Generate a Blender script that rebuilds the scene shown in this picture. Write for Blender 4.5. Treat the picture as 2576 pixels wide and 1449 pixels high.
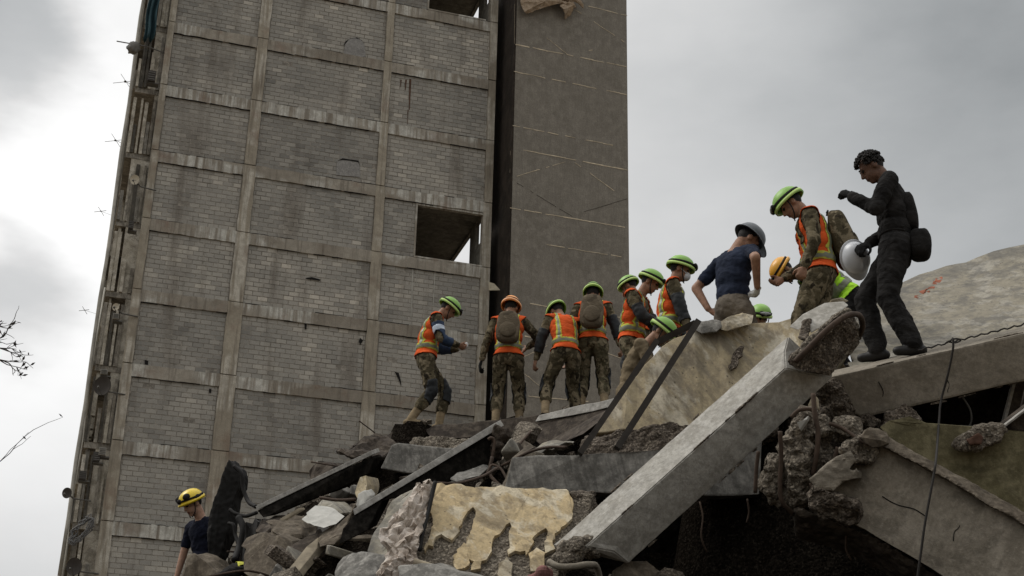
import bpy, bmesh, math, random
import numpy as np
from mathutils import Vector, Matrix, noise as mnoise

for o in list(bpy.data.objects):
    bpy.data.objects.remove(o, do_unlink=True)
scene = bpy.context.scene
COL = scene.collection
rnd = random.Random(7)

# ------------------------------------------------------------------ camera
F_PX, CX, CY = 3590.0, 1288.0, 724.5          # picture measured on a 2576 x 1449 grid
EYE = np.array([0.0, 0.0, 1.6])
_up = np.array([212.0, -8580.0, F_PX]); _up /= np.linalg.norm(_up)
_y = np.array([0, 0, 1.0]) - _up * _up[2]; _y /= np.linalg.norm(_y)
CAMR = np.array([np.cross(_y, _up), _y, _up])   # camera (x right, y down, z forward) -> world
cam_data = bpy.data.cameras.new('camera')
cam = bpy.data.objects.new('camera', cam_data); COL.objects.link(cam)
cam_data.sensor_width = 36.0
cam_data.lens = 36.0 * F_PX / 2576.0
cam_data.clip_start = 0.1; cam_data.clip_end = 4000.0
_m = Matrix(((CAMR[0][0], -CAMR[0][1], -CAMR[0][2]), (CAMR[1][0], -CAMR[1][1], -CAMR[1][2]), (CAMR[2][0], -CAMR[2][1], -CAMR[2][2]))).to_4x4()
_m.translation = Vector(EYE)
cam.matrix_world = _m
scene.camera = cam

def ray(u, v):
    return CAMR @ (np.array([u - CX, v - CY, F_PX]) / F_PX)
def at(u, v, d):
    return EYE + ray(u, v) * d
def AT(pts):
    return [at(*p) for p in pts]

# ------------------------------------------------------------------ world: overcast sky
SUN_AZ, SUN_EL = math.radians(-80), math.radians(52)
world = bpy.data.worlds.new('World'); scene.world = world; world.use_nodes = True
nt = world.node_tree; nt.nodes.clear()
def N(t, ty, **kw):
    n = t.nodes.new(ty)
    for k, v in kw.items():
        if k in ('inputs',):
            for i, val in v.items(): n.inputs[i].default_value = val
        else: setattr(n, k, v)
    return n
def L(t, a, b): t.links.new(a, b)
def math_(t, op, a, b=None, clamp=False):
    n = t.nodes.new('ShaderNodeMath'); n.operation = op; n.use_clamp = clamp
    for i, x in enumerate((a, b)):
        if x is None: continue
        if isinstance(x, (int, float)): n.inputs[i].default_value = x
        else: t.links.new(x, n.inputs[i])
    return n.outputs[0]
def mixc(t, fac, a, b, mode='MIX'):
    n = t.nodes.new('ShaderNodeMix'); n.data_type = 'RGBA'; n.blend_type = mode
    for sock, x in ((n.inputs[0], fac), (n.inputs[6], a), (n.inputs[7], b)):
        if isinstance(x, (int, float)): sock.default_value = x
        elif isinstance(x, (tuple, list)): sock.default_value = (*x[:3], 1)
        else: t.links.new(x, sock)
    return n.outputs[2]
def ramp(t, x, stops, interp='LINEAR'):
    n = t.nodes.new('ShaderNodeValToRGB'); n.color_ramp.interpolation = interp
    el = n.color_ramp.elements
    while len(el) > 1: el.remove(el[-1])
    for i, (p, c) in enumerate(stops):
        e = el[0] if i == 0 else el.new(p)
        e.position = p; c = c if isinstance(c, (tuple, list)) else (c, c, c); e.color = (*c[:3], 1)
    t.links.new(x, n.inputs[0]); return n.outputs[0]

tc = N(nt, 'ShaderNodeTexCoord')
sep = N(nt, 'ShaderNodeSeparateXYZ'); L(nt, tc.outputs['Generated'], sep.inputs[0])
zc = math_(nt, 'MAXIMUM', sep.outputs[2], 0.0)
cie0 = math_(nt, 'MULTIPLY', math_(nt, 'ADD', math_(nt, 'MULTIPLY', zc, 0.75), 0.58), 0.69)
cie_lifted = math_(nt, 'ADD', cie0, math_(nt, 'MULTIPLY', math_(nt, 'MAXIMUM', math_(nt, 'SUBTRACT', zc, 0.52), 0.0), 1.5))     # overcast gradient, with extra brightness added overhead to lift the facade
def dirdot(v):
    n = N(nt, 'ShaderNodeVectorMath', operation='DOT_PRODUCT'); L(nt, tc.outputs['Generated'], n.inputs[0])
    v = np.array(v, float); v /= np.linalg.norm(v); n.inputs[1].default_value = tuple(v); return n.outputs['Value']
def sky_noise(scale, detail, rough=0.55, seed=0.0, stretch=(1, 1, 2.0)):
    mp = N(nt, 'ShaderNodeMapping'); L(nt, tc.outputs['Generated'], mp.inputs[0])
    mp.inputs['Scale'].default_value = stretch; mp.inputs['Location'].default_value = (seed, seed * 1.7, seed * 0.3)
    n = N(nt, 'ShaderNodeTexNoise'); L(nt, mp.outputs[0], n.inputs['Vector'])
    n.inputs['Scale'].default_value = scale; n.inputs['Detail'].default_value = detail; n.inputs['Roughness'].default_value = rough
    return n.outputs['Fac']
n1 = sky_noise(2.3, 5, 0.5, 3.1)
n2 = sky_noise(9.0, 6, 0.6, 1.2)
glow = math_(nt, 'POWER', math_(nt, 'MAXIMUM', dirdot(ray(150, 700)), 0.0), 26.0)             # sun behind thin cloud
def blob(u, v, power):
    return math_(nt, 'POWER', math_(nt, 'MAXIMUM', dirdot(ray(u, v)), 0.0), power)
cl = math_(nt, 'ADD', math_(nt, 'MULTIPLY', math_(nt, 'SUBTRACT', n1, 0.5), 0.85), math_(nt, 'MULTIPLY', math_(nt, 'SUBTRACT', n2, 0.5), 0.22))
b1 = blob(20, 60, 420.0); b2 = blob(30, 735, 800.0); b3 = blob(2500, 40, 70.0); b4 = blob(2050, 620, 60.0)
edge = math_(nt, 'MULTIPLY', math_(nt, 'SUBTRACT', sky_noise(13, 4, 0.5, 5.0), 0.5), 1.1)
bl = math_(nt, 'MULTIPLY', math_(nt, 'ADD', math_(nt, 'ADD', b1, b2), edge), 1.0)
bl = ramp(nt, bl, [(0.22, 0.0), (0.95, 1.0)], 'EASE')
g0 = math_(nt, 'ADD', 0.90, cl)
g1 = math_(nt, 'ADD', g0, math_(nt, 'MULTIPLY', glow, 0.95))
g2 = math_(nt, 'SUBTRACT', g1, math_(nt, 'MULTIPLY', bl, 0.66))
g3 = math_(nt, 'SUBTRACT', g2, math_(nt, 'MULTIPLY', b3, 0.50))
g3 = math_(nt, 'ADD', g3, math_(nt, 'MULTIPLY', b4, 0.12))
lum = math_(nt, 'MULTIPLY', math_(nt, 'MAXIMUM', g3, 0.35), cie_lifted)
lum = math_(nt, 'MINIMUM', lum, math_(nt, 'ADD', 0.93, zc))
tint = mixc(nt, ramp(nt, lum, [(0.3, 0.0), (0.75, 1.0)]), (0.955, 1.0, 1.015), (1.0, 0.995, 0.985))
cloud = mixc(nt, 1.0, tint, lum, 'MULTIPLY')
skyt = N(nt, 'ShaderNodeTexSky', sky_type='NISHITA'); skyt.sun_disc = False
skyt.sun_elevation = SUN_EL; skyt.sun_rotation = SUN_AZ
clear = mixc(nt, 1.0, skyt.outputs[0], (0.1, 0.1, 0.1), 'MULTIPLY')
skycol = mixc(nt, 0.95, clear, cloud)
below = ramp(nt, sep.outputs[2], [(0.0, 1.0), (0.004, 0.0)])
bg = N(nt, 'ShaderNodeBackground'); L(nt, skycol, bg.inputs[0]); bg.inputs[1].default_value = 1.0
wo = N(nt, 'ShaderNodeOutputWorld'); L(nt, bg.outputs[0], wo.inputs[0])

# ------------------------------------------------------------------ sun through cloud
sd = bpy.data.lights.new('sun', 'SUN'); sd.energy = 1.5; sd.angle = math.radians(25); sd.color = (1.0, 0.96, 0.9)
sun = bpy.data.objects.new('sun', sd); COL.objects.link(sun)
_sv = Vector((math.sin(SUN_AZ) * math.cos(SUN_EL), math.cos(SUN_AZ) * math.cos(SUN_EL), math.sin(SUN_EL)))
sun.rotation_euler = _sv.to_track_quat('Z', 'Y').to_euler(); sun.location = (-20, 10, 60)

scene.view_settings.view_transform = 'Standard'; scene.view_settings.look = 'None'
scene.view_settings.exposure = 0.0; scene.view_settings.gamma = 1.0; scene.view_settings.use_curve_mapping = False
scene.render.engine = 'CYCLES'

# ------------------------------------------------------------------ object helpers
def tag(o, label=None, cat=None, group=None, kind=None):
    if label: o['label'] = label
    if cat: o['category'] = cat
    if group: o['group'] = group
    if kind: o['kind'] = kind
    return o
def empty(name, loc=(0, 0, 0), rz=0.0):
    o = bpy.data.objects.new(name, None); COL.objects.link(o)
    o.location = loc; o.rotation_euler = (0, 0, rz); o.empty_display_size = 0.2
    return o
def mesh_from(verts, faces, name='m', smooth=False):
    me = bpy.data.meshes.new(name)
    me.from_pydata([tuple(map(float, v)) for v in verts], [], [tuple(f) for f in faces])
    me.update()
    if smooth: me.polygons.foreach_set('use_smooth', [True] * len(me.polygons))
    return me
def link(name, me, mat, parent=None, loc=None):
    o = bpy.data.objects.new(name, me); COL.objects.link(o)
    if mat is not None:
        for m in (mat if isinstance(mat, (list, tuple)) else [mat]):
            me.materials.append(m)
    if parent is not None: o.parent = parent
    if loc is not None: o.location = loc
    return o
def put(name, verts, faces, mat, parent=None, smooth=False, origin=None):
    """verts in world space (or, with a parent that has only a location, still world)."""
    v = np.array(verts, float)
    if parent is not None:
        v = v - np.array(parent.location); return link(name, mesh_from(v, faces, name, smooth), mat, parent)
    if origin is None: origin = np.array([v[:, 0].mean(), v[:, 1].mean(), v[:, 2].min()])
    return link(name, mesh_from(v - origin, faces, name, smooth), mat, None, tuple(origin))

def box_vf(x0, x1, y0, y1, z0, z1):
    v = [(x0, y0, z0), (x1, y0, z0), (x1, y1, z0), (x0, y1, z0), (x0, y0, z1), (x1, y0, z1), (x1, y1, z1), (x0, y1, z1)]
    f = [(0, 3, 2, 1), (4, 5, 6, 7), (0, 1, 5, 4), (1, 2, 6, 5), (2, 3, 7, 6), (3, 0, 4, 7)]
    return v, f
class MB:
    def __init__(s): s.v = []; s.f = []
    def add(s, v, f):
        n = len(s.v); s.v += [tuple(map(float, p)) for p in v]; s.f += [tuple(i + n for i in q) for q in f]; return s
    def box(s, *a): return s.add(*box_vf(*a))
    def tube(s, pts, r, seg=8, cap=True): return s.add(*tube_vf(pts, r, seg, cap))
    def sphere(s, c, r, seg=12, rings=8, M=None): return s.add(*ell_vf(c, r, M, seg, rings))
    def link(s, name, mat, parent=None, smooth=False): return link(name, mesh_from(s.v, s.f, name, smooth), mat, parent)
    def put(s, name, mat, parent=None, smooth=False): return put(name, s.v, s.f, mat, parent, smooth)
def tube_vf(pts, r, seg=8, cap=True):
    P = [np.array(p, float) for p in pts]; n = len(P)
    R = r if isinstance(r, (list, tuple, np.ndarray)) else [r] * n
    v = []; f = []
    t0 = P[1] - P[0]; t0 /= (np.linalg.norm(t0) + 1e-9)
    a = np.cross(t0, (0, 0, 1.0));
    if np.linalg.norm(a) < 1e-3: a = np.cross(t0, (1.0, 0, 0))
    a /= np.linalg.norm(a)
    for i in range(n):
        t = P[min(i + 1, n - 1)] - P[max(i - 1, 0)]; t /= (np.linalg.norm(t) + 1e-9)
        a = a - t * (a @ t); a /= (np.linalg.norm(a) + 1e-9); b = np.cross(t, a)
        for k in range(seg):
            q = 2 * math.pi * k / seg
            v.append(P[i] + (a * math.cos(q) + b * math.sin(q)) * R[i])
    for i in range(n - 1):
        for k in range(seg):
            k2 = (k + 1) % seg
            f.append((i * seg + k, i * seg + k2, (i + 1) * seg + k2, (i + 1) * seg + k))
    if cap:
        f.append(tuple(range(seg - 1, -1, -1))); f.append(tuple((n - 1) * seg + k for k in range(seg)))
    return v, f
def ell_vf(c, r, M=None, seg=12, rings=8):
    c = np.array(c, float); r = np.array(r if hasattr(r, '__len__') else (r, r, r), float)
    M = np.eye(3) if M is None else np.array(M)
    v = [c + M @ (r * (0, 0, 1))]; f = []
    for i in range(1, rings):
        th = math.pi * i / rings
        for k in range(seg):
            ph = 2 * math.pi * k / seg
            v.append(c + M @ (r * (math.sin(th) * math.cos(ph), math.sin(th) * math.sin(ph), math.cos(th))))
    v.append(c + M @ (r * (0, 0, -1)))
    for k in range(seg):
        f.append((0, 1 + k, 1 + (k + 1) % seg))
    for i in range(rings - 2):
        for k in range(seg):
            k2 = (k + 1) % seg
            f.append((1 + i * seg + k, 1 + (i + 1) * seg + k, 1 + (i + 1) * seg + k2, 1 + i * seg + k2))
    e = len(v) - 1; s0 = 1 + (rings - 2) * seg
    for k in range(seg): f.append((e, s0 + (k + 1) % seg, s0 + k))
    return v, f
def smooth_path(pts, n=8):
    """Catmull-Rom through the points."""
    P = [np.array(p, float) for p in pts]; P = [2 * P[0] - P[1]] + P + [2 * P[-1] - P[-2]]
    out = []
    for i in range(1, len(P) - 2):
        for k in range(n):
            t = k / n; a, b, c, d = P[i - 1:i + 3]
            out.append(0.5 * ((2 * b) + (c - a) * t + (2 * a - 5 * b + 4 * c - d) * t * t + (3 * b - a - 3 * c + d) * t ** 3))
    out.append(P[-2]); return out
def remesh(verts, faces, voxel, smooth_it=0, factor=0.5):
    me = mesh_from(verts, faces, 'tmp')
    o = bpy.data.objects.new('tmp', me); COL.objects.link(o)
    m = o.modifiers.new('r', 'REMESH'); m.mode = 'VOXEL'; m.voxel_size = voxel; m.use_smooth_shade = True
    if smooth_it:
        s = o.modifiers.new('s', 'SMOOTH'); s.iterations = smooth_it; s.factor = factor
    dg = bpy.context.evaluated_depsgraph_get(); dg.update()
    ev = o.evaluated_get(dg); r = bpy.data.meshes.new_from_object(ev)
    bpy.data.objects.remove(o, do_unlink=True); bpy.data.meshes.remove(me)
    return r
def mesh_np(me):
    n = len(me.vertices); co = np.empty(n * 3); me.vertices.foreach_get('co', co)
    no = np.empty(n * 3); me.vertices.foreach_get('normal', no)
    return co.reshape(-1, 3), no.reshape(-1, 3)
def mesh_set(me, co):
    me.vertices.foreach_set('co', np.ascontiguousarray(co).ravel()); me.update()
def fbm(p, octv=3):
    return mnoise.fractal(Vector(p), 0.9, 2.1, octv)
def poly_prism(front, ext):
    """front polygon (world points, may be concave) extruded by the vector ext; triangulated caps."""
    front = [np.array(p, float) for p in front]; n = len(front); ext = np.array(ext, float)
    bm = bmesh.new(); vs = [bm.verts.new(p) for p in front]; fc = bm.faces.new(vs)
    r = bmesh.ops.triangulate(bm, faces=[fc]); bm.verts.index_update()
    tris = [tuple(v.index for v in f.verts) for f in bm.faces]; bm.free()
    v = front + [p + ext for p in front]; f = list(tris) + [(c + n, b + n, a + n) for a, b, c in tris]
    for i in range(n):
        j = (i + 1) % n; f.append((j, i, i + n, j + n))
    # orientation: front face towards the camera
    a, b, c = [front[i] for i in tris[0]]
    nn = np.cross(b - a, c - a)
    if nn @ ext > 0: f = [tuple(reversed(q)) for q in f]
    return v, f
def jag(pts, amt=0.03, step=0.15, seed=1):
    """break straight polygon edges into an uneven outline (amounts in metres; world points)."""
    r = random.Random(seed); out = []; P = [np.array(p, float) for p in pts]
    for i in range(len(P)):
        a, b = P[i], P[(i + 1) % len(P)]; n = max(1, int(np.linalg.norm(b - a) / step))
        for k in range(n):
            q = a + (b - a) * (k / n)
            if k: q = q + np.array([r.gauss(0, amt), r.gauss(0, amt) * 0.5, r.gauss(0, amt)])
            out.append(q)
    return out
def rough_slab(name, front, ext, mat, parent=None, voxel=0.035, amp=0.02, freq=5.0, smooth_it=2, seed=0.0, fine=0.006, v_f=None):
    v, f = v_f if v_f else poly_prism(front, ext)
    me = remesh(v, f, voxel * 0.8, 1 if (smooth_it and v_f) else 0)
    if not v_f: amp *= 0.55
    co, no = mesh_np(me)
    d = np.array([amp * fbm((p[0] * freq + seed, p[1] * freq, p[2] * freq), 3) + fine * mnoise.noise(Vector((p[0] * 23, p[1] * 23 + seed, p[2] * 23))) for p in co])
    if v_f or fine >= 0.012:
        d = d + amp * 0.9 * np.array([min(mnoise.voronoi(Vector((p[0] * freq * 0.9, p[1] * freq * 0.9, p[2] * freq * 0.9 + seed)))[0][0], 1.0) - 0.45 for p in co])
    co = co + no * d[:, None]
    me.polygons.foreach_set('use_smooth', [False] * len(me.polygons))
    org = np.array(parent.location) if parent is not None else np.array([co[:, 0].mean(), co[:, 1].mean(), co[:, 2].min()])
    mesh_set(me, co - org); me.name = name
    o = link(name, me, mat, parent)
    if parent is None: o.location = tuple(org)
    return o
def clean_slab(name, front, ext, mat, parent=None, bev=0.012, sub=0.0, amp=0.0):
    """extruded polygon with bevelled, slightly uneven edges."""
    v, f = poly_prism(front, ext)
    bm = bmesh.new(); vs = [bm.verts.new(p) for p in v]
    for q in f:
        try: bm.faces.new([vs[i] for i in q])
        except ValueError: pass
    bmesh.ops.recalc_face_normals(bm, faces=bm.faces[:])
    bmesh.ops.dissolve_limit(bm, angle_limit=0.06, verts=bm.verts[:], edges=bm.edges[:])
    sharp = [e for e in bm.edges if len(e.link_faces) == 2 and e.calc_face_angle(0) > 0.5]
    if bev: bmesh.ops.bevel(bm, geom=sharp, offset=bev, segments=2, profile=0.6, affect='EDGES', clamp_overlap=True)
    bmesh.ops.triangulate(bm, faces=[q for q in bm.faces if len(q.verts) > 4])
    if sub:
        for _ in range(4):
            es = [e for e in bm.edges if e.calc_length() > sub]
            if not es: break
            bmesh.ops.subdivide_edges(bm, edges=es, cuts=1, use_grid_fill=True)
            bmesh.ops.triangulate(bm, faces=[q for q in bm.faces if len(q.verts) > 4])
        bm.normal_update()
        for q in bm.verts:
            q.co += q.normal * amp * fbm((q.co.x * 3, q.co.y * 3, q.co.z * 3), 3)
    me = bpy.data.meshes.new(name); bm.to_mesh(me); bm.free()
    co, no = mesh_np(me)
    org = np.array(parent.location) if parent is not None else np.array([co[:, 0].mean(), co[:, 1].mean(), co[:, 2].min()])
    mesh_set(me, co - org)
    o = link(name, me, mat, parent)
    if parent is None: o.location = tuple(org)
    return o

# ------------------------------------------------------------------ materials
MATS = {}
def new_mat(name):
    m = bpy.data.materials.new(name); m.use_nodes = True; t = m.node_tree; t.nodes.clear()
    out = N(t, 'ShaderNodeOutputMaterial'); b = N(t, 'ShaderNodeBsdfPrincipled'); L(t, b.outputs[0], out.inputs[0])
    b.inputs['Specular IOR Level'].default_value = 0.25
    MATS[name] = m; return m, t, b
def pos(t, kind='world', scale=(1, 1, 1), rot=(0, 0, 0), loc=(0, 0, 0)):
    if kind == 'world': s = N(t, 'ShaderNodeNewGeometry').outputs['Position']
    else: s = N(t, 'ShaderNodeTexCoord').outputs['Object']
    # rotate first, then stretch
    if rot != (0, 0, 0):
        r = N(t, 'ShaderNodeMapping'); L(t, s, r.inputs[0]); r.inputs['Rotation'].default_value = rot; s = r.outputs[0]
    mp = N(t, 'ShaderNodeMapping'); L(t, s, mp.inputs[0]); mp.inputs['Scale'].default_value = scale; mp.inputs['Location'].default_value = loc
    return mp.outputs[0]
def noise_(t, vec, scale, detail=4, rough=0.55, dist=0.0):
    n = N(t, 'ShaderNodeTexNoise'); L(t, vec, n.inputs['Vector'])
    n.inputs['Scale'].default_value = scale; n.inputs['Detail'].default_value = detail; n.inputs['Roughness'].default_value = rough
    n.inputs['Distortion'].default_value = dist; return n.outputs['Fac']
def voro_(t, vec, scale, feature='F1', out='Distance'):
    n = N(t, 'ShaderNodeTexVoronoi', feature=feature); L(t, vec, n.inputs['Vector']); n.inputs['Scale'].default_value = scale
    return n.outputs[out]
def bump_(t, b, h, strength=0.4, dist=0.01):
    n = N(t, 'ShaderNodeBump'); n.inputs['Strength'].default_value = strength; n.inputs['Distance'].default_value = dist
    L(t, h, n.inputs['Height']); L(t, n.outputs[0], b.inputs['Normal'])
def concrete(name, base, dark, light, big=1.3, med=7.0, stain=0.5, streak=0.0, srot=(0, 0, 0), pits=0.5, bump=0.35, fine=70.0, rough=0.9, coord='world', stain_col=None, speck=0.0, bdist=0.012, grain=0.5, crack=0.0, spec=0.2):
    m, t, b = new_mat(name)
    p = pos(t, coord)
    nb = noise_(t, p, big, 5, 0.6, 0.4); nm = noise_(t, p, med, 5, 0.62); nf = noise_(t, p, fine, 3, 0.6)
    c = mixc(t, ramp(t, nb, [(0.36, 0.0), (0.64, 1.0)]), dark, base)
    c = mixc(t, ramp(t, nm, [(0.45, 0.0), (0.62, 1.0)]), c, light)
    if stain:
        sc = stain_col or tuple(x * 0.45 for x in dark)
        ns = noise_(t, pos(t, coord, (1, 1, 1), (0, 0, 0), (9.1, 3.3, 5.7)), big * 2.3, 6, 0.65, 1.0)
        c = mixc(t, math_(t, 'MULTIPLY', ramp(t, ns, [(0.52, 0.0), (0.60, 1.0)]), stain), c, sc)
    if streak:
        nsx = noise_(t, pos(t, coord, (9, 9, 0.8), srot), 1.6, 5, 0.6, 0.2)
        c = mixc(t, math_(t, 'MULTIPLY', ramp(t, nsx, [(0.46, 0.0), (0.64, 1.0)]), streak), c, tuple(x * 0.5 for x in dark))
        nsy = noise_(t, pos(t, coord, (12, 12, 1.0), srot, (4, 2, 7)), 1.9, 5, 0.6, 0.2)
        c = mixc(t, math_(t, 'MULTIPLY', ramp(t, nsy, [(0.54, 0.0), (0.68, 1.0)]), streak * 0.8), c, tuple(min(1, x * 1.25) for x in light))
    c = mixc(t, math_(t, 'MULTIPLY', ramp(t, nf, [(0.3, 1.0), (0.7, 0.0)]), 0.35), c, tuple(x * 0.6 for x in base))
    if pits:
        v = voro_(t, p, 22.0)
        pm = math_(t, 'MULTIPLY', ramp(t, v, [(0.05, 1.0), (0.11, 0.0)]), pits)
        c = mixc(t, pm, c, tuple(x * 0.35 for x in dark))
    if speck:
        v2 = voro_(t, p, 75.0, 'F1', 'Color')
        sp = N(t, 'ShaderNodeSeparateColor'); L(t, v2, sp.inputs[0])
        c = mixc(t, math_(t, 'MULTIPLY', ramp(t, sp.outputs[0], [(0.0, 0.0), (1.0, 1.0)]), speck), tuple(x * 0.35 for x in dark), c)
        c = mixc(t, math_(t, 'MULTIPLY', ramp(t, sp.outputs[1], [(0.8, 0.0), (0.95, 1.0)]), speck * 0.7), c, tuple(min(1, x * 1.3) for x in light))
    ng = noise_(t, pos(t, coord, (1, 1, 1), (0, 0, 0), (2, 6, 4)), 26.0, 6, 0.72)
    c = mixc(t, math_(t, 'MULTIPLY', ramp(t, ng, [(0.34, 1.0), (0.50, 0.0)]), grain), c, tuple(x * 0.45 for x in base))
    c = mixc(t, math_(t, 'MULTIPLY', ramp(t, ng, [(0.54, 0.0), (0.68, 1.0)]), grain * 0.8), c, tuple(min(1, x * 1.3) for x in light))
    if crack:
        ck = voro_(t, pos(t, coord, (1, 1, 1)), crack, 'DISTANCE_TO_EDGE')
        gate = noise_(t, pos(t, coord, (1, 1, 1), (0, 0, 0), (8, 8, 1)), 0.9, 3, 0.6)
        c = mixc(t, math_(t, 'MULTIPLY', ramp(t, ck, [(0.004, 1.0), (0.012, 0.0)]), ramp(t, gate, [(0.5, 0.0), (0.56, 1.0)])), c, tuple(x * 0.2 for x in dark))
    L(t, c, b.inputs['Base Color']); b.inputs['Roughness'].default_value = rough; b.inputs['Specular IOR Level'].default_value = spec
    h = math_(t, 'ADD', math_(t, 'ADD', math_(t, 'MULTIPLY', nm, 0.6), math_(t, 'MULTIPLY', nf, 0.5)), math_(t, 'MULTIPLY', ng, 0.8))
    if speck: h = math_(t, 'ADD', h, math_(t, 'MULTIPLY', voro_(t, p, 40.0), -0.8))
    bump_(t, b, h, bump, bdist)
    return m
def plain(name, col, rough=0.7, var=0.25, scale=20.0, coord='object', metal=0.0, bump=0.1, spec=0.25, coat=0.0, bdist=0.004):
    m, t, b = new_mat(name); p = pos(t, coord)
    n = noise_(t, p, scale, 4, 0.6); n2 = noise_(t, p, scale * 0.2, 3, 0.6)
    f = math_(t, 'ADD', math_(t, 'MULTIPLY', n, 0.5), math_(t, 'MULTIPLY', n2, 0.5))
    c = mixc(t, ramp(t, f, [(0.35, 0.0), (0.65, 1.0)]), tuple(x * (1 - var) for x in col), tuple(min(1, x * (1 + var * 0.6)) for x in col))
    L(t, c, b.inputs['Base Color']); b.inputs['Roughness'].default_value = rough; b.inputs['Metallic'].default_value = metal
    b.inputs['Specular IOR Level'].default_value = spec
    if bump: bump_(t, b, n, bump, bdist)
    return m

def hull(name, pts, mat, parent=None, noise_amp=0.02, sub_=0.06, bev=0.008):
    """angular broken lump: convex hull of world points, bevelled, subdivided and roughened."""
    bm = bmesh.new(); [bm.verts.new(p) for p in pts]
    bmesh.ops.convex_hull(bm, input=bm.verts[:]); bmesh.ops.delete(bm, geom=[v for v in bm.verts if not v.link_faces], context='VERTS')
    for _ in range(5):
        es = [e for e in bm.edges if e.calc_length() > sub_]
        if not es: break
        bmesh.ops.subdivide_edges(bm, edges=es, cuts=1); bmesh.ops.triangulate(bm, faces=[q for q in bm.faces if len(q.verts) > 3])
    bm.normal_update()
    for q in bm.verts:
        p = q.co; n1_ = fbm((p.x * 4, p.y * 4, p.z * 4), 2); n2_ = mnoise.voronoi(Vector((p.x * 7, p.y * 7, p.z * 7)))[0][0] - 0.4; n3_ = mnoise.noise(Vector((p.x * 26, p.y * 26, p.z * 26)))
        q.co = p + q.normal * noise_amp * (0.8 * n1_ + 1.1 * n2_ + 0.35 * n3_)
    me = bpy.data.meshes.new(name); bm.to_mesh(me); bm.free(); co, no = mesh_np(me)
    org = np.array(parent.location) if parent is not None else np.array([co[:, 0].mean(), co[:, 1].mean(), co[:, 2].min()])
    mesh_set(me, co - org); o = link(name, me, mat, parent)
    if parent is None: o.location = tuple(org)
    return o
def hull2(front, depth):
    """front points plus the same ones pushed back along the sight line, slightly shrunk."""
    P = AT(front); c = sum(P) / len(P); out = list(P)
    for p in P: out.append(c + (p - c) * 0.8 + unit_(p - EYE) * depth)
    return out
def unit_(v): return v / np.linalg.norm(v)
# ================================================================== ground
M_ground = concrete('ground_dirt', (0.21, 0.165, 0.115), (0.13, 0.10, 0.07), (0.29, 0.24, 0.175), big=0.3, med=2.0, coord='world')
G = MB(); G.add([(-1500, -1500, 0), (1500, -1500, 0), (1500, 1500, 0), (-1500, 1500, 0)], [(0, 1, 2, 3)])
g = G.put('ground', M_ground); tag(g, kind='structure')

# ================================================================== the block-filled tower
def mat_blocks():
    m, t, b = new_mat('concrete_block'); p = pos(t, 'world')
    at_ = N(t, 'ShaderNodeAttribute', attribute_name='tone', attribute_type='GEOMETRY').outputs['Fac']
    nb = noise_(t, p, 0.22, 5, 0.6, 0.5); nm = noise_(t, p, 5.0, 4, 0.6); nf = noise_(t, p, 45.0, 3, 0.6)
    c = ramp(t, at_, [(0.0, (0.215, 0.204, 0.184)), (0.35, (0.325, 0.308, 0.274)), (0.7, (0.43, 0.402, 0.352)), (1.0, (0.62, 0.57, 0.485))])
    c = mixc(t, ramp(t, nb, [(0.35, 0.0), (0.62, 0.75)]), mixc(t, 1.0, c, (0.78, 0.80, 0.82), 'MULTIPLY'), c)
    ns = noise_(t, pos(t, 'world', (1.2, 1.2, 0.16)), 1.0, 5, 0.6, 0.3)
    c = mixc(t, math_(t, 'MULTIPLY', ramp(t, ns, [(0.52, 0.0), (0.70, 1.0)]), 0.6), c, (0.115, 0.094, 0.073))
    c = mixc(t, math_(t, 'MULTIPLY', ramp(t, nm, [(0.5, 0.0), (0.75, 1.0)]), 0.35), c, (0.31, 0.285, 0.245))
    c = mixc(t, math_(t, 'MULTIPLY', ramp(t, nf, [(0.3, 1.0), (0.6, 0.0)]), 0.35), c, (0.125, 0.115, 0.10))
    L(t, c, b.inputs['Base Color']); b.inputs['Roughness'].default_value = 0.95
    bump_(t, b, math_(t, 'ADD', nf, nm), 0.5, 0.02); return m
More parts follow.
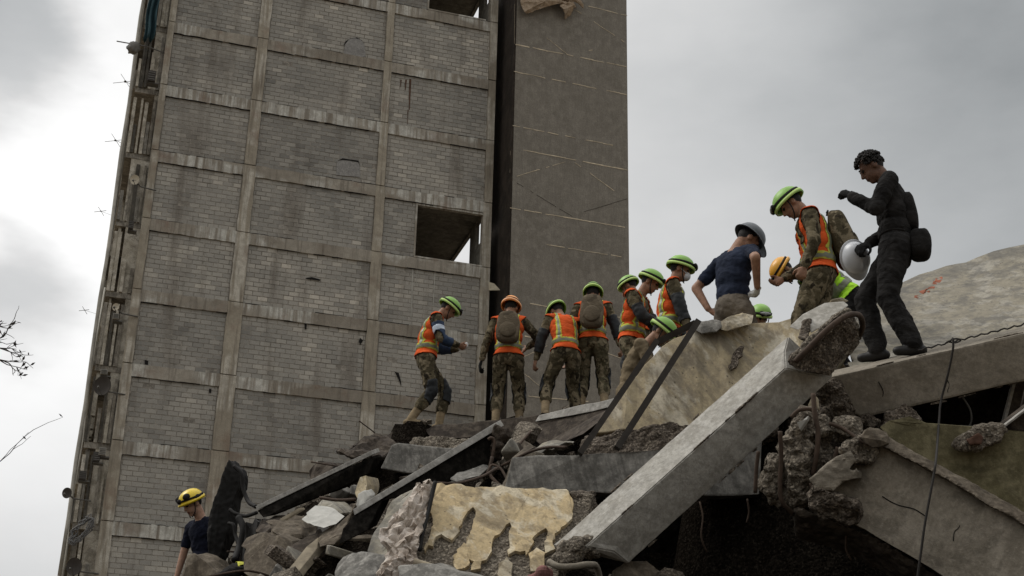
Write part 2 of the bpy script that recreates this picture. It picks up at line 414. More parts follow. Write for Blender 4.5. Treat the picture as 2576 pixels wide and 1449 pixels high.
def mat_frame(name, base, dark, light):
    m, t, b = new_mat(name); p = pos(t, 'world')
    nb = noise_(t, p, 0.35, 5, 0.62, 0.6); nm = noise_(t, p, 4.0, 5, 0.65); nf = noise_(t, p, 40.0, 3, 0.6)
    c = mixc(t, ramp(t, nb, [(0.38, 0.0), (0.6, 1.0)]), dark, base)
    # pale drips and dark drips that run down
    ns = noise_(t, pos(t, 'world', (5, 5, 0.35)), 1.0, 4, 0.6); gate = noise_(t, pos(t, 'world', (1, 1, 2.0), (0, 0, 0), (3, 8, 1)), 0.28, 3, 0.5)
    c = mixc(t, math_(t, 'MULTIPLY', math_(t, 'MULTIPLY', ramp(t, ns, [(0.42, 0.0), (0.56, 1.0)]), ramp(t, gate, [(0.47, 0.0), (0.54, 1.0)])), 0.85), c, light)
    nd = noise_(t, pos(t, 'world', (6, 6, 0.5), (0, 0, 0), (5, 1, 9)), 1.0, 5, 0.65)
    c = mixc(t, math_(t, 'MULTIPLY', ramp(t, nd, [(0.50, 0.0), (0.66, 1.0)]), 0.55), c, (0.085, 0.066, 0.05))
    nr = noise_(t, pos(t, 'world', (1, 1, 1), (0, 0, 0), (15, 1, 2)), 0.8, 5, 0.6)
    c = mixc(t, math_(t, 'MULTIPLY', ramp(t, nr, [(0.56, 0.0), (0.68, 1.0)]), 0.5), c, (0.17, 0.095, 0.062))
    c = mixc(t, math_(t, 'MULTIPLY', ramp(t, nm, [(0.42, 1.0), (0.58, 0.0)]), 0.4), c, tuple(x * 0.6 for x in base))
    c = mixc(t, math_(t, 'MULTIPLY', ramp(t, nf, [(0.3, 1.0), (0.6, 0.0)]), 0.35), c, tuple(x * 0.5 for x in base))
    L(t, c, b.inputs['Base Color']); b.inputs['Roughness'].default_value = 0.92
    bump_(t, b, math_(t, 'ADD', math_(t, 'MULTIPLY', nm, 1.5), nf), 0.55, 0.03); return m
M_block = mat_blocks()
M_beam = mat_frame('frame_concrete', (0.3736, 0.3384, 0.2819), (0.2289, 0.1982, 0.1575), (0.6537, 0.6481, 0.5930))
M_col = mat_frame('column_concrete', (0.4099, 0.3659, 0.2908), (0.2608, 0.2263, 0.1764), (0.5961, 0.5608, 0.4847))
M_mortar = concrete('mortar', (0.2652, 0.2424, 0.2077), (0.1666, 0.1516, 0.1288), (0.3788, 0.3484, 0.2999), big=0.6, med=6)
M_patch = concrete('patch_mortar', (0.27, 0.262, 0.25), (0.22, 0.21, 0.20), (0.33, 0.32, 0.30), big=2, med=9, stain=0.2, pits=0.2)
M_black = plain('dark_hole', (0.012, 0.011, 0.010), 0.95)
M_inner = concrete('room_plaster', (0.20, 0.185, 0.155), (0.13, 0.118, 0.098), (0.25, 0.235, 0.20), big=0.8, med=4)

TW = 0.903
AZ_F = math.radians(17.0)
_t = np.array([math.cos(AZ_F), math.sin(AZ_F), 0]); _n = np.array([-math.sin(AZ_F), math.cos(AZ_F), 0])
P0 = at(333, 832, 56.0)
def hit(u, v, off=0.0):
    """where a sight line meets the facade plane (shifted back by off): (along, height)."""
    r = ray(u, v); k = ((P0 + _n * off - EYE) @ _n) / (r @ _n); q = EYE + r * k
    return (q - P0) @ _t, q[2]
tower = empty('apartment_tower', (P0[0], P0[1], 0.0), AZ_F)
tag(tower, 'tall grey concrete frame tower with blocked-up bays of block masonry', 'building')
BT = [13.75 + 3.115 * k for k in range(-4, 11)]            # top of each floor beam
BH = 0.52
HTOP = BT[-1] + 0.4
DEPTH = 29.0
def colspan(z):
    w = 0.30 * max(0, min(1, (33 - z) / 18.0))             # columns get slimmer floor by floor
    return [(-0.21, 0.06 + 0.6 * w), (3.62 - 0.35 * w, 4.08 + 0.5 * w), (9.28, 9.62 + 1.0 * w), (14.16 - 0.6 * w, 14.50)]
wv, wf = box_vf(0.02, 14.3, 0.10, 0.24, 0, HTOP)
openings = {6: (11.12, 14.12), 10: (11.15, 13.85)}           # floor index -> x range of the empty bay
# backing wall with the two empty bays left out
bw = MB()
for k in range(-1, len(BT)):
    z0 = BT[k] if k >= 0 else 0.0; z1 = BT[k + 1] - BH if k + 1 < len(BT) else HTOP
    if z1 <= z0: continue
    i = k - 3
    ok = k + 0
    if k in (8, 12):
        x0, x1 = (11.12, 14.14) if k == 8 else (11.15, 13.9)
        bw.box(0.02, x0, 0.048, 0.24, z0, z1)
    else: bw.box(0.02, 14.3, 0.048, 0.24, z0, z1)
bw.link('backing_wall', M_mortar, tower)
# beams: one per bay and floor, columns: one per storey
for k, zt in enumerate(BT):
    cs = colspan(zt)
    for bay in range(3):
        x0 = cs[bay][1]; x1 = cs[bay + 1][0]
        seg = 14; v = []; f = []
        r = random.Random(k * 7 + bay)
        for s in range(seg + 1):
            x = x0 + (x1 - x0) * s / seg
            a = r.gauss(0, 0.012); c = r.gauss(0, 0.012); d = r.gauss(0, 0.006)
            v += [(x, -0.03 + d, zt - BH + a), (x, -0.03 + d, zt + c), (x, 0.12, zt + c), (x, 0.12, zt - BH + a)]
        for s in range(seg):
            b0 = s * 4
            for q in range(4): f.append((b0 + q, b0 + (q + 1) % 4, b0 + 4 + (q + 1) % 4, b0 + 4 + q))
        f.append((0, 3, 2, 1)); f.append((seg * 4, seg * 4 + 1, seg * 4 + 2, seg * 4 + 3))
        f = [tuple(reversed(q)) for q in f]
        link('floor_beam', mesh_from(v, f, 'floor_beam'), M_beam, tower)
        if k >= 2:          # black strips paint the shade of open joints along beam soffit and top
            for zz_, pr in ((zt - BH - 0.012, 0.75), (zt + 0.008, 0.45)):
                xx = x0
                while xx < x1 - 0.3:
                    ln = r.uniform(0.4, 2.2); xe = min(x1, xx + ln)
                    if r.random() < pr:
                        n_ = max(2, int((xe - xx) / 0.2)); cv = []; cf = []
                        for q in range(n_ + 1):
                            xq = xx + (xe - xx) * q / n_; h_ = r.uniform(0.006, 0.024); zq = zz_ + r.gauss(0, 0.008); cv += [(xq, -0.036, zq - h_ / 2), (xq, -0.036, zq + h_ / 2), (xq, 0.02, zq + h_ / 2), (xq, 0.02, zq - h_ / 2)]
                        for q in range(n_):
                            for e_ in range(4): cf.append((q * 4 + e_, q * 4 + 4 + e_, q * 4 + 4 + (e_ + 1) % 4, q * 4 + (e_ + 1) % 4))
                        link('joint_shadow', mesh_from(cv, cf, 'joint_shadow'), M_black, tower)
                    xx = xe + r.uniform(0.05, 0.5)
    zl = BT[k - 1] if k else 0.0
    for ci, (a, b2) in enumerate(cs):
        y0 = -0.055 if ci in (0, 3) else -0.045
        dz = 0.02
        r = random.Random(k * 11 + ci); v = []; f = []; seg = 7
        for s in range(seg + 1):
            z = zl + dz + (zt - zl - 2 * dz + 0.0) * s / seg
            j1 = r.gauss(0, 0.012); j2 = r.gauss(0, 0.012); d = r.gauss(0, 0.005)
            v += [(a + (0 if ci == 0 else j1), y0 + d, z), (b2 + (0 if ci == 3 else j2), y0 + d, z), (b2, 0.30, z), (a, 0.30, z)]
        for s in range(seg):
            b0 = s * 4
            for q in range(4): f.append((b0 + q, b0 + (q + 1) % 4, b0 + 4 + (q + 1) % 4, b0 + 4 + q))
        f.append((0, 3, 2, 1)); f.append((seg * 4, seg * 4 + 1, seg * 4 + 2, seg * 4 + 3))
        link('column', mesh_from(v, f, 'column'), M_col, tower)
# blocks
def block_mesh(w, h, tone, seed):
    r = random.Random(seed); c = 0.012
    x, z = w / 2, h / 2
    j = lambda: r.gauss(0, 0.0025)
    v = [(-x + j(), 0.03, -z + j()), (x + j(), 0.03, -z + j()), (x + j(), 0.03, z + j()), (-x + j(), 0.03, z + j()),
         (-x + c, 0.0, -z + c), (x - c, 0.0, -z + c), (x - c, 0.0, z - c), (-x + c, 0.0, z - c)]
    f = [(4, 5, 6, 7), (0, 1, 5, 4), (1, 2, 6, 5), (2, 3, 7, 6), (3, 0, 4, 7)]
    return v, f
BW, BHH, JT = 0.42, 0.2075, 0.011
variants = []
for q in range(10):
    v, f = block_mesh(BW - JT, BHH - JT, 0, q); me = mesh_from(v, f, 'block'); me.materials.append(M_block)
    a = me.attributes.new('tone', 'FLOAT', 'FACE'); a.data.foreach_set('value', [0.12 + 0.065 * q] * len(f)); variants.append(me)
jv, jf, jt = [], [], []
nblocks = 0
holes = [(hit(985, 935), 0.2), (hit(780, 820), 0.2), (hit(905, 850), 0.2)]
for k in range(2, len(BT)):
    z0 = BT[k]; z1 = (BT[k + 1] - BH) if k + 1 < len(BT) else HTOP
    cs = colspan(z0 + 1.5); nrow = max(1, int(round((z1 - z0) / BHH))); rh = (z1 - z0) / nrow
    for bay in range(3):
        x0 = cs[bay][1]; x1 = cs[bay + 1][0]
        br = random.Random(k * 31 + bay * 5)
        base = br.uniform(0.30, 0.68); off0 = br.uniform(0, 0.3); paler = br.random() < 0.5
        for row in range(nrow):
            x = x0 - (BW / 2 if row % 2 else 0) - off0
            zc_ = z0 + (row + 0.5) * rh
            while x < x1 - 0.05:
                a, b2 = max(x, x0 + 0.006), min(x + BW, x1 - 0.006); x += BW
                if b2 - a < 0.06: continue
                if k in (8, 12):
                    ox0, ox1 = (11.12, 14.14) if k == 8 else (11.15, 13.9)
                    if bay == 2:
                        if a >= ox0 - 0.03: continue
                        b2 = min(b2, ox0)
                        if b2 - a < 0.06: continue
                if br.random() < 0.0035: continue
                xc = (a + b2) / 2
                n1_ = mnoise.noise(Vector((xc * 0.7 + k * 3.3, zc_ * 0.9, bay * 7.7)))
                tone = base + 0.30 * n1_ + br.gauss(0, 0.11) + (0.30 if (br.random() < 0.05 and paler) else 0)
                tone = min(1, max(0, tone)); yj = 0.039 + br.gauss(0, 0.003)
                full = b2 - a > BW - 0.02
                if full and nblocks < 300 and k in (4, 5) and bay in (0, 1):
                    o = bpy.data.objects.new('block', variants[min(9, max(0, int((tone - 0.12) / 0.065)))]); COL.objects.link(o)
                    o.parent = tower; o.location = (xc, yj, zc_); o.scale = (1, 1, rh / BHH); nblocks += 1
                else:
                    v, f = block_mesh(b2 - a - JT, rh - JT, 0, br.random()); n = len(jv)
                    jv += [(p[0] + xc, p[1] + yj, p[2] + zc_) for p in v]; jf += [tuple(i + n for i in q) for q in f]; jt += [tone] * len(f)
me = mesh_from(jv, jf, 'blockwork'); a = me.attributes.new('tone', 'FLOAT', 'FACE'); a.data.foreach_set('value', jt)
bo = link('blockwork', me, M_block, tower); bo['kind'] = 'stuff'
# bricked-up holes and plaster scars on the face
def scar(pts, mat, y=-0.004, th=0.03, name='mortar_patch'):
    P = [hit(*p) for p in pts]; n = len(P)
    v = [(p[0], y, p[1]) for p in P] + [(p[0], y + th, p[1]) for p in P]
    f = [tuple(range(n))] + [(i, i + n, (i + 1) % n + n, (i + 1) % n) for i in range(n)]
    link(name, mesh_from(v, f, name), mat, tower)
scar([(865, 135), (868, 112), (878, 99), (892, 96), (907, 100), (917, 112), (920, 142), (890, 146)], M_patch)
scar([(846, 440), (848, 405), (862, 400), (900, 405), (906, 420), (906, 445)], M_patch, 0.012)
for pts in ([(864, 114), (870, 103), (882, 97), (898, 94), (912, 103), (905, 101), (895, 97), (881, 100), (872, 107)],
            [(850, 404), (862, 398), (880, 401), (902, 404), (905, 416), (902, 408), (880, 404), (862, 402)],
            [(769, 699), (785, 697), (806, 703), (805, 706), (785, 703), (770, 701)],
            [(766, 812), (772, 810), (771, 828), (767, 828)], [(906, 850), (914, 856), (906, 868), (903, 858)],
            [(364, 905), (373, 908), (372, 918), (364, 916)], [(526, 978), (532, 978), (531, 988), (526, 987)],
            [(993, 935), (1003, 938), (1008, 955), (1010, 970), (1004, 957), (998, 944)]):
    scar(pts, M_black, -0.002, 0.02, 'crack')
M_lime = plain('lime_run', (0.40, 0.385, 0.34), 0.95, 0.3, 6, 'world')
for (u0, v0, v1, w) in ((1037, 668, 800, 3.0), (1050, 665, 720, 2.0), (1093, 690, 770, 2.5), (1040, 640, 810, 1.2), (960, 590, 640, 1.5)):
    scar([(u0, v0), (u0 + w, v0), (u0 + w * 0.6 - 4, v1), (u0 - 4, v1)], M_lime, 0.018, 0.012, 'lime_run')
M_rust = plain('rust_run', (0.085, 0.045, 0.028), 0.95, 0.3, 6, 'world')
for (u0, v0, v1, w) in ((1030, 198, 275, 5), (1020, 200, 225, 4), (1026, 275, 312, 2), (1008, 200, 218, 3)):
    scar([(u0, v0), (u0 + w, v0), (u0 + w * 0.4 - 1, v1), (u0 - 1, v1)], M_rust, 0.018, 0.012, 'rust_run')

# the empty bays: rooms with floor, ceiling, side walls and openings on the far side
for k, (ox0, ox1) in ((8, (11.12, 14.14)), (12, (11.15, 13.9))):
    z0, z1 = BT[k], BT[k + 1] - BH; zt = z1 + 0.2
    D = 9.0
    rm = MB(); rm.box(9.7, 14.3, 0.26, D, z0 - 0.2, z0 - 0.02); rm.link('room_floor', M_inner, tower)
    rm = MB(); rm.box(9.7, 14.3, 0.26, D, z1 + 0.02, z1 + 0.2); rm.link('room_ceiling', M_inner, tower)
    rm = MB(); rm.box(9.6, 9.75, 0.26, D, z0, z1); rm.link('room_wall', M_inner, tower)
    rm = MB(); rm.box(9.76, 14.1, D - 0.15, D, z0, z1); rm.link('room_wall', M_inner, tower)
    # right-hand wall with two window openings
    rw = MB(); X0, X1 = 14.12, 14.28
    for (y0, y1, a, b2) in ((0.30, 0.34, z0, z1), (0.34, 1.1, z0, z0 + 1.3), (0.34, 1.1, z1 - 0.08, z1), (1.1, 2.05, z0, z1), (2.05, 6.5, z0, z0 + 0.25), (2.05, 6.5, z1 - 0.06, z1), (6.5, D - 0.16, z0, z1)):
        rw.box(X0, X1, y0, y1, a, b2)
    rw.link('room_wall', M_inner, tower)
    sm = MB(); sm.box(ox0 - 0.02, ox1 + 0.02, -0.045, 0.25, z0, z0 + 0.07); sm.link('window_sill', M_beam, tower)
    sm = MB(); sm.box(ox0 - 0.03, ox0 + 0.05, 0.0, 0.25, z0 + 0.072, z1 - 0.002); sm.link('window_jamb', M_beam, tower)
    sm = MB(); sm.box(ox0 + 0.06, ox1, 0.01, 0.2, z1 - 0.09, z1 - 0.003); sm.link('window_lintel', M_beam, tower)

# left flank: slabs, fins, parapets, pipes
M_flank = concrete('flank_concrete', (0.2720, 0.2480, 0.2080), (0.1520, 0.1360, 0.1120), (0.4000, 0.3680, 0.3120), big=0.7, med=3.0, streak=0.5, stain=0.6)
M_flankd = concrete('flank_dark', (0.085, 0.078, 0.066), (0.05, 0.045, 0.038), (0.13, 0.12, 0.10), big=0.8, med=3.0)
M_flankm = concrete('flank_mid', (0.25, 0.235, 0.205), (0.15, 0.14, 0.12), (0.36, 0.335, 0.29), big=0.9, med=3.0, streak=0.5)
M_pale = concrete('flank_pale', (0.48, 0.44, 0.36), (0.28, 0.25, 0.20), (0.62, 0.58, 0.50), big=1.2, med=3.0, stain=0.6)
M_pipe = plain('pipe_plastic', (0.42, 0.40, 0.35), 0.6, 0.4, 2.0, 'world')
M_steel = plain('weathered_steel', (0.12, 0.115, 0.105), 0.6, 0.4, 6, 'world', metal=0.4)
w_ = MB(); w_.box(-0.02, 0.16, 0.32, DEPTH, 0, HTOP); w_.link('flank_wall', M_flank, tower)
w_ = MB(); w_.box(14.29, 14.44, 9.2, DEPTH, 0, HTOP); w_.link('flank_wall', M_flank, tower)
w_ = MB(); w_.box(14.29, 14.44, 0.31, 9.19, 0, BT[8] - 0.3); w_.box(14.29, 14.44, 0.31, 9.19, BT[9] + 0.1, BT[12] - 0.3); w_.box(14.29, 14.44, 0.31, 9.19, BT[13] + 0.1, HTOP); w_.link('flank_wall', M_flank, tower)
w_ = MB(); w_.box(0.17, 14.28, DEPTH - 0.2, DEPTH, 0, BT[7]); w_.link('rear_wall', M_flank, tower)
w_ = MB(); w_.box(0.17, 9.5, 9.2, 9.4, 0, HTOP); w_.link('partition_wall', M_flank, tower)
for k, zt in enumerate(BT):
    m = MB(); r = random.Random(k * 3)
    m.box(-1.2, -0.021, 0.5, DEPTH, zt - 0.28, zt - 0.05); m.link('balcony_slab', M_flank, tower)
    if k + 1 >= len(BT) or k < 2: continue
    for q in range(7):          # boarded end of the balcony, board by board
        if r.random() < 0.12: continue
        xa = -1.2 + q * 0.165; p = MB(); p.box(xa, xa + r.uniform(0.08, 0.155), 0.40 + r.uniform(0, 0.06), 0.50, zt - 0.045, zt + (2.55 if r.random() < 0.6 else r.uniform(1.0, 2.4))); p.link('end_board', (M_pale, M_flank, M_flankm, M_flankd)[int(r.random() * 3.6)], tower)
    nb_ = 7; step = (DEPTH - 0.6) / nb_
    for j in range(nb_):
        y0 = 0.6 + j * step
        typ = r.random()
        if True:
            p = MB(); p.box(-1.19 - r.random() * 0.12, -1.06, y0 + 0.05, y0 + step - 0.05, zt - 0.045, zt + r.uniform(0.8, 1.05)); p.link('balcony_parapet', (M_flank, M_pale, M_flankm)[int(r.random() * 3)], tower)
            if r.random() < 0.75:
                p = MB(); q0 = y0 + 0.05
                while q0 < y0 + step - 0.3:
                    p.box(-1.10 + r.uniform(-0.05, 0.2), -0.95, q0, q0 + 0.3, zt + 1.06, BT[k + 1] - 0.285); q0 += r.uniform(0.45, 1.0)
                p.link('balcony_louvre', (M_flank, M_pale, M_flankm)[int(r.random() * 3)], tower)
        if typ < 0.4:
            p = MB(); p.box(-1.30, -1.26, y0 + 0.1, y0 + step - 0.1, zt + 0.92, zt + 0.97)
            for q in range(6): p.box(-1.295, -1.265, y0 + 0.12 + q * (step - 0.3) / 5, y0 + 0.15 + q * (step - 0.3) / 5, zt - 0.045, zt + 0.918)
            p.link('balcony_railing', M_steel, tower)
        p = MB(); p.box(-0.35 - 0.6 * r.random(), -0.022, y0 - 0.08, y0 + 0.07, zt - 0.048, BT[k + 1] - 0.282); p.link('fin', M_flank if j % 2 else M_pale, tower)
        if r.random() < 0.5:
            p = MB(); zz = zt + r.uniform(1.2, 2.2); yy = y0 + 0.5
            p.box(-1.3, -0.05, yy, yy + step * r.uniform(0.4, 0.7), zz, zz + 0.05); p.link('awning', M_flankd if r.random() < 0.5 else M_pale, tower)
        if r.random() < 0.75:
            p = MB(); yy = y0 + 0.7; p.box(-0.045, -0.023, yy, yy + 1.6, zt + 0.9, zt + 2.2); p.link('window_pane', M_flankd, tower)
for j in range(26):
    r = random.Random(j * 13); y = 0.3 + j * 1.1 + r.uniform(-0.3, 0.3); x = -1.27 - r.random() * 0.15
    z = 10.0 + r.random() * 4; pts = []
    zend = HTOP if r.random() < 0.6 else r.uniform(24, 38)
    while z < zend:
        pts.append((x + r.gauss(0, 0.02), y + r.gauss(0, 0.10), z)); z += 2.2
    m = MB(); m.tube(pts, 0.045 if j % 3 else 0.07, 7); m.link('drain_pipe', M_pipe, tower, True)

def lp(x, y, z):            # tower local -> world
    q = P0 + _t * x + _n * y; return np.array([q[0], q[1], z])
M_dish = plain('dish_brown', (0.055, 0.048, 0.042), 0.7, 0.3, 4, 'world')
M_cream = plain('dish_cream', (0.55, 0.50, 0.40), 0.6, 0.25, 6, 'world')
M_ac = plain('cooler_casing', (0.30, 0.285, 0.25), 0.6, 0.3, 5, 'world')
def dish(u, v, d, r, mat, label, face=(-0.3, -1.0, -0.15)):
    c = at(u, v, d); root = empty('satellite_dish', c); tag(root, label, 'dish', 'dishes on the tower flank')
    fz = np.array(face, float); fz /= np.linalg.norm(fz); ax = np.cross(fz, (0, 0, 1.0)); ax /= np.linalg.norm(ax); ay = np.cross(ax, fz)
    m = MB(); v_ = []; f_ = []; seg = 24; rings = 5
    for side in (0, 1):
        b0 = len(v_); v_.append(fz * (-0.22 * r - 0.02 * side))
        for i in range(1, rings + 1):
            q = i / rings
            for s in range(seg):
                an = 2 * math.pi * s / seg
                v_.append((ax * math.cos(an) + ay * math.sin(an)) * r * q + fz * (-0.22 * r * (1 - q * q) - 0.02 * side))
        for s in range(seg): f_.append((b0, b0 + 1 + s, b0 + 1 + (s + 1) % seg))
        for i in range(rings - 1):
            for s in range(seg):
                s2 = (s + 1) % seg; f_.append((b0 + 1 + i * seg + s, b0 + 1 + (i + 1) * seg + s, b0 + 1 + (i + 1) * seg + s2, b0 + 1 + i * seg + s2))
    link('reflector', mesh_from(v_, f_, 'reflector', True), mat, root)
    m.tube([fz * -0.25 * r, _n * 0.35 + _t * 0.25 + np.array([0, 0, -0.1]), _n * 0.5 + _t * 0.9 + np.array([0, 0, -0.1])], 0.03, 6); m.link('mount_arm', M_steel, root)
    m = MB(); m.tube([-ay * r * 0.98, -ay * r * 0.3 + fz * r * 0.7], 0.014, 6); m.sphere(-ay * r * 0.28 + fz * r * 0.7, 0.05, 8, 6); m.link('feed_arm', M_steel, root)
CD = lambda v: 0.903 * float(np.interp(v, [50, 205, 377, 550, 722, 912, 1095, 1310, 1449], [68.09, 66.84, 65.43, 64.13, 62.85, 61.53, 60.28, 58.88, 58.0])) - 0.9
dish(257, 970, CD(970), 0.37, M_dish, 'large brown dish halfway up the left edge of the tower')
dish(186, 1425, CD(1425), 0.32, M_dish, 'brown dish lowest on the left edge of the tower')
dish(168, 1240, CD(1240), 0.20, M_dish, 'small dark dish sticking out past the lower left edge')
dish(291, 772, CD(772), 0.15, M_cream, 'tiny pale dish on the left flank above the large brown dish')
dish(339, 452, CD(452), 0.20, M_cream, 'cream dish on the upper left flank of the tower', (-0.2, -1, -0.3))
def antenna(u, v, d, label, s=1.0):
    c = at(u, v, d); root = empty('rod_antenna', c); tag(root, label, 'antenna', 'antennas sticking out of the tower flank')
    m = MB(); e = _t * 0.9 + _n * 0.5
    m.tube([e, e * 0.0], 0.012 * s, 6); m.link('boom', M_steel, root)
    m = MB(); m.tube([np.array([-0.55, 0, -0.1]) * s, np.array([0.5, 0, 0.06]) * s], 0.012, 5); m.tube([np.array([-0.25, 0, 0.4]) * s, np.array([0.35, 0, -0.45]) * s], 0.010, 5); m.link('element', M_steel, root)
    m = MB(); m.sphere((0, 0, 0), 0.06 * s, 8, 6); m.link('hub', M_steel, root)
antenna(315, 205, 66, 'thin rod antenna on the upper left edge, higher of the pair')
antenna(290, 353, 65, 'thin rod antenna on the upper left edge, lower of the pair', 0.85)
antenna(253, 531, 63, 'short rod antenna on the left edge beside the grey clouds', 0.5)
antenna(212, 780, 60, 'stubby rod antenna on the left edge below the cloud gap', 0.4)
# window cooler boxes on the flank
for i, (u, v, d, w, h, lab) in enumerate(((292, 795, 55, 0.35, 0.35, 'grey cooler box on the left flank above the large brown dish'),
        (262, 935, 55.5, 0.4, 0.3, 'grey cooler box just above the large brown dish'), (258, 1135, 54.5, 0.4, 0.45, 'grey cooler box low on the left flank near the corner column'),
        (243, 1148, 54.7, 0.4, 0.55, 'dark box hanging low on the left flank beside a cooler'), (330, 565, 58, 0.3, 0.5, 'dark cooler box on the middle left flank'),
        (382, 190, 62, 0.5, 0.75, 'dark boxy bracket on the upper left flank near the corner'), (208, 1195, 57, 0.4, 0.5, 'weathered box above the small dark dish'))):
    c = at(u, v, CD(v)); root = empty('cooler_box', c); tag(root, lab, 'cooler', 'boxes on the tower flank'); root.rotation_euler = (0, 0, AZ_F)
    w *= 0.65; h *= 0.65
    m = MB(); m.box(-w / 2, w / 2, 0, 0.5, -h / 2, h / 2); m.link('casing', M_ac if 'grey' in lab else M_dish, root)
    m = MB(); m.box(-w / 2 + 0.02, w / 2 + 0.15, 0.1, 0.45, -h / 2 - 0.05, -h / 2 - 0.004); m.link('bracket', M_steel, root)
    m = MB()
    for q in range(4): m.box(-w * 0.42, w * 0.42, -0.02, -0.003, -h * 0.38 + q * h * 0.22, -h * 0.30 + q * h * 0.22)
    m.link('grille', M_steel, root)
# hanging bundle at the top, hanging sheets
def lump(name, label, cat, u, v, d, r, mat, sq=(1, 1, 1), seed=0):
    c = at(u, v, d); vv, ff = ell_vf((0, 0, 0), np.array(sq) * r, None, 24, 16); vv = np.array(vv)
    vv = np.array([p * (1 + 0.35 * fbm(tuple(p / r * 1.3 + seed), 3)) for p in vv])
    o = link(name, mesh_from(vv, ff, name, True), mat); o.location = c; tag(o, label, cat); return o
M_bundle = plain('grey_cloth', (0.16, 0.155, 0.145), 0.95, 0.5, 5, 'object', bump=0.5, bdist=0.05)
bun = lump('cloth_bundle', 'grey bundle hanging off the top left edge on a rod', 'bundle', 336, 120, CD(120), 0.26, M_bundle, (1, 0.8, 1.1), 3)
m = MB(); e = np.array(bun.location); m.tube([np.array([-0.75, 0, 0.30]), np.array([0.5, 0.2, 0.2]), _t * 1.6 + _n * 0.6 + np.array([0, 0, 0.3])], 0.025, 6); m.link('rod', M_steel, bun)
M_teal = plain('teal_sheet', (0.035, 0.075, 0.09), 0.8, 0.3, 3, 'object')
root = empty('hanging_sheet', at(385, 40, CD(40))); tag(root, 'faded teal sheet hung at the very top of the left flank', 'sheet')
root.rotation_euler = (0, 0, AZ_F)
v = []; f = []
for i in range(9):
    for j in range(13): v.append((-0.25 + 0.05 * i + 0.03 * math.sin(j), 0.25 * math.sin(i * 1.4) + 0.05 * math.sin(j * 0.9 + i), -1.2 + 0.28 * j))
for i in range(8):
    for j in range(12): a = i * 13 + j; f.append((a, a + 13, a + 14, a + 1))
so = link('cloth', mesh_from(v, f, 'cloth', True), M_teal, root); so.modifiers.new('s', 'SOLIDIFY').thickness = 0.02
# coil of cables low on the flank
M_cable = plain('grey_cable', (0.16, 0.16, 0.16), 0.7, 0.3, 8, 'world')
cc = at(205, 1335, CD(1335)); root = empty('cable_coil', cc); tag(root, 'coil of grey cable looped on the lower left flank', 'cable')
for q in range(7):
    rr = random.Random(q); pts = []
    for s in range(25):
        an = 2 * math.pi * s / 24; pts.append(np.array([0.28 * math.cos(an) + 0.22 * math.sin(an), 0.06 * q - 0.2, 0.48 * math.sin(an) + 0.1 * math.cos(an)]) * (1 + 0.03 * rr.gauss(0, 1)) + np.array([rr.gauss(0, 0.05), 0, rr.gauss(0, 0.04)]))
    m = MB(); m.tube(pts, 0.022, 6, False); m.link('loop', M_cable, root)

# ================================================================== the smooth render tower on the right
M_render = concrete('grey_render', (0.2295, 0.2088, 0.1764), (0.1890, 0.1710, 0.1440), (0.2610, 0.2385, 0.2025), big=0.5, med=3.0, stain=0.4, streak=0.22, pits=0.0, bump=0.5, fine=14.0, bdist=0.03, stain_col=(0.15, 0.135, 0.11))
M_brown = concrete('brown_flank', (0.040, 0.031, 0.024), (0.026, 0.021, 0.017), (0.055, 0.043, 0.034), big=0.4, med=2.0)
OFF = -1.6
xl = hit(1283, 500, OFF)[0]; xr = hit(1580, 400, OFF)[0]
rt = empty('render_tower', tuple(lp((xl + xr) / 2, OFF, 0)), AZ_F); tag(rt, 'tall windowless grey rendered tower slab right of the block tower', 'building')
def RT(v): 
    return [(p[0] - (xl + xr) / 2, p[1] - OFF, p[2]) for p in v]
zt = 60.0
m = MB(); v_, f_ = box_vf(xl + 0.10, xr, OFF, OFF + 3.6, 0, zt); m.add(RT(v_), f_); m.link('wall', M_render, rt)
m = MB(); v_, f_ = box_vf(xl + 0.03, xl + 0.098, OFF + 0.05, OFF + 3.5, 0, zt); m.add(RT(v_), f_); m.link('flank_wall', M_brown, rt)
# ragged repair lines: thin raised mortar strips that break up along the way
M_line = plain('pale_mortar_line', (0.62, 0.53, 0.39), 0.95, 0.4, 5, 'world')
M_lined = plain('dark_joint', (0.075, 0.066, 0.055), 0.95, 0.3, 5, 'world')
def mortar_line(p, q, w=1.8, mat=None, skip=0.25, seed=0, thin=1.0):
    r = random.Random(seed); a = hit(*p, OFF); b = hit(*q, OFF); L_ = math.hypot(b[0] - a[0], b[1] - a[1]); n = max(2, int(L_ / 0.16)); mm = MB()
    wd = w / F_PX * 62
    k = 0
    while k < n:
        if r.random() < skip: k += 1 + int(r.random() * 2); continue
        ln = 1 + int(r.random() * 4); k2 = min(n, k + ln)
        pa = [a[i] + (b[i] - a[i]) * k / n for i in (0, 1)]; pb = [a[i] + (b[i] - a[i]) * k2 / n for i in (0, 1)]
        pa[1] += r.gauss(0, 0.008); pb[1] += r.gauss(0, 0.008)
        ww = wd * r.uniform(0.4, 1.1) * 0.5; ww2 = wd * r.uniform(0.4, 1.1) * 0.5
        v = [(pa[0], OFF - 0.012, pa[1] - ww), (pb[0], OFF - 0.012, pb[1] - ww2), (pb[0], OFF - 0.012, pb[1] + ww2), (pa[0], OFF - 0.012, pa[1] + ww)]
        v += [(x, OFF + 0.01, z) for x, _, z in v]
        mm.add(RT(v), [(0, 1, 2, 3), (0, 4, 5, 1), (1, 5, 6, 2), (2, 6, 7, 3), (3, 7, 4, 0)]); k = k2
    if mm.v: mm.link('mortar_line', mat or M_line, rt)
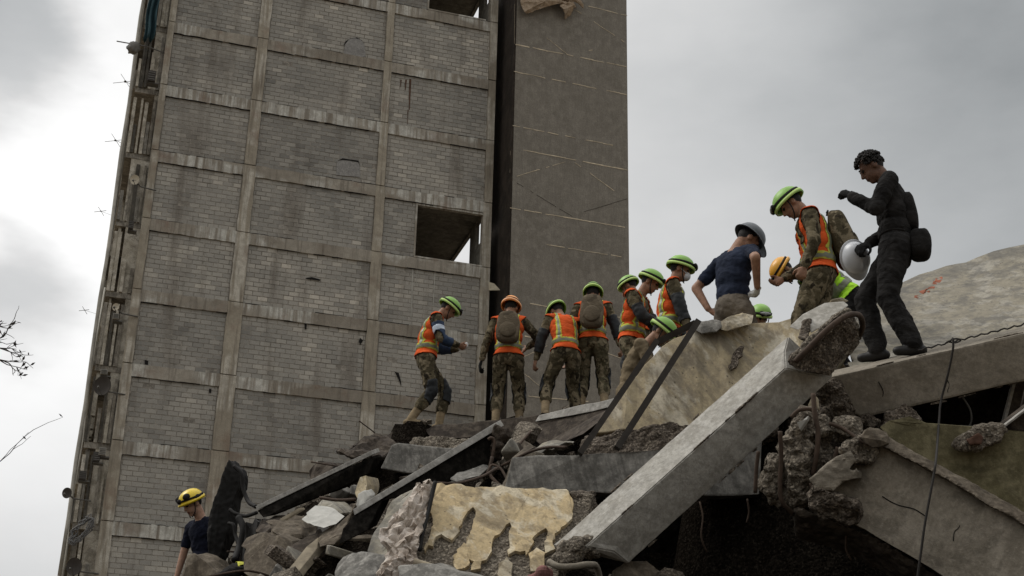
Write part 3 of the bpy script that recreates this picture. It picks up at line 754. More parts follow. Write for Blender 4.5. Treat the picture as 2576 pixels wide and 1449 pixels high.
for i, a in enumerate((((1297, 112), (1576, 168), 3.0), ((1293, 180), (1576, 238), 2.0, None, 0.34), ((1290, 316), (1576, 372), 2.0, None, 0.4), ((1290, 372), (1578, 428), 2.8, None, 0.22),
        ((1283, 523), (1572, 572), 2.8, None, 0.12), ((1283, 600), (1572, 648), 2.0, None, 0.45), ((1300, 443), (1430, 405), 1.6, None, 0.35), ((1438, 403), (1545, 480), 1.8, None, 0.45),
        ((1300, 460), (1440, 545), 1.2, M_lined, 0.3), ((1445, 540), (1578, 500), 1.4, M_lined, 0.15), ((1440, 20), (1570, 105), 1.4, None, 0.6), ((1430, 137), (1490, 126), 1.6, None, 0.4), ((1375, 95), (1428, 137), 1.2, None, 0.0),
        ((1480, 15), (1578, 40), 1.8, None, 0.3), ((1285, 757), (1400, 775), 2.4, None, 0.5), ((1440, 780), (1570, 800), 2.0, None, 0.5), ((1320, 845), (1440, 870), 3.0, None, 0.3), ((1410, 855), (1300, 905), 1.4, None, 0.3),
        ((1320, 940), (1380, 990), 1.8, None, 0.3), ((1310, 995), (1480, 1010), 2.2, None, 0.3), ((1500, 880), (1560, 900), 2.0, None, 0.3), ((1295, 10), (1294, 110), 1.6, None, 0.15), ((1284, 380), (1282, 470), 1.6, None, 0.4))):
    mortar_line(*a, seed=i + 40)
# membrane torn loose near the top
M_memb = plain('torn_render', (0.36, 0.28, 0.20), 0.95, 0.45, 9, 'world', bump=0.6, bdist=0.03)
def flap(pts, lab, seed):
    P = [hit(u, v, OFF) for u, v in pts]; n = len(P); cx_ = sum(p[0] for p in P) / n; cz_ = sum(p[1] for p in P) / n
    r = random.Random(seed)
    v = [(p[0], OFF - 0.05 - 0.5 * r.random(), p[1]) for p in P] + [(cx_, OFF - 0.45, cz_)]
    f = [(i, (i + 1) % n, n) for i in range(n)]
    o = link('torn_flap', mesh_from(RT(v), f, 'torn_flap', False), M_memb, rt); s = o.modifiers.new('s', 'SUBSURF'); s.subdivision_type = 'SIMPLE'; s.levels = s.render_levels = 3
    tx = bpy.data.textures.new('flap', 'CLOUDS'); tx.noise_scale = 0.35; d = o.modifiers.new('d', 'DISPLACE'); d.texture = tx; d.strength = 0.22
    o.modifiers.new('t', 'SOLIDIFY').thickness = 0.04
flap([(1300, -40), (1302, 20), (1312, 42), (1322, 40), (1335, 38), (1360, 28), (1390, 22), (1420, 18), (1448, 22), (1440, 0), (1400, -30)], '', 1)
flap([(1400, 28), (1408, 38), (1420, 50), (1432, 42), (1438, 25), (1425, 15)], '', 2)
flap([(1380, 0), (1440, 12), (1464, 28), (1462, 20), (1445, -2), (1410, -15)], '', 3)
# pale scrap of sheet on the right column
root = empty('sheet_scrap', tuple(lp(hit(1240, 730)[0], -0.1, hit(1240, 730)[1]))); tag(root, 'pale torn scrap jutting from the right edge of the block tower', 'scrap')
root.rotation_euler = (0, 0, AZ_F); c0 = hit(1240, 730)
v = [(p[0] - c0[0], y, p[1] - c0[1]) for p, y in ((hit(1228, 712), 0.0), (hit(1240, 718), -0.1), (hit(1253, 738), -0.25), (hit(1236, 735), -0.1), (hit(1228, 733), 0.0))]
so = link('scrap', mesh_from(v, [(0, 1, 3, 4), (1, 2, 3)], 'scrap'), plain('scrap_sheet', (0.50, 0.45, 0.34), 0.9), root); so.modifiers.new('t', 'SOLIDIFY').thickness = 0.03
# ================================================================== rubble materials
R45 = (0, math.radians(32), 0)
M_plaster = None
def plaster(name, cream, grey, white, dark, srot, amt_grey=0.5, amt_white=0.5, amt_dark=0.4, big=1.1):
    m, t, b = new_mat(name)
    sx = pos(t, 'world', (5.0, 5.0, 0.9), srot); p = pos(t, 'world')
    a = noise_(t, sx, 0.8, 5, 0.6, 0.3); bn = noise_(t, pos(t, 'world', (7, 7, 1.2), srot, (3, 5, 1)), 0.8, 5, 0.6, 0.3)
    cn = noise_(t, pos(t, 'world', (1, 1, 1), (0, 0, 0), (7, 2, 4)), big, 5, 0.6, 0.6); nf = noise_(t, p, 55, 3, 0.6); nm = noise_(t, p, 9, 5, 0.65)
    c = mixc(t, math_(t, 'MULTIPLY', ramp(t, a, [(0.50, 0.0), (0.60, 1.0)]), amt_grey), cream, grey)
    c = mixc(t, math_(t, 'MULTIPLY', ramp(t, bn, [(0.51, 0.0), (0.58, 1.0)]), amt_white), c, white)
    c = mixc(t, math_(t, 'MULTIPLY', ramp(t, cn, [(0.54, 0.0), (0.63, 1.0)]), amt_dark), c, dark)
    c = mixc(t, math_(t, 'MULTIPLY', ramp(t, nm, [(0.35, 1.0), (0.55, 0.0)]), 0.3), c, tuple(x * 0.7 for x in grey))
    v = voro_(t, pos(t, 'world', (1, 1, 0.55), srot), 17.0)
    c = mixc(t, math_(t, 'MULTIPLY', ramp(t, v, [(0.07, 1.0), (0.13, 0.0)]), 0.75), c, tuple(x * 0.3 for x in grey))
    c = mixc(t, math_(t, 'MULTIPLY', ramp(t, nf, [(0.3, 1.0), (0.6, 0.0)]), 0.22), c, tuple(x * 0.5 for x in grey))
    ng = noise_(t, pos(t, 'world', (1, 1, 0.5), srot, (2, 6, 4)), 24.0, 6, 0.72)
    c = mixc(t, math_(t, 'MULTIPLY', ramp(t, ng, [(0.34, 1.0), (0.48, 0.0)]), 0.35), c, tuple(x * 0.8 for x in grey))
    c = mixc(t, math_(t, 'MULTIPLY', ramp(t, ng, [(0.56, 0.0), (0.68, 1.0)]), 0.25), c, white)
    st = noise_(t, pos(t, 'world', (16, 16, 1.3), srot, (1, 4, 2)), 1.0, 5, 0.65, 0.4)
    c = mixc(t, math_(t, 'MULTIPLY', ramp(t, st, [(0.52, 0.0), (0.62, 1.0)]), 0.5), c, dark)
    L(t, c, b.inputs['Base Color']); b.inputs['Roughness'].default_value = 0.9
    bump_(t, b, math_(t, 'ADD', nm, math_(t, 'MULTIPLY', nf, 0.6)), 0.5, 0.012); return m
M_pl_low = plaster('cream_plaster', (0.55, 0.43, 0.25), (0.20, 0.165, 0.115), (0.72, 0.68, 0.56), (0.16, 0.125, 0.08), R45, 0.6, 0.5, 0.45)
M_pl_up = plaster('weathered_cream_plaster', (0.44, 0.365, 0.235), (0.20, 0.175, 0.135), (0.62, 0.57, 0.46), (0.18, 0.15, 0.11), R45, 0.75, 0.7, 0.55)
M_pl_right = plaster('grey_streaked_plaster', (0.2808, 0.2535, 0.1950), (0.1482, 0.1404, 0.1248), (0.4056, 0.3822, 0.3276), (0.12, 0.115, 0.105), (0, math.radians(40), 0), 0.75, 0.6, 0.6)
M_beamc = concrete('pale_cast_concrete', (0.4048, 0.3864, 0.3450), (0.3036, 0.2852, 0.2484), (0.4784, 0.4600, 0.4186), big=1.2, med=8, stain=0.25, streak=0.35, srot=(0, math.radians(48), 0), pits=0.4, bump=0.35, stain_col=(0.22, 0.20, 0.165), crack=0.0)
M_beamw = concrete('warm_cast_concrete', (0.2604, 0.2294, 0.1829), (0.1984, 0.1736, 0.1364), (0.3038, 0.2697, 0.2201), big=1.0, med=6, stain=0.3, streak=0.25, srot=(0, math.radians(76), 0), pits=0.25, bump=0.3, stain_col=(0.19, 0.165, 0.13))
M_greyb = concrete('grey_stained_concrete', (0.215, 0.205, 0.185), (0.135, 0.128, 0.115), (0.33, 0.315, 0.285), big=1.5, med=6, stain=0.5, streak=0.6, srot=(0, math.radians(14), 0), pits=0.4, bump=0.35)
M_agg = concrete('broken_aggregate', (0.2728, 0.2290, 0.1775), (0.1685, 0.1412, 0.1087), (0.3691, 0.3206, 0.2536), big=3, med=16, stain=0.4, pits=0.0, bump=0.9, speck=0.75, bdist=0.025)
M_aggd = concrete('dark_broken_aggregate', (0.2202, 0.1797, 0.1398), (0.1223, 0.0968, 0.0743), (0.3229, 0.2718, 0.2141), big=3, med=14, stain=0.5, pits=0.0, bump=0.9, speck=0.6, bdist=0.025)
M_nearblack = concrete('near_black_concrete', (0.0136, 0.0124, 0.0108), (0.0080, 0.0072, 0.0064), (0.0260, 0.0232, 0.0200), big=2, med=9, stain=0.5, pits=0.0, bump=0.6, spec=0.0)  # near black: dark beam faces, and the painted shade inside the hollow
M_darkbrown = concrete('dark_brown_concrete', (0.060, 0.047, 0.036), (0.034, 0.027, 0.022), (0.11, 0.09, 0.07), big=2, med=9, stain=0.5, pits=0.0, bump=0.6)  # very dark brown, for the ledge, broken ends and lumps
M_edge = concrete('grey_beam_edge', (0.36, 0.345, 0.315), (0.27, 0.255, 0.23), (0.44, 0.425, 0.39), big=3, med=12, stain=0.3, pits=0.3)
M_brownb = concrete('brown_concrete', (0.1246, 0.1008, 0.0742), (0.0795, 0.0637, 0.0466), (0.1803, 0.1512, 0.1140), big=1.6, med=7, stain=0.5, streak=0.55, srot=(0, math.radians(12), 0), bump=0.5)
M_olive = concrete('olive_plaster', (0.1573, 0.1360, 0.0723), (0.1062, 0.0918, 0.0510), (0.2125, 0.1870, 0.1105), big=1.5, med=7, stain=0.5, pits=0.3, bump=0.5)
M_wallr = concrete('taupe_wall', (0.2480, 0.2170, 0.1705), (0.1798, 0.1550, 0.1209), (0.2914, 0.2573, 0.2077), big=1.0, med=6, stain=0.6, streak=0.35, srot=(0, math.radians(-30), 0), pits=0.25, bump=0.5)
M_mound = concrete('rubble_earth', (0.0300, 0.0246, 0.0192), (0.0156, 0.0126, 0.0102), (0.0540, 0.0456, 0.0360), big=1.2, med=9, stain=0.5, pits=0.5, bump=0.8, speck=0.5, bdist=0.03, spec=0.0)  # near-black tone puts the shade of the gaps into the earth colour
M_rebar = plain('rusty_rebar', (0.075, 0.052, 0.038), 0.8, 0.4, 30, 'world', metal=0.2, bump=0.4)
M_rail = plain('dark_steel_rail', (0.040, 0.034, 0.028), 0.6, 0.4, 15, 'world', metal=0.3)
M_wire = plain('dark_wire', (0.022, 0.019, 0.016), 0.7, 0.3, 20, 'world')
M_wood = plain('splintered_wood', (0.30, 0.255, 0.185), 0.9, 0.4, 14, 'world', bump=0.5)
M_white = plain('white_debris', (0.50, 0.49, 0.45), 0.85, 0.25, 10, 'world', bump=0.4)
M_cloth = concrete('dusty_cloth', (0.58, 0.51, 0.44), (0.42, 0.35, 0.29), (0.68, 0.62, 0.56), big=5, med=11, stain=0.75, pits=0, bump=0.5, stain_col=(0.20, 0.15, 0.11))
M_blackc = plain('black_rubber', (0.013, 0.012, 0.011), 0.75, 0.4, 8, 'world', bump=0.3)
M_pink = plain('dull_red_cloth', (0.22, 0.105, 0.095), 0.95, 0.3, 12, 'world', bump=0.4)

# ================================================================== the heap itself (terrain)
# control heights: (x, y, z) collected from the places where feet and slabs rest
CTRL = []
def ctrl(u, v, d, dz=0.0):
    p = at(u, v, d); CTRL.append((p[0], p[1], p[2] + dz))
for u, v, d in ((1078, 1095, 19.0), (1200, 1085, 19.0), (1330, 1075, 19.2), (1450, 1060, 19.5), (1560, 1060, 19.5), (1000, 1150, 18.5), (900, 1215, 17.5), (820, 1270, 16.5), (700, 1330, 15.5), (620, 1400, 15),
                (1100, 1200, 15), (1250, 1200, 14.5), (1350, 1180, 13.6), (1000, 1280, 14), (900, 1350, 13), (1150, 1280, 12.5), (800, 1400, 13), (1000, 1420, 11.5), (1300, 1330, 11.6), (1450, 1400, 11.0),
                (1600, 1060, 16.5), (1700, 1060, 16.5), (1600, 1120, 14), (1750, 1010, 16), (1830, 990, 15), (1900, 1000, 14.6), (1980, 960, 14), (2050, 930, 13.8), (2150, 940, 13.8), (2300, 900, 14.5), (2500, 850, 15), (1920, 1100, 18), (2050, 1000, 17), (1750, 1110, 19.5), (2300, 900, 18),
                (500, 1480, 15.5), (400, 1560, 15.5), (300, 1750, 14), (200, 1800, 20), (600, 1500, 13), (760, 1500, 12), (900, 1520, 11), (1050, 1560, 10), (1250, 1600, 9.6), (1450, 1620, 9.2),
                (1650, 1700, 9.0), (1800, 1700, 9.5), (2000, 1700, 9.0), (2200, 1700, 8.8), (2400, 1700, 8.4), (2600, 1700, 8.2), (2900, 1500, 11.5), (2900, 1700, 8.5),
                (1750, 1230, 12.6), (1950, 1150, 12.8), (2150, 1110, 12.9), (2400, 1060, 12.9), (2700, 1000, 13.0)):
    ctrl(u, v, d)
for x, y in ((-12, 6), (-6, 5), (0, 5), (6, 5), (12, 6), (-14, 14), (-13, 22), (-4, 30), (4, 31), (12, 30), (-10, 28), (20, 12), (20, 24), (-9, 10)):
    CTRL.append((x, y, 0.0 if (y < 7 or y > 27 or abs(x) > 12) else 1.0))
for u in range(-400, 3001, 200):
    for d in (7.0, 8.2): ctrl(u, 1760, d)
for u in range(-300, 460, 140):
    for d in (9, 11, 13, 15, 17, 19, 21, 24): ctrl(u, 1700, d)
for u in range(1600, 2500, 130):
    for d in (8.8, 9.6, 10.4, 11.2, 11.9): ctrl(u, 1680, d)
for u in range(2200, 2900, 130):
    for d in (10.2, 11.0, 11.8): ctrl(u, 1500, d)
FEET = []
def mound_z(x, y):
    num = den = 0.0
    for cx_, cy_, cz_ in CTRL:
        w = 1.0 / (((x - cx_) ** 2 + (y - cy_) ** 2) + 0.05) ** 2.0
        num += w * cz_; den += w
    return num / den
# ================================================================== big broken pieces
def rebar(pts, r=0.014, n=7, seg=7): return tube_vf(smooth_path(AT(pts), n), r, seg)

# --- the long diagonal column
A0, A1 = at(1489, 1361, 9.7), at(1984, 917, 10.1)
ax = (A1 - A0) / np.linalg.norm(A1 - A0)
vd = ray(1750, 1130); vd /= np.linalg.norm(vd)
e2 = vd - ax * (vd @ ax); e2 /= np.linalg.norm(e2)
e1 = np.cross(ax, e2)
if (e1 @ (CAMR @ np.array([-0.68, -0.74, 0]))) < 0: e1 = -e1
W = 0.335; c_, s_ = 0.50, 0.866
w1 = W * (c_ * e1 + s_ * e2); w2 = W * (-s_ * e1 + c_ * e2)
root = empty('diagonal_column', A0); tag(root, 'long pale square concrete column fallen diagonally across the collapse', 'column')
def colpt(s, a, b): return A0 + (A1 - A0) * s + w1 * a + w2 * b
# shaft: subdivided along its length, uneven broken ends
v = []; f = []; seg = 40; corners = [(0, 0), (0.5, 0), (1, 0), (1, 0.5), (1, 1), (0.5, 1), (0, 1), (0, 0.5)]
lo = [-0.03, -0.08, -0.10, -0.05, 0.02, 0.05, 0.06, 0.04]; hi = [0.985, 1.05, 1.13, 1.15, 1.16, 1.15, 1.13, 1.05]
rr = random.Random(4)
for s in range(seg + 1):
    for k, (a, b) in enumerate(corners):
        q = lo[k] + (hi[k] - lo[k]) * s / seg; j = rr.gauss(0, 0.0025)
        if s in (0, seg): j = rr.gauss(0, 0.02)
        p = colpt(q, a, b) + (w1 * (a - 0.5) + w2 * (b - 0.5)) * j * 2
        if k % 2 == 0: p = p - (w1 * (a - 0.5) + w2 * (b - 0.5)) * 0.05
        v.append(p)
for s in range(seg):
    for k in range(8):
        k2 = (k + 1) % 8; f.append((s * 8 + k, s * 8 + k2, (s + 1) * 8 + k2, (s + 1) * 8 + k))
f.append(tuple(range(7, -1, -1))); f.append(tuple(seg * 8 + k for k in range(8)))
o = put('shaft', v, f, M_beamc, root)
me = o.data; bm = bmesh.new(); bm.from_mesh(me); bmesh.ops.recalc_face_normals(bm, faces=bm.faces[:])
es = [e for e in bm.edges if len(e.link_faces) == 2 and e.calc_face_angle(0) > 0.8]; bmesh.ops.bevel(bm, geom=es, offset=0.008, segments=2, affect='EDGES'); bm.to_mesh(me); bm.free()
# broken head: rough core, plates of cover, bars
mb = MB()
def lumpv(mb, u, v, d, ru, rv=None, dd=None, rot=0.0):
    rv = rv or ru; k = d / F_PX; X = CAMR @ np.array([math.cos(rot), math.sin(rot), 0]); Y = CAMR @ np.array([-math.sin(rot), math.cos(rot), 0]); Z_ = CAMR @ np.array([0, 0, 1.0])
    mb.add(*ell_vf(at(u, v, d), (ru * k, rv * k, (dd or min(ru, rv)) * k), np.stack([X, Y, Z_], 1), 14, 10))

hull('broken_head', hull2([(1988, 908, 9.98), (2006, 884, 9.98), (2060, 838, 10.0), (2110, 800, 10.05), (2140, 800, 10.1), (2150, 850, 10.15), (2120, 905, 10.1), (2085, 942, 10.05), (2035, 936, 10.0), (2005, 922, 9.98)], 0.38), M_aggd, root, 0.035, 0.05)
hull('broken_head', hull2([(2075, 850, 10.15), (2110, 800, 10.2), (2148, 788, 10.3), (2162, 815, 10.35), (2158, 862, 10.35), (2130, 905, 10.3), (2095, 900, 10.2)], 0.3), M_agg, root, 0.03, 0.05)
rough_slab('cover_strip', AT([(1990, 905, 9.93), (2005, 880, 9.95), (2030, 850, 9.98), (2062, 828, 10.0), (2095, 795, 10.05), (2130, 772, 10.1), (2145, 785, 10.1), (2118, 812, 10.05), (2080, 845, 10.0), (2050, 862, 9.95), (2020, 895, 9.92)]), ray(2060, 830) * 0.16, M_agg, root, 0.018, 0.02, 9, 1, 5)
clean_slab('cover_plate', AT([(1985, 822, 10.22), (2020, 790, 10.3), (2075, 762, 10.35), (2122, 758, 10.35), (2135, 768, 10.3), (2098, 795, 10.2), (2060, 826, 10.1), (2040, 838, 10.1), (2033, 812, 10.15), (2008, 830, 10.15)]), ray(2060, 830) * 0.12, M_beamc, root, 0.01)
rough_slab('cover_lump', AT([(2012, 838, 10.1), (2020, 806, 10.15), (2042, 800, 10.15), (2038, 830, 10.1), (2030, 858, 10.0), (2008, 850, 10.0)]), ray(2060, 830) * 0.1, M_aggd, root, 0.015, 0.015, 9, 1, 7)
clean_slab('cover_plate', AT([(2078, 770, 10.6), (2092, 753, 10.6), (2118, 748, 10.6), (2135, 757, 10.6), (2110, 768, 10.6), (2090, 775, 10.6)]), ray(2060, 830) * 0.1, M_pl_up, root, 0.008)
for pts, r in (([(2000, 910, 9.86), (2030, 880, 9.84), (2075, 835, 9.86), (2115, 803, 9.9), (2145, 790, 9.98), (2165, 797, 10.15), (2170, 822, 10.3), (2160, 850, 10.45)], 0.021), ([(2012, 905, 9.9), (2050, 865, 9.9), (2095, 815, 9.95), (2128, 795, 10.0)], 0.012)):
    vv, ff = rebar(pts, r); put('rebar', vv, ff, M_rebar, root, True)
# foot end debris stays part of the column
mb = MB(); lumpv(mb, 1440, 1385, 9.75, 45, 30, 35, -0.6); lumpv(mb, 1485, 1375, 9.8, 26, 36, 30, 0.2); lumpv(mb, 1415, 1405, 9.7, 30, 22, 26)
rough_slab('broken_foot', None, None, M_agg, root, 0.02, 0.04, 8, 1, 3, 0.012, (mb.v, mb.f))
vv, ff = rebar([(1380, 1413, 9.35), (1405, 1425, 9.3), (1445, 1425, 9.3), (1480, 1420, 9.35), (1500, 1425, 9.5), (1510, 1460, 9.6)], 0.022); put('rebar', vv, ff, M_beamw, root, True)

# --- upper slab with plaster face, two steel rails lying on it
B = AT([(1745, 818, 12.25), (1800, 806, 12.3), (1868, 800, 12.4), (1885, 812, 12.35), (1960, 812, 12.25), (2020, 788, 12.15), (2085, 764, 12.1), (2135, 775, 11.95), (2130, 880, 11.75), (2060, 985, 11.6), (1950, 1040, 11.6), (1800, 1085, 11.65), (1700, 1075, 11.75), (1600, 1085, 11.8), (1485, 1090, 11.9), (1530, 1030, 12.0), (1640, 900, 12.2)])
root = empty('plaster_slab', B[12]); tag(root, 'large tilted slab with weathered cream plaster below the standing men', 'slab')
nrm = np.cross(B[12] - B[0], B[5] - B[0]); nrm /= np.linalg.norm(nrm)
if nrm @ ray(1750, 950) < 0: nrm = -nrm
clean_slab('slab_face', jag(B, 0.013, 0.10, 3), nrm * 0.16, M_pl_up, root, 0.012, 0.15, 0.008)
rough_slab('broken_edge', AT([(1470, 1095, 11.85), (1560, 1085, 11.75), (1640, 1070, 11.7), (1700, 1062, 11.68), (1800, 1075, 11.6), (1950, 1030, 11.55), (1950, 1090, 11.5), (1800, 1120, 11.5), (1640, 1140, 11.5), (1455, 1150, 11.6)]), nrm * 0.22, M_aggd, root, 0.028, 0.05, 6, 1, 4, 0.02)
hull('cap_chunk', hull2([(1800, 822, 12.2), (1830, 800, 12.2), (1868, 788, 12.22), (1896, 792, 12.2), (1890, 815, 12.12), (1860, 822, 12.12), (1830, 830, 12.12)], 0.3), M_pl_up, root, 0.02)
hull('cap_chunk', hull2([(1748, 828, 12.2), (1760, 808, 12.2), (1800, 806, 12.22), (1825, 812, 12.2), (1800, 832, 12.12), (1765, 838, 12.12)], 0.3), M_greyb, root, 0.02)
def onP(u, v, P, n, off):
    r = ray(u, v); k = ((P - EYE) @ n) / (r @ n); return EYE + r * k - n * off
clean_slab('gouge', jag([onP(u, v, B[11], nrm, 0.014) for u, v in ((1832, 922), (1845, 890), (1862, 872), (1872, 872), (1868, 895), (1852, 925), (1838, 932))], 0.008, 0.03, 2), nrm * 0.03, M_aggd, root, 0.0)
root = empty('steel_rack', at(1655, 862, 12.0)); tag(root, 'dark steel angle rack leaning on the cream plaster slab', 'rack')
def bar(p, q, w, h, name, mat, par):
    p, q = np.array(p), np.array(q); t_ = (q - p) / np.linalg.norm(q - p); n_ = ray(1600, 1000); n_ = n_ - t_ * (n_ @ t_); n_ /= np.linalg.norm(n_); s_ = np.cross(t_, n_)
    v = []
    for c in (p, q):
        for a, b in ((-1, -1), (1, -1), (1, 1), (-1, 1)): v.append(c + s_ * a * w / 2 + n_ * b * h / 2)
    return put(name, v, [(0, 3, 2, 1), (4, 5, 6, 7), (0, 1, 5, 4), (1, 2, 6, 5), (2, 3, 7, 6), (3, 0, 4, 7)], mat, par)
bar(at(1756, 808, 11.95), at(1552, 1128, 11.35), 0.052, 0.06, 'rail', M_rail, root)
bar(at(1652, 858, 11.98), at(1458, 1142, 11.45), 0.048, 0.06, 'rail', M_rail, root)
bar(at(1655, 860, 12.02), at(1750, 812, 12.0), 0.055, 0.05, 'cross_rail', M_rail, root)

# --- grey beam under it
root = empty('edge_beam', at(1640, 1240, 11.4)); tag(root, 'grey stained concrete edge beam under the upper plaster slab', 'beam')
clean_slab('beam_face', AT([(1288, 1150, 11.7), (1460, 1143, 11.5), (1640, 1138, 11.4), (1800, 1120, 11.3), (1918, 1110, 11.3), (1912, 1245, 11.2), (1790, 1248, 11.2), (1600, 1241, 11.3), (1268, 1234, 11.6)]), np.array([0, 0.5, 0.10]), M_greyb, root, 0.012, 0.12, 0.012)
clean_slab('wedge_face', AT([(1262, 1236, 11.75), (1288, 1152, 11.85), (1330, 1118, 12.4), (1345, 1125, 12.4), (1296, 1150, 11.8), (1275, 1234, 11.68)]), np.array([0, 0.35, 0.1]), M_brownb, root, 0.008)

# --- lower cream slab: aggregate body and a plaster skin with tongues
C = AT([(1075, 1228, 10.7), (1130, 1226, 10.7), (1250, 1231, 10.65), (1440, 1235, 10.6), (1492, 1240, 10.6), (1480, 1300, 10.4), (1440, 1340, 10.2), (1420, 1400, 10.0), (1380, 1520, 9.6), (1000, 1520, 9.8), (1040, 1420, 10.0), (1058, 1300, 10.5)])
nC = np.cross(C[8] - C[0], C[3] - C[0]); nC /= np.linalg.norm(nC)
if nC @ ray(1250, 1300) < 0: nC = -nC
root = empty('cream_slab', C[9]); tag(root, 'broken slab in front with bright cream plaster and dark aggregate tongues', 'slab')
rough_slab('aggregate_body', C, nC * 0.22, M_agg, root, 0.024, 0.012, 9, 1, 2, 0.010)
for i, pts in enumerate(([(1150, 1390), (1168, 1372), (1185, 1392), (1180, 1430), (1150, 1440), (1140, 1420)], [(1330, 1400), (1350, 1385), (1372, 1398), (1368, 1440), (1335, 1445)], [(1255, 1425), (1275, 1408), (1290, 1425), (1288, 1460), (1255, 1465)])):
    clean_slab('plaster_remnant', jag([EYE + ray(u, v) * (((C[0] - EYE) @ nC) / (ray(u, v) @ nC)) - nC * 0.03 for u, v in pts], 0.006, 0.03, i), nC * 0.03, M_pl_low, root, 0.0)
def onC(u, v, off):
    r = ray(u, v); k = ((C[0] - EYE) @ nC) / (r @ nC); return EYE + r * k - nC * off
def c4(x, y): return (872.0 + x * 0.23437 , 1194.0 + y * 0.23437)   # enlarged view of the slab -> picture grid
skin = [(925, 165), (980, 125), (1150, 130), (1280, 158), (1600, 165), (2000, 182), (2360, 190), (2400, 260), (2440, 340), (2420, 430), (2380, 540), (2300, 600), (2210, 740), (2240, 830), (2130, 880),
        (2125, 800), (2165, 640), (2140, 605), (2080, 640), (2015, 690), (1980, 800), (1925, 900), (1920, 850), (1810, 850), (1740, 890), (1740, 700), (1755, 545), (1690, 610), (1590, 690), (1560, 850), (1530, 900), (1450, 960), (1440, 1040), (1335, 1060), (1370, 960), (1300, 900),
        (1285, 800), (1385, 480), (1390, 420), (1360, 380), (1300, 430), (1240, 560), (1180, 680), (1130, 740), (1100, 720), (1060, 700), (1020, 670), (960, 700), (930, 800), (880, 790), (845, 850), (830, 820), (900, 680), (930, 500), (910, 440), (850, 440), (830, 480)]
sp = [onC(*c4(x, y), 0.030) for x, y in skin]
clean_slab('plaster_skin', jag(sp, 0.007, 0.035, 5), nC * 0.03, M_pl_low, root, 0.0)
rough_slab('broken_corner', AT([(1435, 1238, 10.55), (1465, 1232, 10.6), (1495, 1238, 10.7), (1500, 1270, 10.6), (1470, 1320, 10.4), (1445, 1350, 10.3), (1452, 1290, 10.4), (1445, 1262, 10.5)]), (0, 0.35, 0.05), M_aggd, root, 0.022, 0.04, 8, 1, 3, 0.015)
mbp = MB(); mbp.add(*tube_vf([at(1042, 1412, 9.55), at(1130, 1440, 9.5)], 0.022, 12)); o = mbp.put('loose_pipe', M_wood, None, True); tag(o, 'short brown pipe lying at the foot of the cream slab', 'pipe')

# --- slab flank left of the hanging cloth
o = clean_slab('streaked_slab', jag(AT([(925, 1388, 11.2), (935, 1350, 11.3), (975, 1280, 11.6), (1010, 1245, 11.7), (1060, 1222, 11.7), (1098, 1214, 11.7), (1090, 1260, 11.4), (1050, 1340, 11.1), (1010, 1395, 10.9), (960, 1400, 11.0)]), 0.014, 0.08, 8), (0, 0.4, 0.05), M_pl_right, None, 0.008, 0.1, 0.02)
tag(o, 'grey and cream streaked slab piece left of the hanging cloth', 'slab')

# --- dusty hanging cloth
root = empty('hanging_cloth', at(1010, 1449, 10.0)); tag(root, 'dusty pinkish crumpled cloth draped down the front of the cream slab', 'cloth')
rows = [(1048, 1092, 1216, 10.55), (1040, 1088, 1240, 10.5), (1018, 1080, 1270, 10.4), (990, 1072, 1300, 10.32), (980, 1068, 1325, 10.25), (962, 1062, 1345, 10.2), (958, 1056, 1370, 10.12), (975, 1048, 1392, 10.08), (968, 1052, 1412, 10.02), (956, 1035, 1430, 9.98), (948, 1005, 1455, 9.93), (940, 985, 1480, 9.9)]
nn = 11; v = []; f = []; rc = random.Random(8)
RS = smooth_path([np.array(r) for r in rows], 3)
for i, (ul, ur, vv_, d) in enumerate(RS):
    for k in range(nn + 1):
        q = k / nn; p = at(ul + (ur - ul) * q + rc.gauss(0, 2.5), vv_ + 6 * math.sin(q * 7 + i * 0.3) + rc.gauss(0, 2.5), d)
        v.append(p + np.array([0, -1.0, 0.2]) * (0.05 * abs(fbm((q * 3.2, i * 0.16, 1.0), 2)) + 0.03 * abs(math.sin(q * 9 + i * 0.15)) + rc.uniform(-0.022, 0.022)))
for i in range(len(RS) - 1):
    for k in range(nn):
        a = i * (nn + 1) + k
        if rc.random() < 0.5: f += [(a, a + 1, a + nn + 2), (a, a + nn + 2, a + nn + 1)]
        else: f += [(a, a + 1, a + nn + 1), (a + 1, a + nn + 2, a + nn + 1)]
o = put('drape', v, f, M_cloth, root, False); o.modifiers.new('t', 'SOLIDIFY').thickness = 0.012
v_, f_ = tube_vf(smooth_path(AT([(1095, 1212, 10.5), (1086, 1250, 10.42), (1072, 1310, 10.25), (1062, 1345, 10.15), (1056, 1385, 10.05)]), 6), 0.016, 7); put('cloth_hem', v_, f_, M_blackc, root, True)

# --- dark beams left of centre
def flat_beam(name, label, front, ext, mface, medge, split=None, cat='beam'):
    root = empty(name, front[0]); tag(root, label, cat)
    clean_slab('beam_body', front, ext, mface, root, 0.012, 0.25, 0.01)
    return root
D1 = AT([(645, 1284, 14.0), (936, 1146, 15.4), (944, 1152, 15.4), (926, 1192, 15.3), (850, 1232, 14.9), (664, 1304, 13.95)])
r1 = flat_beam('fallen_beam', 'black beam with pale top edge left of centre, the upper of two', D1, np.array([0.05, 0.28, 0.10]), M_nearblack, M_edge)
clean_slab('pale_edge', [p + np.array([0, -0.01, 0.004]) for p in AT([(643, 1275, 14.0), (934, 1135, 15.4), (938, 1145, 15.4), (646, 1285, 13.99)])], np.array([0.05, 0.27, 0.11]), M_edge, r1, 0.004)  # light on the upturned top face, put in as a paler strip
D2 = AT([(892, 1296, 12.3), (1240, 1085, 13.6), (1262, 1090, 13.6), (1262, 1140, 13.5), (1235, 1168, 13.4), (1120, 1215, 13.0), (960, 1262, 12.5), (925, 1335, 12.2), (850, 1372, 11.9), (862, 1330, 12.1)])
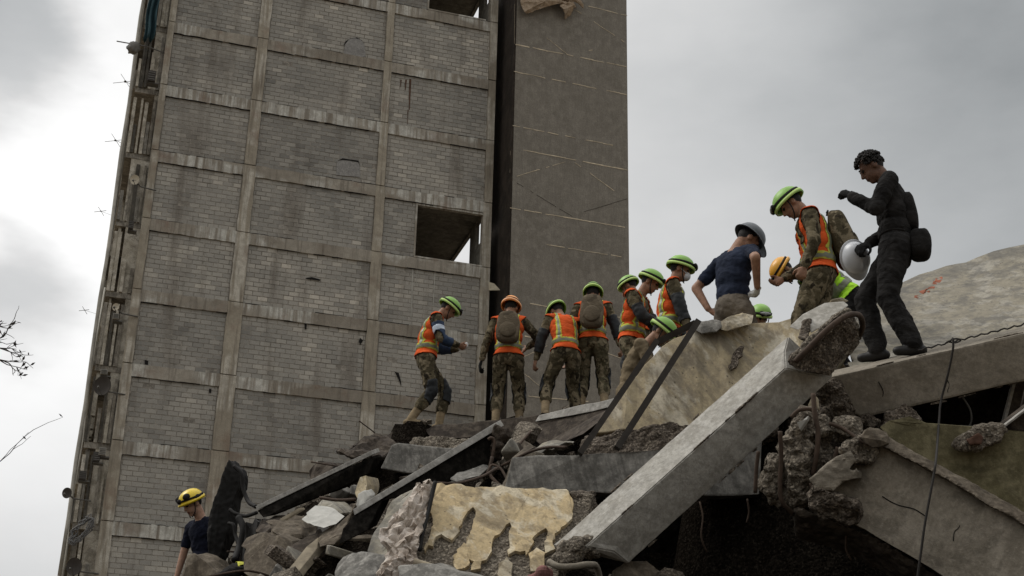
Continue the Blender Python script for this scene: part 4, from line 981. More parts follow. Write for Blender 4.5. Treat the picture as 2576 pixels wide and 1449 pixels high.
r2 = flat_beam('fallen_beam', 'long black beam with pale top edge, the lower and larger of two', D2, np.array([0.05, 0.32, 0.12]), M_nearblack, M_edge)
clean_slab('pale_edge', [p + np.array([0, -0.012, 0.004]) for p in AT([(888, 1284, 12.3), (1245, 1066, 13.6), (1254, 1080, 13.58), (892, 1298, 12.28)])], np.array([0.05, 0.3, 0.125]), M_edge, r2, 0.004)  # paler strip paints the lit top of this beam
mb = MB(); lumpv(mb, 1258, 1095, 13.55, 24, 22, 26); lumpv(mb, 1250, 1130, 13.5, 20, 30, 20)
rough_slab('broken_end', None, None, M_darkbrown, r2, 0.022, 0.05, 8, 1, 6, 0.015, (mb.v, mb.f))

# --- dark ledge on which the soldiers stand, pale edged slab right of it
root = empty('dark_ledge', at(1210, 1100, 16.8)); tag(root, 'dark beam forming the ledge under the left soldiers', 'beam')
clean_slab('ledge_body', jag(AT([(1068, 1082, 16.9), (1090, 1070, 16.9), (1200, 1061, 16.9), (1351, 1044, 16.9), (1400, 1040, 16.9), (1400, 1085, 16.8), (1250, 1102, 16.7), (1085, 1106, 16.7)]), 0.010, 0.2, 6), (0.05, 1.2, 0.36), M_darkbrown, root, 0.012, 0.25, 0.02)
root = empty('pale_edged_slab', at(1440, 1080, 15.0)); tag(root, 'dark slab with a broad pale upper edge at the feet of the middle soldiers', 'slab')
clean_slab('dark_face', AT([(1350, 1068, 15.6), (1541, 1022, 15.0), (1510, 1058, 14.8), (1466, 1092, 14.6), (1420, 1112, 14.8), (1360, 1120, 15.3), (1338, 1100, 15.5)]), np.array([0.05, 0.5, 0.13]), M_darkbrown, root, 0.012, 0.2, 0.012)
clean_slab('pale_edge', jag([p + np.array([0, -0.012, 0.002]) for p in AT([(1346, 1062, 15.6), (1356, 1046, 15.62), (1460, 1020, 15.3), (1545, 1003, 15.0), (1540, 1024, 14.98), (1440, 1046, 15.3)])], 0.006, 0.2, 2), np.array([0.05, 0.5, 0.15]), M_edge, root, 0.008)  # lit upper band of the slab painted with a paler material

# --- grey chunk between the ledge and the long beam
root = empty('grey_chunk', at(1040, 1190, 16.0)); tag(root, 'light grey broken beam stub between the ledge and the long black beam', 'chunk')
clean_slab('stub_face', jag(AT([(957, 1178, 15.9), (985, 1120, 16.0), (1000, 1114, 16.0), (1060, 1122, 15.9), (1170, 1128, 15.8), (1170, 1200, 15.6), (1030, 1190, 15.8)]), 0.006, 0.2, 3), (0.1, 0.6, 0.12), M_greyb, root, 0.012, 0.15, 0.012)
rough_slab('stub_top', AT([(1030, 1118, 16.1), (1040, 1098, 16.1), (1100, 1100, 16.1), (1180, 1106, 16.0), (1180, 1135, 15.9), (1060, 1130, 15.95)]), (0.05, 0.4, 0.08), M_agg, root, 0.028, 0.05, 7, 1, 4, 0.02)

# --- right: beam that the man in black stands on
root = empty('level_beam', at(2300, 1030, 10.5)); tag(root, 'long pale beam on the right that the man in black stands on', 'beam')
J = AT([(2090, 947, 10.6), (2300, 899, 10.5), (2576, 836, 10.35), (3400, 652, 9.9), (3400, 772, 9.9), (2576, 958, 10.35), (2380, 1008, 10.45), (2172, 1050, 10.55), (2120, 1030, 10.58), (2098, 985, 10.6)])
clean_slab('beam_body', J, np.array([0.12, 0.48, 0.22]), M_beamw, root, 0.018, 0.16, 0.008)
mb = MB(); lumpv(mb, 2085, 985, 10.62, 34, 40, 40); lumpv(mb, 2110, 1020, 10.6, 40, 34, 40, 0.4); lumpv(mb, 2070, 1035, 10.6, 26, 30, 34); lumpv(mb, 2190, 1062, 10.6, 60, 16, 30, 0.1); lumpv(mb, 2260, 1055, 10.62, 46, 24, 34, -0.1); lumpv(mb, 2130, 960, 10.75, 40, 14, 20, -0.2)
rough_slab('broken_end', None, None, M_aggd, root, 0.022, 0.05, 7, 1, 9, 0.018, (mb.v, mb.f))
# inclined slab behind him
K = AT([(2135, 935, 11.5), (2400, 905, 11.5), (3400, 675, 11.4), (3400, 372, 13.5), (2700, 577, 13.6), (2576, 614, 13.6), (2500, 632, 13.6), (2430, 660, 13.6), (2380, 668, 13.6), (2290, 702, 13.6), (2210, 740, 13.4), (2150, 800, 12.8)])
nK = np.cross(K[3] - K[1], K[10] - K[1]); nK /= np.linalg.norm(nK)
if nK @ ray(2400, 780) < 0: nK = -nK
root = empty('leaning_slab', K[1]); tag(root, 'big inclined slab with grey streaked plaster behind the man in black', 'slab')
clean_slab('slab_face', jag(K, 0.012, 0.10, 7), nK * 0.2, M_pl_right, root, 0.012, 0.18, 0.008)
def onK(u, v, off):
    r = ray(u, v); k = ((K[1] - EYE) @ nK) / (r @ nK); return EYE + r * k - nK * off
M_redp = plain('worn_red_paint', (0.30, 0.105, 0.06), 0.9, 0.55, 11, 'world', bump=0.4)
for i, pts in enumerate(([(2300, 742), (2330, 716), (2352, 703), (2362, 700), (2345, 722), (2318, 746), (2305, 760)], [(2330, 735), (2350, 712), (2368, 697), (2372, 702), (2352, 724), (2338, 738)], [(2290, 765), (2306, 750), (2312, 752), (2296, 770)])):
    clean_slab('red_paint_smear', jag([onK(u, v, 0.007) for u, v in pts], 0.008, 0.03, i), nK * 0.012, M_redp, root, 0.0)

# --- lower right: arched wall, rib, olive panel
root = empty('arched_wall', at(2300, 1400, 9.0)); tag(root, 'taupe broken wall arching over the dark hollow at lower right', 'wall')
WL = AT([(2045, 1215, 9.35), (2075, 1190, 9.35), (2120, 1150, 9.4), (2170, 1105, 9.5), (2230, 1125, 9.45), (2320, 1170, 9.35), (2450, 1240, 9.2), (2576, 1318, 9.0), (3000, 1575, 8.5), (3000, 1750, 8.4), (2560, 1540, 8.9), (2440, 1492, 9.0), (2380, 1455, 9.05), (2300, 1405, 9.1), (2210, 1352, 9.2), (2130, 1312, 9.3), (2060, 1290, 9.35)])
_nw = np.cross(WL[7] - WL[3], WL[13] - WL[3]); _nw /= np.linalg.norm(_nw)
WL = [EYE + (p - EYE) * (((WL[7] - EYE) @ _nw) / ((p - EYE) @ _nw)) for p in WL]      # one flat face
clean_slab('wall_face', jag(WL, 0.012, 0.09, 4), (0.15, 0.55, 0.1), M_wallr, root, 0.010, 0.12, 0.010)
rough_slab('rib', jag(AT([(2170, 1105, 9.42), (2178, 1078, 9.5), (2215, 1085, 9.5), (2300, 1135, 9.35), (2400, 1190, 9.25), (2500, 1245, 9.15), (2600, 1302, 9.0), (3000, 1535, 8.5), (3000, 1578, 8.45), (2590, 1330, 8.93), (2440, 1240, 9.1), (2330, 1178, 9.22), (2230, 1128, 9.36)]), 0.006, 0.12, 3), (0.1, 0.4, 0.09), M_brownb, root, 0.02, 0.008, 6, 1, 6, 0.006)
rough_slab('scabbed_plaster', AT([(2035, 1205, 9.26), (2080, 1165, 9.3), (2140, 1130, 9.32), (2150, 1160, 9.3), (2120, 1190, 9.28), (2160, 1185, 9.26), (2165, 1205, 9.25), (2120, 1212, 9.25), (2095, 1235, 9.24), (2070, 1232, 9.25), (2050, 1230, 9.25)]), (0.05, 0.15, 0.05), M_wallr, root, 0.016, 0.02, 8, 1, 7, 0.008)
rough_slab('rough_patch', AT([(2040, 1210, 9.3), (2065, 1230, 9.22), (2110, 1245, 9.2), (2150, 1262, 9.18), (2168, 1290, 9.16), (2160, 1320, 9.2), (2130, 1318, 9.25), (2060, 1295, 9.3), (2035, 1250, 9.3)]), (0.05, 0.2, 0.05), M_aggd, root, 0.02, 0.05, 8, 1, 3, 0.018)
rough_slab('rough_patch', AT([(2110, 1130, 9.34), (2150, 1095, 9.4), (2180, 1100, 9.4), (2205, 1130, 9.35), (2190, 1160, 9.32), (2140, 1165, 9.3), (2120, 1155, 9.3)]), (0.05, 0.2, 0.05), M_agg, root, 0.02, 0.05, 8, 1, 13, 0.018)
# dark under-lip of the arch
rough_slab('under_lip', AT([(1995, 1268, 9.5), (2060, 1290, 9.45), (2130, 1312, 9.35), (2210, 1352, 9.28), (2300, 1405, 9.18), (2380, 1455, 9.12), (2440, 1492, 9.1), (2430, 1520, 9.1), (2340, 1462, 9.2), (2250, 1402, 9.3), (2150, 1345, 9.4), (2080, 1318, 9.45), (2000, 1292, 9.5)]), (0.1, 0.5, -0.05), M_darkbrown, root, 0.026, 0.03, 6, 1, 3, 0.01)
root = empty('olive_panel', at(2400, 1150, 9.9)); tag(root, 'olive brown plastered panel right of the hanging wire', 'panel')
clean_slab('panel_face', jag(AT([(2215, 1075, 10.0), (2235, 1058, 10.0), (2290, 1045, 10.0), (2310, 1062, 10.0), (2345, 1072, 9.95), (2372, 1092, 9.9), (2420, 1118, 9.9), (2480, 1125, 9.85), (2520, 1100, 9.85), (2576, 1105, 9.8), (3200, 1120, 9.4), (3200, 1680, 8.9), (2576, 1320, 9.5), (2400, 1215, 9.7), (2270, 1135, 9.9)]), 0.01, 0.1, 3), (0.1, 0.35, 0.05), M_olive, root, 0.008, 0.12, 0.012)
rough_slab('broken_top', AT([(2220, 1080, 10.05), (2232, 1035, 10.1), (2280, 1018, 10.1), (2305, 1040, 10.1), (2320, 1065, 10.05), (2290, 1075, 10.0)]), (0.1, 0.3, 0.05), M_aggd, root, 0.02, 0.04, 8, 1, 5, 0.015)
root = empty('brick_lump', at(2450, 1110, 9.6)); tag(root, 'pale broken masonry lump in the dark gap at the right edge', 'lump')
rough_slab('lump_body', AT([(2402, 1118, 9.7), (2425, 1095, 9.7), (2465, 1072, 9.7), (2520, 1068, 9.7), (2535, 1085, 9.7), (2510, 1110, 9.65), (2470, 1132, 9.65), (2430, 1130, 9.65)]), (0.05, 0.3, 0.08), M_agg, root, 0.018, 0.04, 7, 1, 2, 0.014)
rough_slab('brick_scab', AT([(2430, 1105, 9.62), (2462, 1088, 9.62), (2475, 1100, 9.62), (2470, 1118, 9.6), (2440, 1120, 9.6)]), (0.02, 0.08, 0.02), plain('dark_brick', (0.12, 0.065, 0.045), 0.95, 0.4, 20, 'world', bump=0.5), root, 0.014, 0.015, 9, 1, 5)
# steel posts in the gap
root = empty('steel_post', at(2535, 1075, 10.6)); tag(root, 'leaning steel channel post in the dark gap at the right edge', 'post')
bar(at(2552, 955, 10.75), at(2522, 1072, 10.6), 0.022, 0.05, 'flange', M_edge, root); bar(at(2568, 955, 10.8), at(2540, 1072, 10.65), 0.07, 0.04, 'web', M_darkbrown, root); bar(at(2590, 955, 10.85), at(2562, 1072, 10.7), 0.03, 0.05, 'flange', M_darkbrown, root)
root = empty('steel_strut', at(2530, 1090, 10.0)); tag(root, 'dark sloping strut crossing the right frame edge', 'strut')
bar(at(2520, 1092, 9.9), at(2660, 985, 9.8), 0.12, 0.1, 'strut_body', M_darkbrown, root); bar(at(2512, 1080, 9.84), at(2655, 970, 9.74), 0.012, 0.11, 'strut_lip', M_edge, root)
v_, f_ = tube_vf(AT([(2330, 1072, 10.4), (2430, 1074, 10.4), (2540, 1080, 10.4)]), 0.012, 6); o = put('thin_pipe', v_, f_, M_steel, None, True); tag(o, 'thin grey conduit across the dark gap under the level beam', 'pipe')
v_, f_ = tube_vf(smooth_path(AT([(2422, 1000, 10.5), (2440, 1030, 10.5), (2443, 1060, 10.5), (2428, 1090, 10.5)]), 6), 0.008, 6); o = put('loose_cable', v_, f_, M_steel, None, True); tag(o, 'curved cable dangling inside the dark gap under the level beam', 'cable')

# --- crushed joint between the diagonal column and the arched wall
root = empty('crushed_joint', at(2000, 1290, 9.7)); tag(root, 'crushed concrete joint with bent reinforcing bars below the diagonal column', 'joint')
mb = MB()
for (u0, v0, u1, v1, r, d) in ((1938, 1150, 1940, 1245, 30, 9.75), (1975, 1110, 1968, 1240, 26, 9.8), (2012, 1080, 2005, 1285, 34, 9.65), (2050, 1060, 2062, 1120, 26, 9.75), (2075, 1120, 2058, 1240, 30, 9.7), (2035, 1035, 2000, 1075, 24, 9.8), (2055, 1230, 2120, 1290, 24, 9.55), (1925, 1235, 2040, 1285, 22, 9.7), (2100, 1080, 2150, 1085, 26, 9.85), (2010, 1060, 1985, 1082, 18, 9.75)):
    k = d / F_PX; mb.add(*tube_vf(smooth_path([at(u0, v0, d), at((u0 + u1) / 2 + 4, (v0 + v1) / 2, d - 0.03), at(u1, v1, d)], 4), [r * k * q for q in (0.7, 0.95, 1, 1.05, 1, 0.95, 1.05, 0.95, 0.7)], 12))
rough_slab('crushed_core', None, None, M_agg, root, 0.018, 0.05, 8, 1, 3, 0.018, (mb.v, mb.f))
for pts, r in (([(1908, 1135, 9.6), (1903, 1180, 9.6), (1900, 1240, 9.6)], 0.014), ([(1962, 1085, 9.55), (1965, 1150, 9.55), (1962, 1220, 9.55), (1968, 1262, 9.55), (1995, 1292, 9.58)], 0.016), ([(2046, 990, 9.6), (2050, 1040, 9.55), (2058, 1085, 9.52), (2055, 1140, 9.5), (2045, 1195, 9.52)], 0.018),
               ([(2108, 1125, 9.45), (2098, 1160, 9.45), (2080, 1192, 9.45), (2055, 1198, 9.5)], 0.016), ([(1990, 1050, 9.6), (2010, 1032, 9.6), (2040, 1030, 9.6), (2056, 1045, 9.58)], 0.014), ([(2040, 1215, 9.45), (2050, 1250, 9.45), (2080, 1280, 9.45), (2120, 1300, 9.45)], 0.013), ([(2085, 1065, 9.5), (2120, 1078, 9.48), (2160, 1105, 9.4), (2185, 1118, 9.35)], 0.012)):
    vv, ff = rebar(pts, r); put('rebar', vv, ff, M_rebar, root, True)
clean_slab('plaster_shard', AT([(2005, 1062, 9.5), (2018, 1058, 9.5), (2034, 1045, 9.52), (2030, 1055, 9.5), (2012, 1080, 9.5)]), (0.02, 0.05, 0.0), M_white, root, 0.003)
clean_slab('plaster_shard', AT([(2032, 1020, 9.9), (2046, 990, 9.9), (2056, 1000, 9.9), (2058, 1025, 9.9), (2048, 1028, 9.9)]), (0.02, 0.05, 0.0), M_pl_low, root, 0.003)

# --- wires
v_, f_ = tube_vf(smooth_path(AT([(2398, 852, 10.3), (2397, 880, 10.28), (2385, 940, 10.26), (2367, 1010, 10.24), (2362, 1060, 10.0), (2355, 1150, 9.1), (2348, 1200, 8.95), (2328, 1310, 8.85), (2318, 1380, 8.8), (2308, 1455, 8.75), (2306, 1500, 8.7)]), 8), 0.0085, 6)
o = put('hanging_wire', v_, f_, M_wire, None, True); tag(o, 'thin dark wire hanging from the level beam down the arched wall', 'wire')
pts = []
for k in range(60):
    u = 2310 + (2800 - 2310) * k / 59; pts.append((u, 881 - (u - 2310) * 0.245 + 2.2 * math.sin(k * 1.9) , 10.62))
root = empty('barbed_wire', at(2398, 858, 10.6)); tag(root, 'kinked wire strung along the top of the level beam', 'wire')
v_, f_ = tube_vf(AT(pts), 0.0065, 5); put('strand', v_, f_, M_wire, root)
v_, f_ = tube_vf(smooth_path(AT([(2380, 862, 10.5), (2392, 856, 10.4), (2405, 852, 10.38), (2418, 855, 10.5), (2405, 862, 10.4), (2390, 860, 10.36), (2398, 850, 10.36)]), 4), 0.0065, 5); put('knot', v_, f_, M_wire, root)

# --- near-black sheet added as the shade deep inside the hollow
o = rough_slab('hollow_shade_sheet', AT([(1470, 1175, 12.6), (1900, 1165, 12.6), (2080, 1060, 12.4), (2150, 985, 12.2), (2576, 905, 12.2), (3700, 660, 12.2), (3700, 1700, 12.4), (1470, 1700, 12.6)]), (0.0, 0.4, 0.0), M_nearblack, None, 0.09, 0.10, 2.0, 0, 3, 0.02)
tag(o, 'near-black sheet added as shade deep inside the hollow under the slabs', 'wall')

rc0 = random.Random(2)
wroot = [o for o in bpy.data.objects if o.name == 'arched_wall'][0]
nW = np.cross(WL[7] - WL[3], WL[13] - WL[3]); nW /= np.linalg.norm(nW)
if nW @ ray(2300, 1250) < 0: nW = -nW
for i, pts in enumerate(([(2215, 1250), (2240, 1262), (2262, 1275), (2300, 1282), (2330, 1300)], [(2420, 1300), (2415, 1325), (2402, 1345), (2396, 1362)], [(2095, 1235), (2110, 1215), (2125, 1200), (2150, 1190)])):
    P = [onP(u + rc0.gauss(0, 2), v + rc0.gauss(0, 2), WL[5], nW, 0.001) for u, v in pts]; vv, ff = tube_vf(smooth_path(P, 3), 0.004, 5); put('crack', vv, ff, M_black, wroot)

# --- chipped arrises on the diagonal column and the level beam
rc = random.Random(21)
croot = [o for o in bpy.data.objects if o.name == 'diagonal_column'][0]
for k in range(16):
    q = rc.uniform(0.02, 0.95); a_, b_ = rc.choice(((0, 0), (0, 0), (1, 0), (0, 1)))
    c = colpt(q, a_ * 0.98 + 0.01, b_ * 0.98 + 0.01); ln = rc.uniform(0.02, 0.07); wd = rc.uniform(0.003, 0.009)
    hull('edge_chip', [c + ax * ln * sx * rc.uniform(0.5, 1) + (w1 / W) * wd * sy * rc.uniform(0.5, 1) + (w2 / W) * wd * sz * rc.uniform(0.5, 1) for sx in (-1, 0, 1) for sy in (-1, 1) for sz in (-1, 1)], M_aggd, croot, 0.003, 0.02)
jroot = [o for o in bpy.data.objects if o.name == 'level_beam'][0]
for k in range(12):
    i0 = rc.choice((0, 1, 4, 5, 6)); q = rc.random(); c = J[i0] * (1 - q) + J[i0 + 1] * q; t_ = unit_(J[i0 + 1] - J[i0]); ln = rc.uniform(0.02, 0.08); wd = rc.uniform(0.003, 0.009)
    hull('edge_chip', [c + t_ * ln * sx * rc.uniform(0.5, 1) + np.array([0, 1.0, 0.3]) * wd * sy * rc.uniform(0.5, 1) + np.array([0, -0.3, 1.0]) * wd * sz * rc.uniform(0.5, 1) for sx in (-1, 0, 1) for sy in (-1, 1) for sz in (-1, 1)], M_aggd, jroot, 0.003, 0.02)
for i, pts in enumerate(([(2380, 950, 10.43), (2388, 968, 10.43), (2384, 985, 10.43), (2392, 1002, 10.44)], [(2210, 960, 10.52), (2222, 985, 10.52), (2218, 1005, 10.53)])):
    vv, ff = tube_vf(smooth_path(AT(pts), 4), 0.0035, 5); put('crack', vv, ff, M_black, jroot)

# --- things that hang into the hollow, lumps at its mouth
for i, pts in enumerate(([(1760, 1262, 11.0), (1768, 1300, 10.95), (1764, 1350, 10.9), (1778, 1390, 10.9)], [(2130, 1335, 9.5), (2128, 1380, 9.5), (2142, 1410, 9.5)], [(1880, 1255, 10.9), (1884, 1290, 10.9), (1878, 1315, 10.9)])):
    vv, ff = tube_vf(smooth_path(AT(pts), 5), 0.007, 6); o = put('dangling_bar', vv, ff, M_rebar, None, True); tag(o, ('thin bar dangling in the hollow beside the diagonal column', 'thin bar dangling from the lip of the arched wall', 'short bar dangling under the right end of the grey edge beam')[i], 'bar')
for i, (pts, lab, mt) in enumerate((([(1545, 1440, 9.9), (1580, 1410, 9.95), (1625, 1412, 9.95), (1660, 1440, 9.9), (1690, 1480, 9.8), (1540, 1490, 9.8)], 'brown rubble lump at the mouth of the hollow under the column foot', M_brownb),
        ([(1640, 1452, 9.8), (1672, 1430, 9.85), (1712, 1445, 9.85), (1735, 1475, 9.8), (1650, 1490, 9.75)], 'smaller grey lump at the mouth of the hollow', M_aggd),
        ([(2165, 1100, 9.3), (2190, 1078, 9.35), (2225, 1090, 9.35), (2228, 1112, 9.3), (2195, 1122, 9.3)], 'brown lump wedged between the rib and the broken end of the level beam', M_brownb),
        ([(2095, 1060, 9.5), (2125, 1045, 9.55), (2165, 1052, 9.55), (2170, 1085, 9.5), (2130, 1098, 9.48), (2100, 1085, 9.48)], 'grey lump wedged under the broken end of the level beam', M_agg))):
    o = hull('wedged_lump', hull2(pts, 0.3), mt, None, 0.03, 0.05); tag(o, lab, 'lump')
# ================================================================== loose pieces at lower left
def chunk(name, label, pts, ext, mat, amp=0.035, vox=0.024, cat='chunk', seed=1, group=None):
    o = clean_slab(name, jag(AT(pts), 0.016, 0.09, seed), ext, mat, None, 0.006, 0.10, amp * 1.1); tag(o, label, cat, group); return o
def whitefrag(pts):
    o = clean_slab('white_chunk', jag(AT(pts), 0.008, 0.05, 4), (0.05, 0.2, 0.12), M_white, None, 0.006); tag(o, 'jagged white plaster fragment on the rubble at lower left', 'chunk')
chunk('concrete_stump', 'brown streaked square stump of a beam at lower left', [(618, 1352, 13.2), (640, 1343, 13.2), (700, 1345, 13.0), (735, 1362, 13.0), (738, 1400, 12.8), (735, 1470, 12.5), (612, 1440, 12.7)], (0.1, 0.6, 0.15), M_brownb, 0.02, seed=2)
chunk('concrete_stump', 'rough brown lump on top of the streaked stump', [(668, 1312, 13.6), (700, 1308, 13.6), (745, 1310, 13.6), (758, 1325, 13.5), (752, 1352, 13.3), (712, 1352, 13.2), (680, 1340, 13.3)], (0.1, 0.4, 0.1), M_brownb, 0.05, seed=3)
whitefrag([(758, 1306, 13.0), (775, 1302, 13.0), (770, 1290, 13.1), (800, 1292, 13.1), (822, 1300, 13.0), (846, 1318, 12.9), (815, 1328, 12.8), (792, 1322, 12.8)])
chunk('brown_chunk', 'dark brown shard standing right of the white fragment', [(800, 1340, 12.9), (830, 1322, 12.9), (848, 1318, 12.9), (880, 1290, 12.9), (890, 1262, 13.0), (900, 1275, 13.0), (870, 1340, 12.7), (840, 1370, 12.5), (805, 1375, 12.5)], (0.1, 0.4, 0.1), M_brownb, 0.04, seed=5)
chunk('brown_chunk', 'reddish broken lump behind the brown stump at lower left', [(640, 1330, 13.9), (655, 1300, 13.9), (680, 1302, 13.9), (690, 1330, 13.7), (660, 1348, 13.6)], (0.1, 0.4, 0.1), M_darkbrown, 0.04, seed=6)
chunk('wall_fragment', 'pale leaning masonry fragment under the upper black beam', [(795, 1275, 14.2), (815, 1255, 14.2), (838, 1268, 14.1), (862, 1290, 14.0), (850, 1296, 13.9), (828, 1280, 14.0), (805, 1300, 13.9)], (0.1, 0.4, 0.1), M_pl_right, 0.03, seed=7)
chunk('wall_fragment', 'upright pale stub between the two black beams', [(893, 1240, 14.4), (905, 1200, 14.5), (920, 1196, 14.5), (918, 1240, 14.3), (912, 1262, 14.2), (898, 1262, 14.2)], (0.1, 0.3, 0.05), M_pl_up, 0.02, 0.02, seed=8)
chunk('white_chunk', 'small rounded white lump by the lower end of the long black beam', [(895, 1270, 12.6), (902, 1245, 12.7), (915, 1238, 12.7), (924, 1250, 12.7), (916, 1268, 12.6), (900, 1280, 12.6)], (0.05, 0.2, 0.08), M_white, 0.02, 0.016, seed=9)
chunk('grey_block', 'dark grey block at the bottom edge left of the cloth', [(845, 1440, 10.9), (862, 1402, 11.0), (885, 1388, 11.0), (930, 1392, 10.95), (970, 1400, 10.9), (990, 1470, 10.6), (850, 1480, 10.6)], (0.1, 0.5, 0.1), M_greyb, 0.03, seed=10)
chunk('grey_block', 'dark grey block at the bottom edge under the cream slab', [(1000, 1425, 9.5), (1060, 1418, 9.5), (1130, 1438, 9.4), (1190, 1452, 9.3), (1190, 1520, 9.0), (1000, 1510, 9.2)], (0.1, 0.5, 0.1), M_greyb, 0.03, seed=11)
chunk('corner_boulder', 'pointed brown boulder in front of the yellow helmeted man', [(462, 1478, 13.6), (470, 1430, 13.7), (472, 1400, 13.8), (488, 1396, 13.8), (520, 1412, 13.7), (548, 1440, 13.6), (560, 1490, 13.4)], (0.1, 0.5, 0.1), M_brownb, 0.045, seed=12)
chunk('dark_chunk', 'dark chunk standing behind the upper black beam', [(772, 1215, 16.6), (790, 1172, 16.8), (800, 1162, 16.8), (828, 1162, 16.8), (838, 1172, 16.7), (830, 1195, 16.5), (790, 1220, 16.4)], (0.1, 0.4, 0.1), M_darkbrown, 0.025, seed=13)
chunk('rubble_chunk', 'grey chunk propped right of the long beam, nearest the pale edged slab', [(1268, 1110, 14.6), (1290, 1075, 14.8), (1330, 1062, 14.9), (1345, 1075, 14.8), (1320, 1105, 14.5), (1290, 1130, 14.3)], (0.1, 0.4, 0.1), M_agg, 0.05, seed=14)
chunk('rubble_chunk', 'pale flat shard under the pale edged slab', [(1330, 1140, 13.6), (1365, 1118, 13.8), (1400, 1108, 13.8), (1425, 1112, 13.7), (1390, 1130, 13.5), (1350, 1150, 13.4)], (0.1, 0.3, 0.08), M_pl_right, 0.025, 0.02, seed=15)
chunk('rubble_chunk', 'brown lump beside the bent bars right of the long beam', [(1258, 1180, 13.6), (1280, 1130, 13.9), (1310, 1110, 14.0), (1325, 1125, 13.9), (1300, 1165, 13.6), (1280, 1200, 13.4)], (0.1, 0.4, 0.1), M_brownb, 0.05, seed=16)
chunk('rubble_chunk', 'flat grey shard lying below the long black beam', [(1135, 1205, 12.9), (1180, 1180, 13.1), (1215, 1168, 13.2), (1225, 1180, 13.1), (1190, 1200, 12.9), (1150, 1212, 12.8)], (0.1, 0.3, 0.08), M_greyb, 0.02, 0.02, seed=17)
chunk('rubble_chunk', 'dark mass of broken concrete left of the ledge', [(850, 1135, 16.6), (880, 1112, 16.8), (930, 1100, 16.9), (990, 1090, 17.0), (1040, 1078, 17.1), (1075, 1076, 17.1), (1075, 1105, 17.0), (1010, 1118, 16.8), (960, 1150, 16.4), (900, 1150, 16.3)], (0.1, 0.6, 0.1), M_darkbrown, 0.08, 0.035, seed=18)
# red cloth by the column foot
mb = MB(); lumpv(mb, 1365, 1440, 9.4, 26, 22, 24, 0.3); lumpv(mb, 1345, 1452, 9.4, 24, 18, 20)
o = rough_slab('red_rag', None, None, M_pink, None, 0.016, 0.03, 8, 2, 4, 0.006, (mb.v, mb.f)); tag(o, 'dull red rag bundled at the foot of the diagonal column', 'rag')
# plank
root = empty('wooden_plank', at(720, 1440, 12.2)); tag(root, 'split pale wooden plank sloping up from the bottom edge', 'plank')
clean_slab('plank_body', jag(AT([(685, 1478, 12.0), (770, 1376, 12.6), (800, 1352, 12.7), (806, 1362, 12.7), (798, 1378, 12.6), (720, 1480, 12.0)]), 0.004, 0.12, 3), (0.06, 0.09, 0.02), M_wood, root, 0.004)
root = empty('wooden_plank', at(700, 1300, 13.7)); tag(root, 'thin pale batten sticking out below the upper black beam', 'plank')
clean_slab('plank_body', AT([(702, 1306, 13.7), (752, 1278, 13.9), (756, 1283, 13.9), (708, 1312, 13.7)]), (0.04, 0.05, 0.02), M_wood, root, 0.003)
# burnt sheet-metal upright with its rubber hoses
root = empty('burnt_upright', at(550, 1400, 14.9)); tag(root, 'pointed black burnt upright behind the yellow helmeted man', 'upright')
rough_slab('upright_body', jag(AT([(573, 1154, 14.9), (581, 1162, 14.9), (585, 1172, 14.9), (598, 1180, 14.9), (604, 1198, 14.9), (600, 1228, 14.85), (586, 1252, 14.8), (580, 1290, 14.75), (575, 1325, 14.7), (552, 1400, 14.6), (530, 1440, 14.5), (520, 1400, 14.5), (523, 1300, 14.7), (545, 1235, 14.8)]), 0.006, 0.12, 2), (0.05, 0.25, 0.05), M_blackc, root, 0.02, 0.02, 5, 1, 3, 0.006)
for pts, r in (([(588, 1172, 14.8), (607, 1192, 14.75), (612, 1230, 14.7), (625, 1262, 14.6), (645, 1275, 14.4)], 0.022), ([(578, 1282, 14.6), (592, 1292, 14.55), (618, 1298, 14.5), (645, 1290, 14.3)], 0.020), ([(575, 1316, 14.6), (588, 1322, 14.55), (592, 1345, 14.5), (600, 1370, 14.4)], 0.020), ([(600, 1300, 14.4), (612, 1330, 14.3), (602, 1375, 14.2), (590, 1410, 14.0)], 0.035)):
    vv, ff = rebar(pts, r); put('hose', vv, ff, M_blackc, root, True)
o = chunk('burnt_scrap', 'black spiky burnt scrap right of the upright', [(605, 1420, 13.9), (612, 1360, 14.0), (618, 1312, 14.0), (628, 1325, 14.0), (640, 1300, 14.0), (652, 1310, 13.9), (642, 1360, 13.8), (625, 1425, 13.6)], (0.05, 0.3, 0.05), M_blackc, 0.03, 0.02, 'scrap', 19)
# bent bars and cables in the middle
root = empty('bent_bars', at(1250, 1230, 13.2)); tag(root, 'tangle of bent rusty bars right of the long black beam', 'bars')
for pts, r in (([(1230, 1180, 13.3), (1240, 1140, 13.35), (1243, 1110, 13.4), (1236, 1102, 13.4), (1228, 1106, 13.4)], 0.016), ([(1238, 1150, 13.2), (1232, 1190, 13.1), (1245, 1210, 13.0), (1265, 1228, 12.9)], 0.018), ([(1262, 1172, 13.2), (1330, 1138, 13.0), (1380, 1125, 12.8), (1425, 1125, 12.6)], 0.014), ([(1285, 1190, 13.2), (1300, 1130, 13.5), (1335, 1085, 13.9)], 0.012), ([(1100, 1215, 12.2), (1150, 1216, 12.3), (1210, 1200, 12.6), (1250, 1178, 12.9)], 0.014), ([(1225, 1190, 13.0), (1238, 1170, 13.05), (1260, 1180, 13.0), (1275, 1205, 12.9)], 0.012), ([(805, 1252, 13.5), (850, 1258, 13.4), (895, 1256, 13.3)], 0.016)):
    vv, ff = rebar(pts, r); put('bar', vv, ff, M_rebar, root, True)

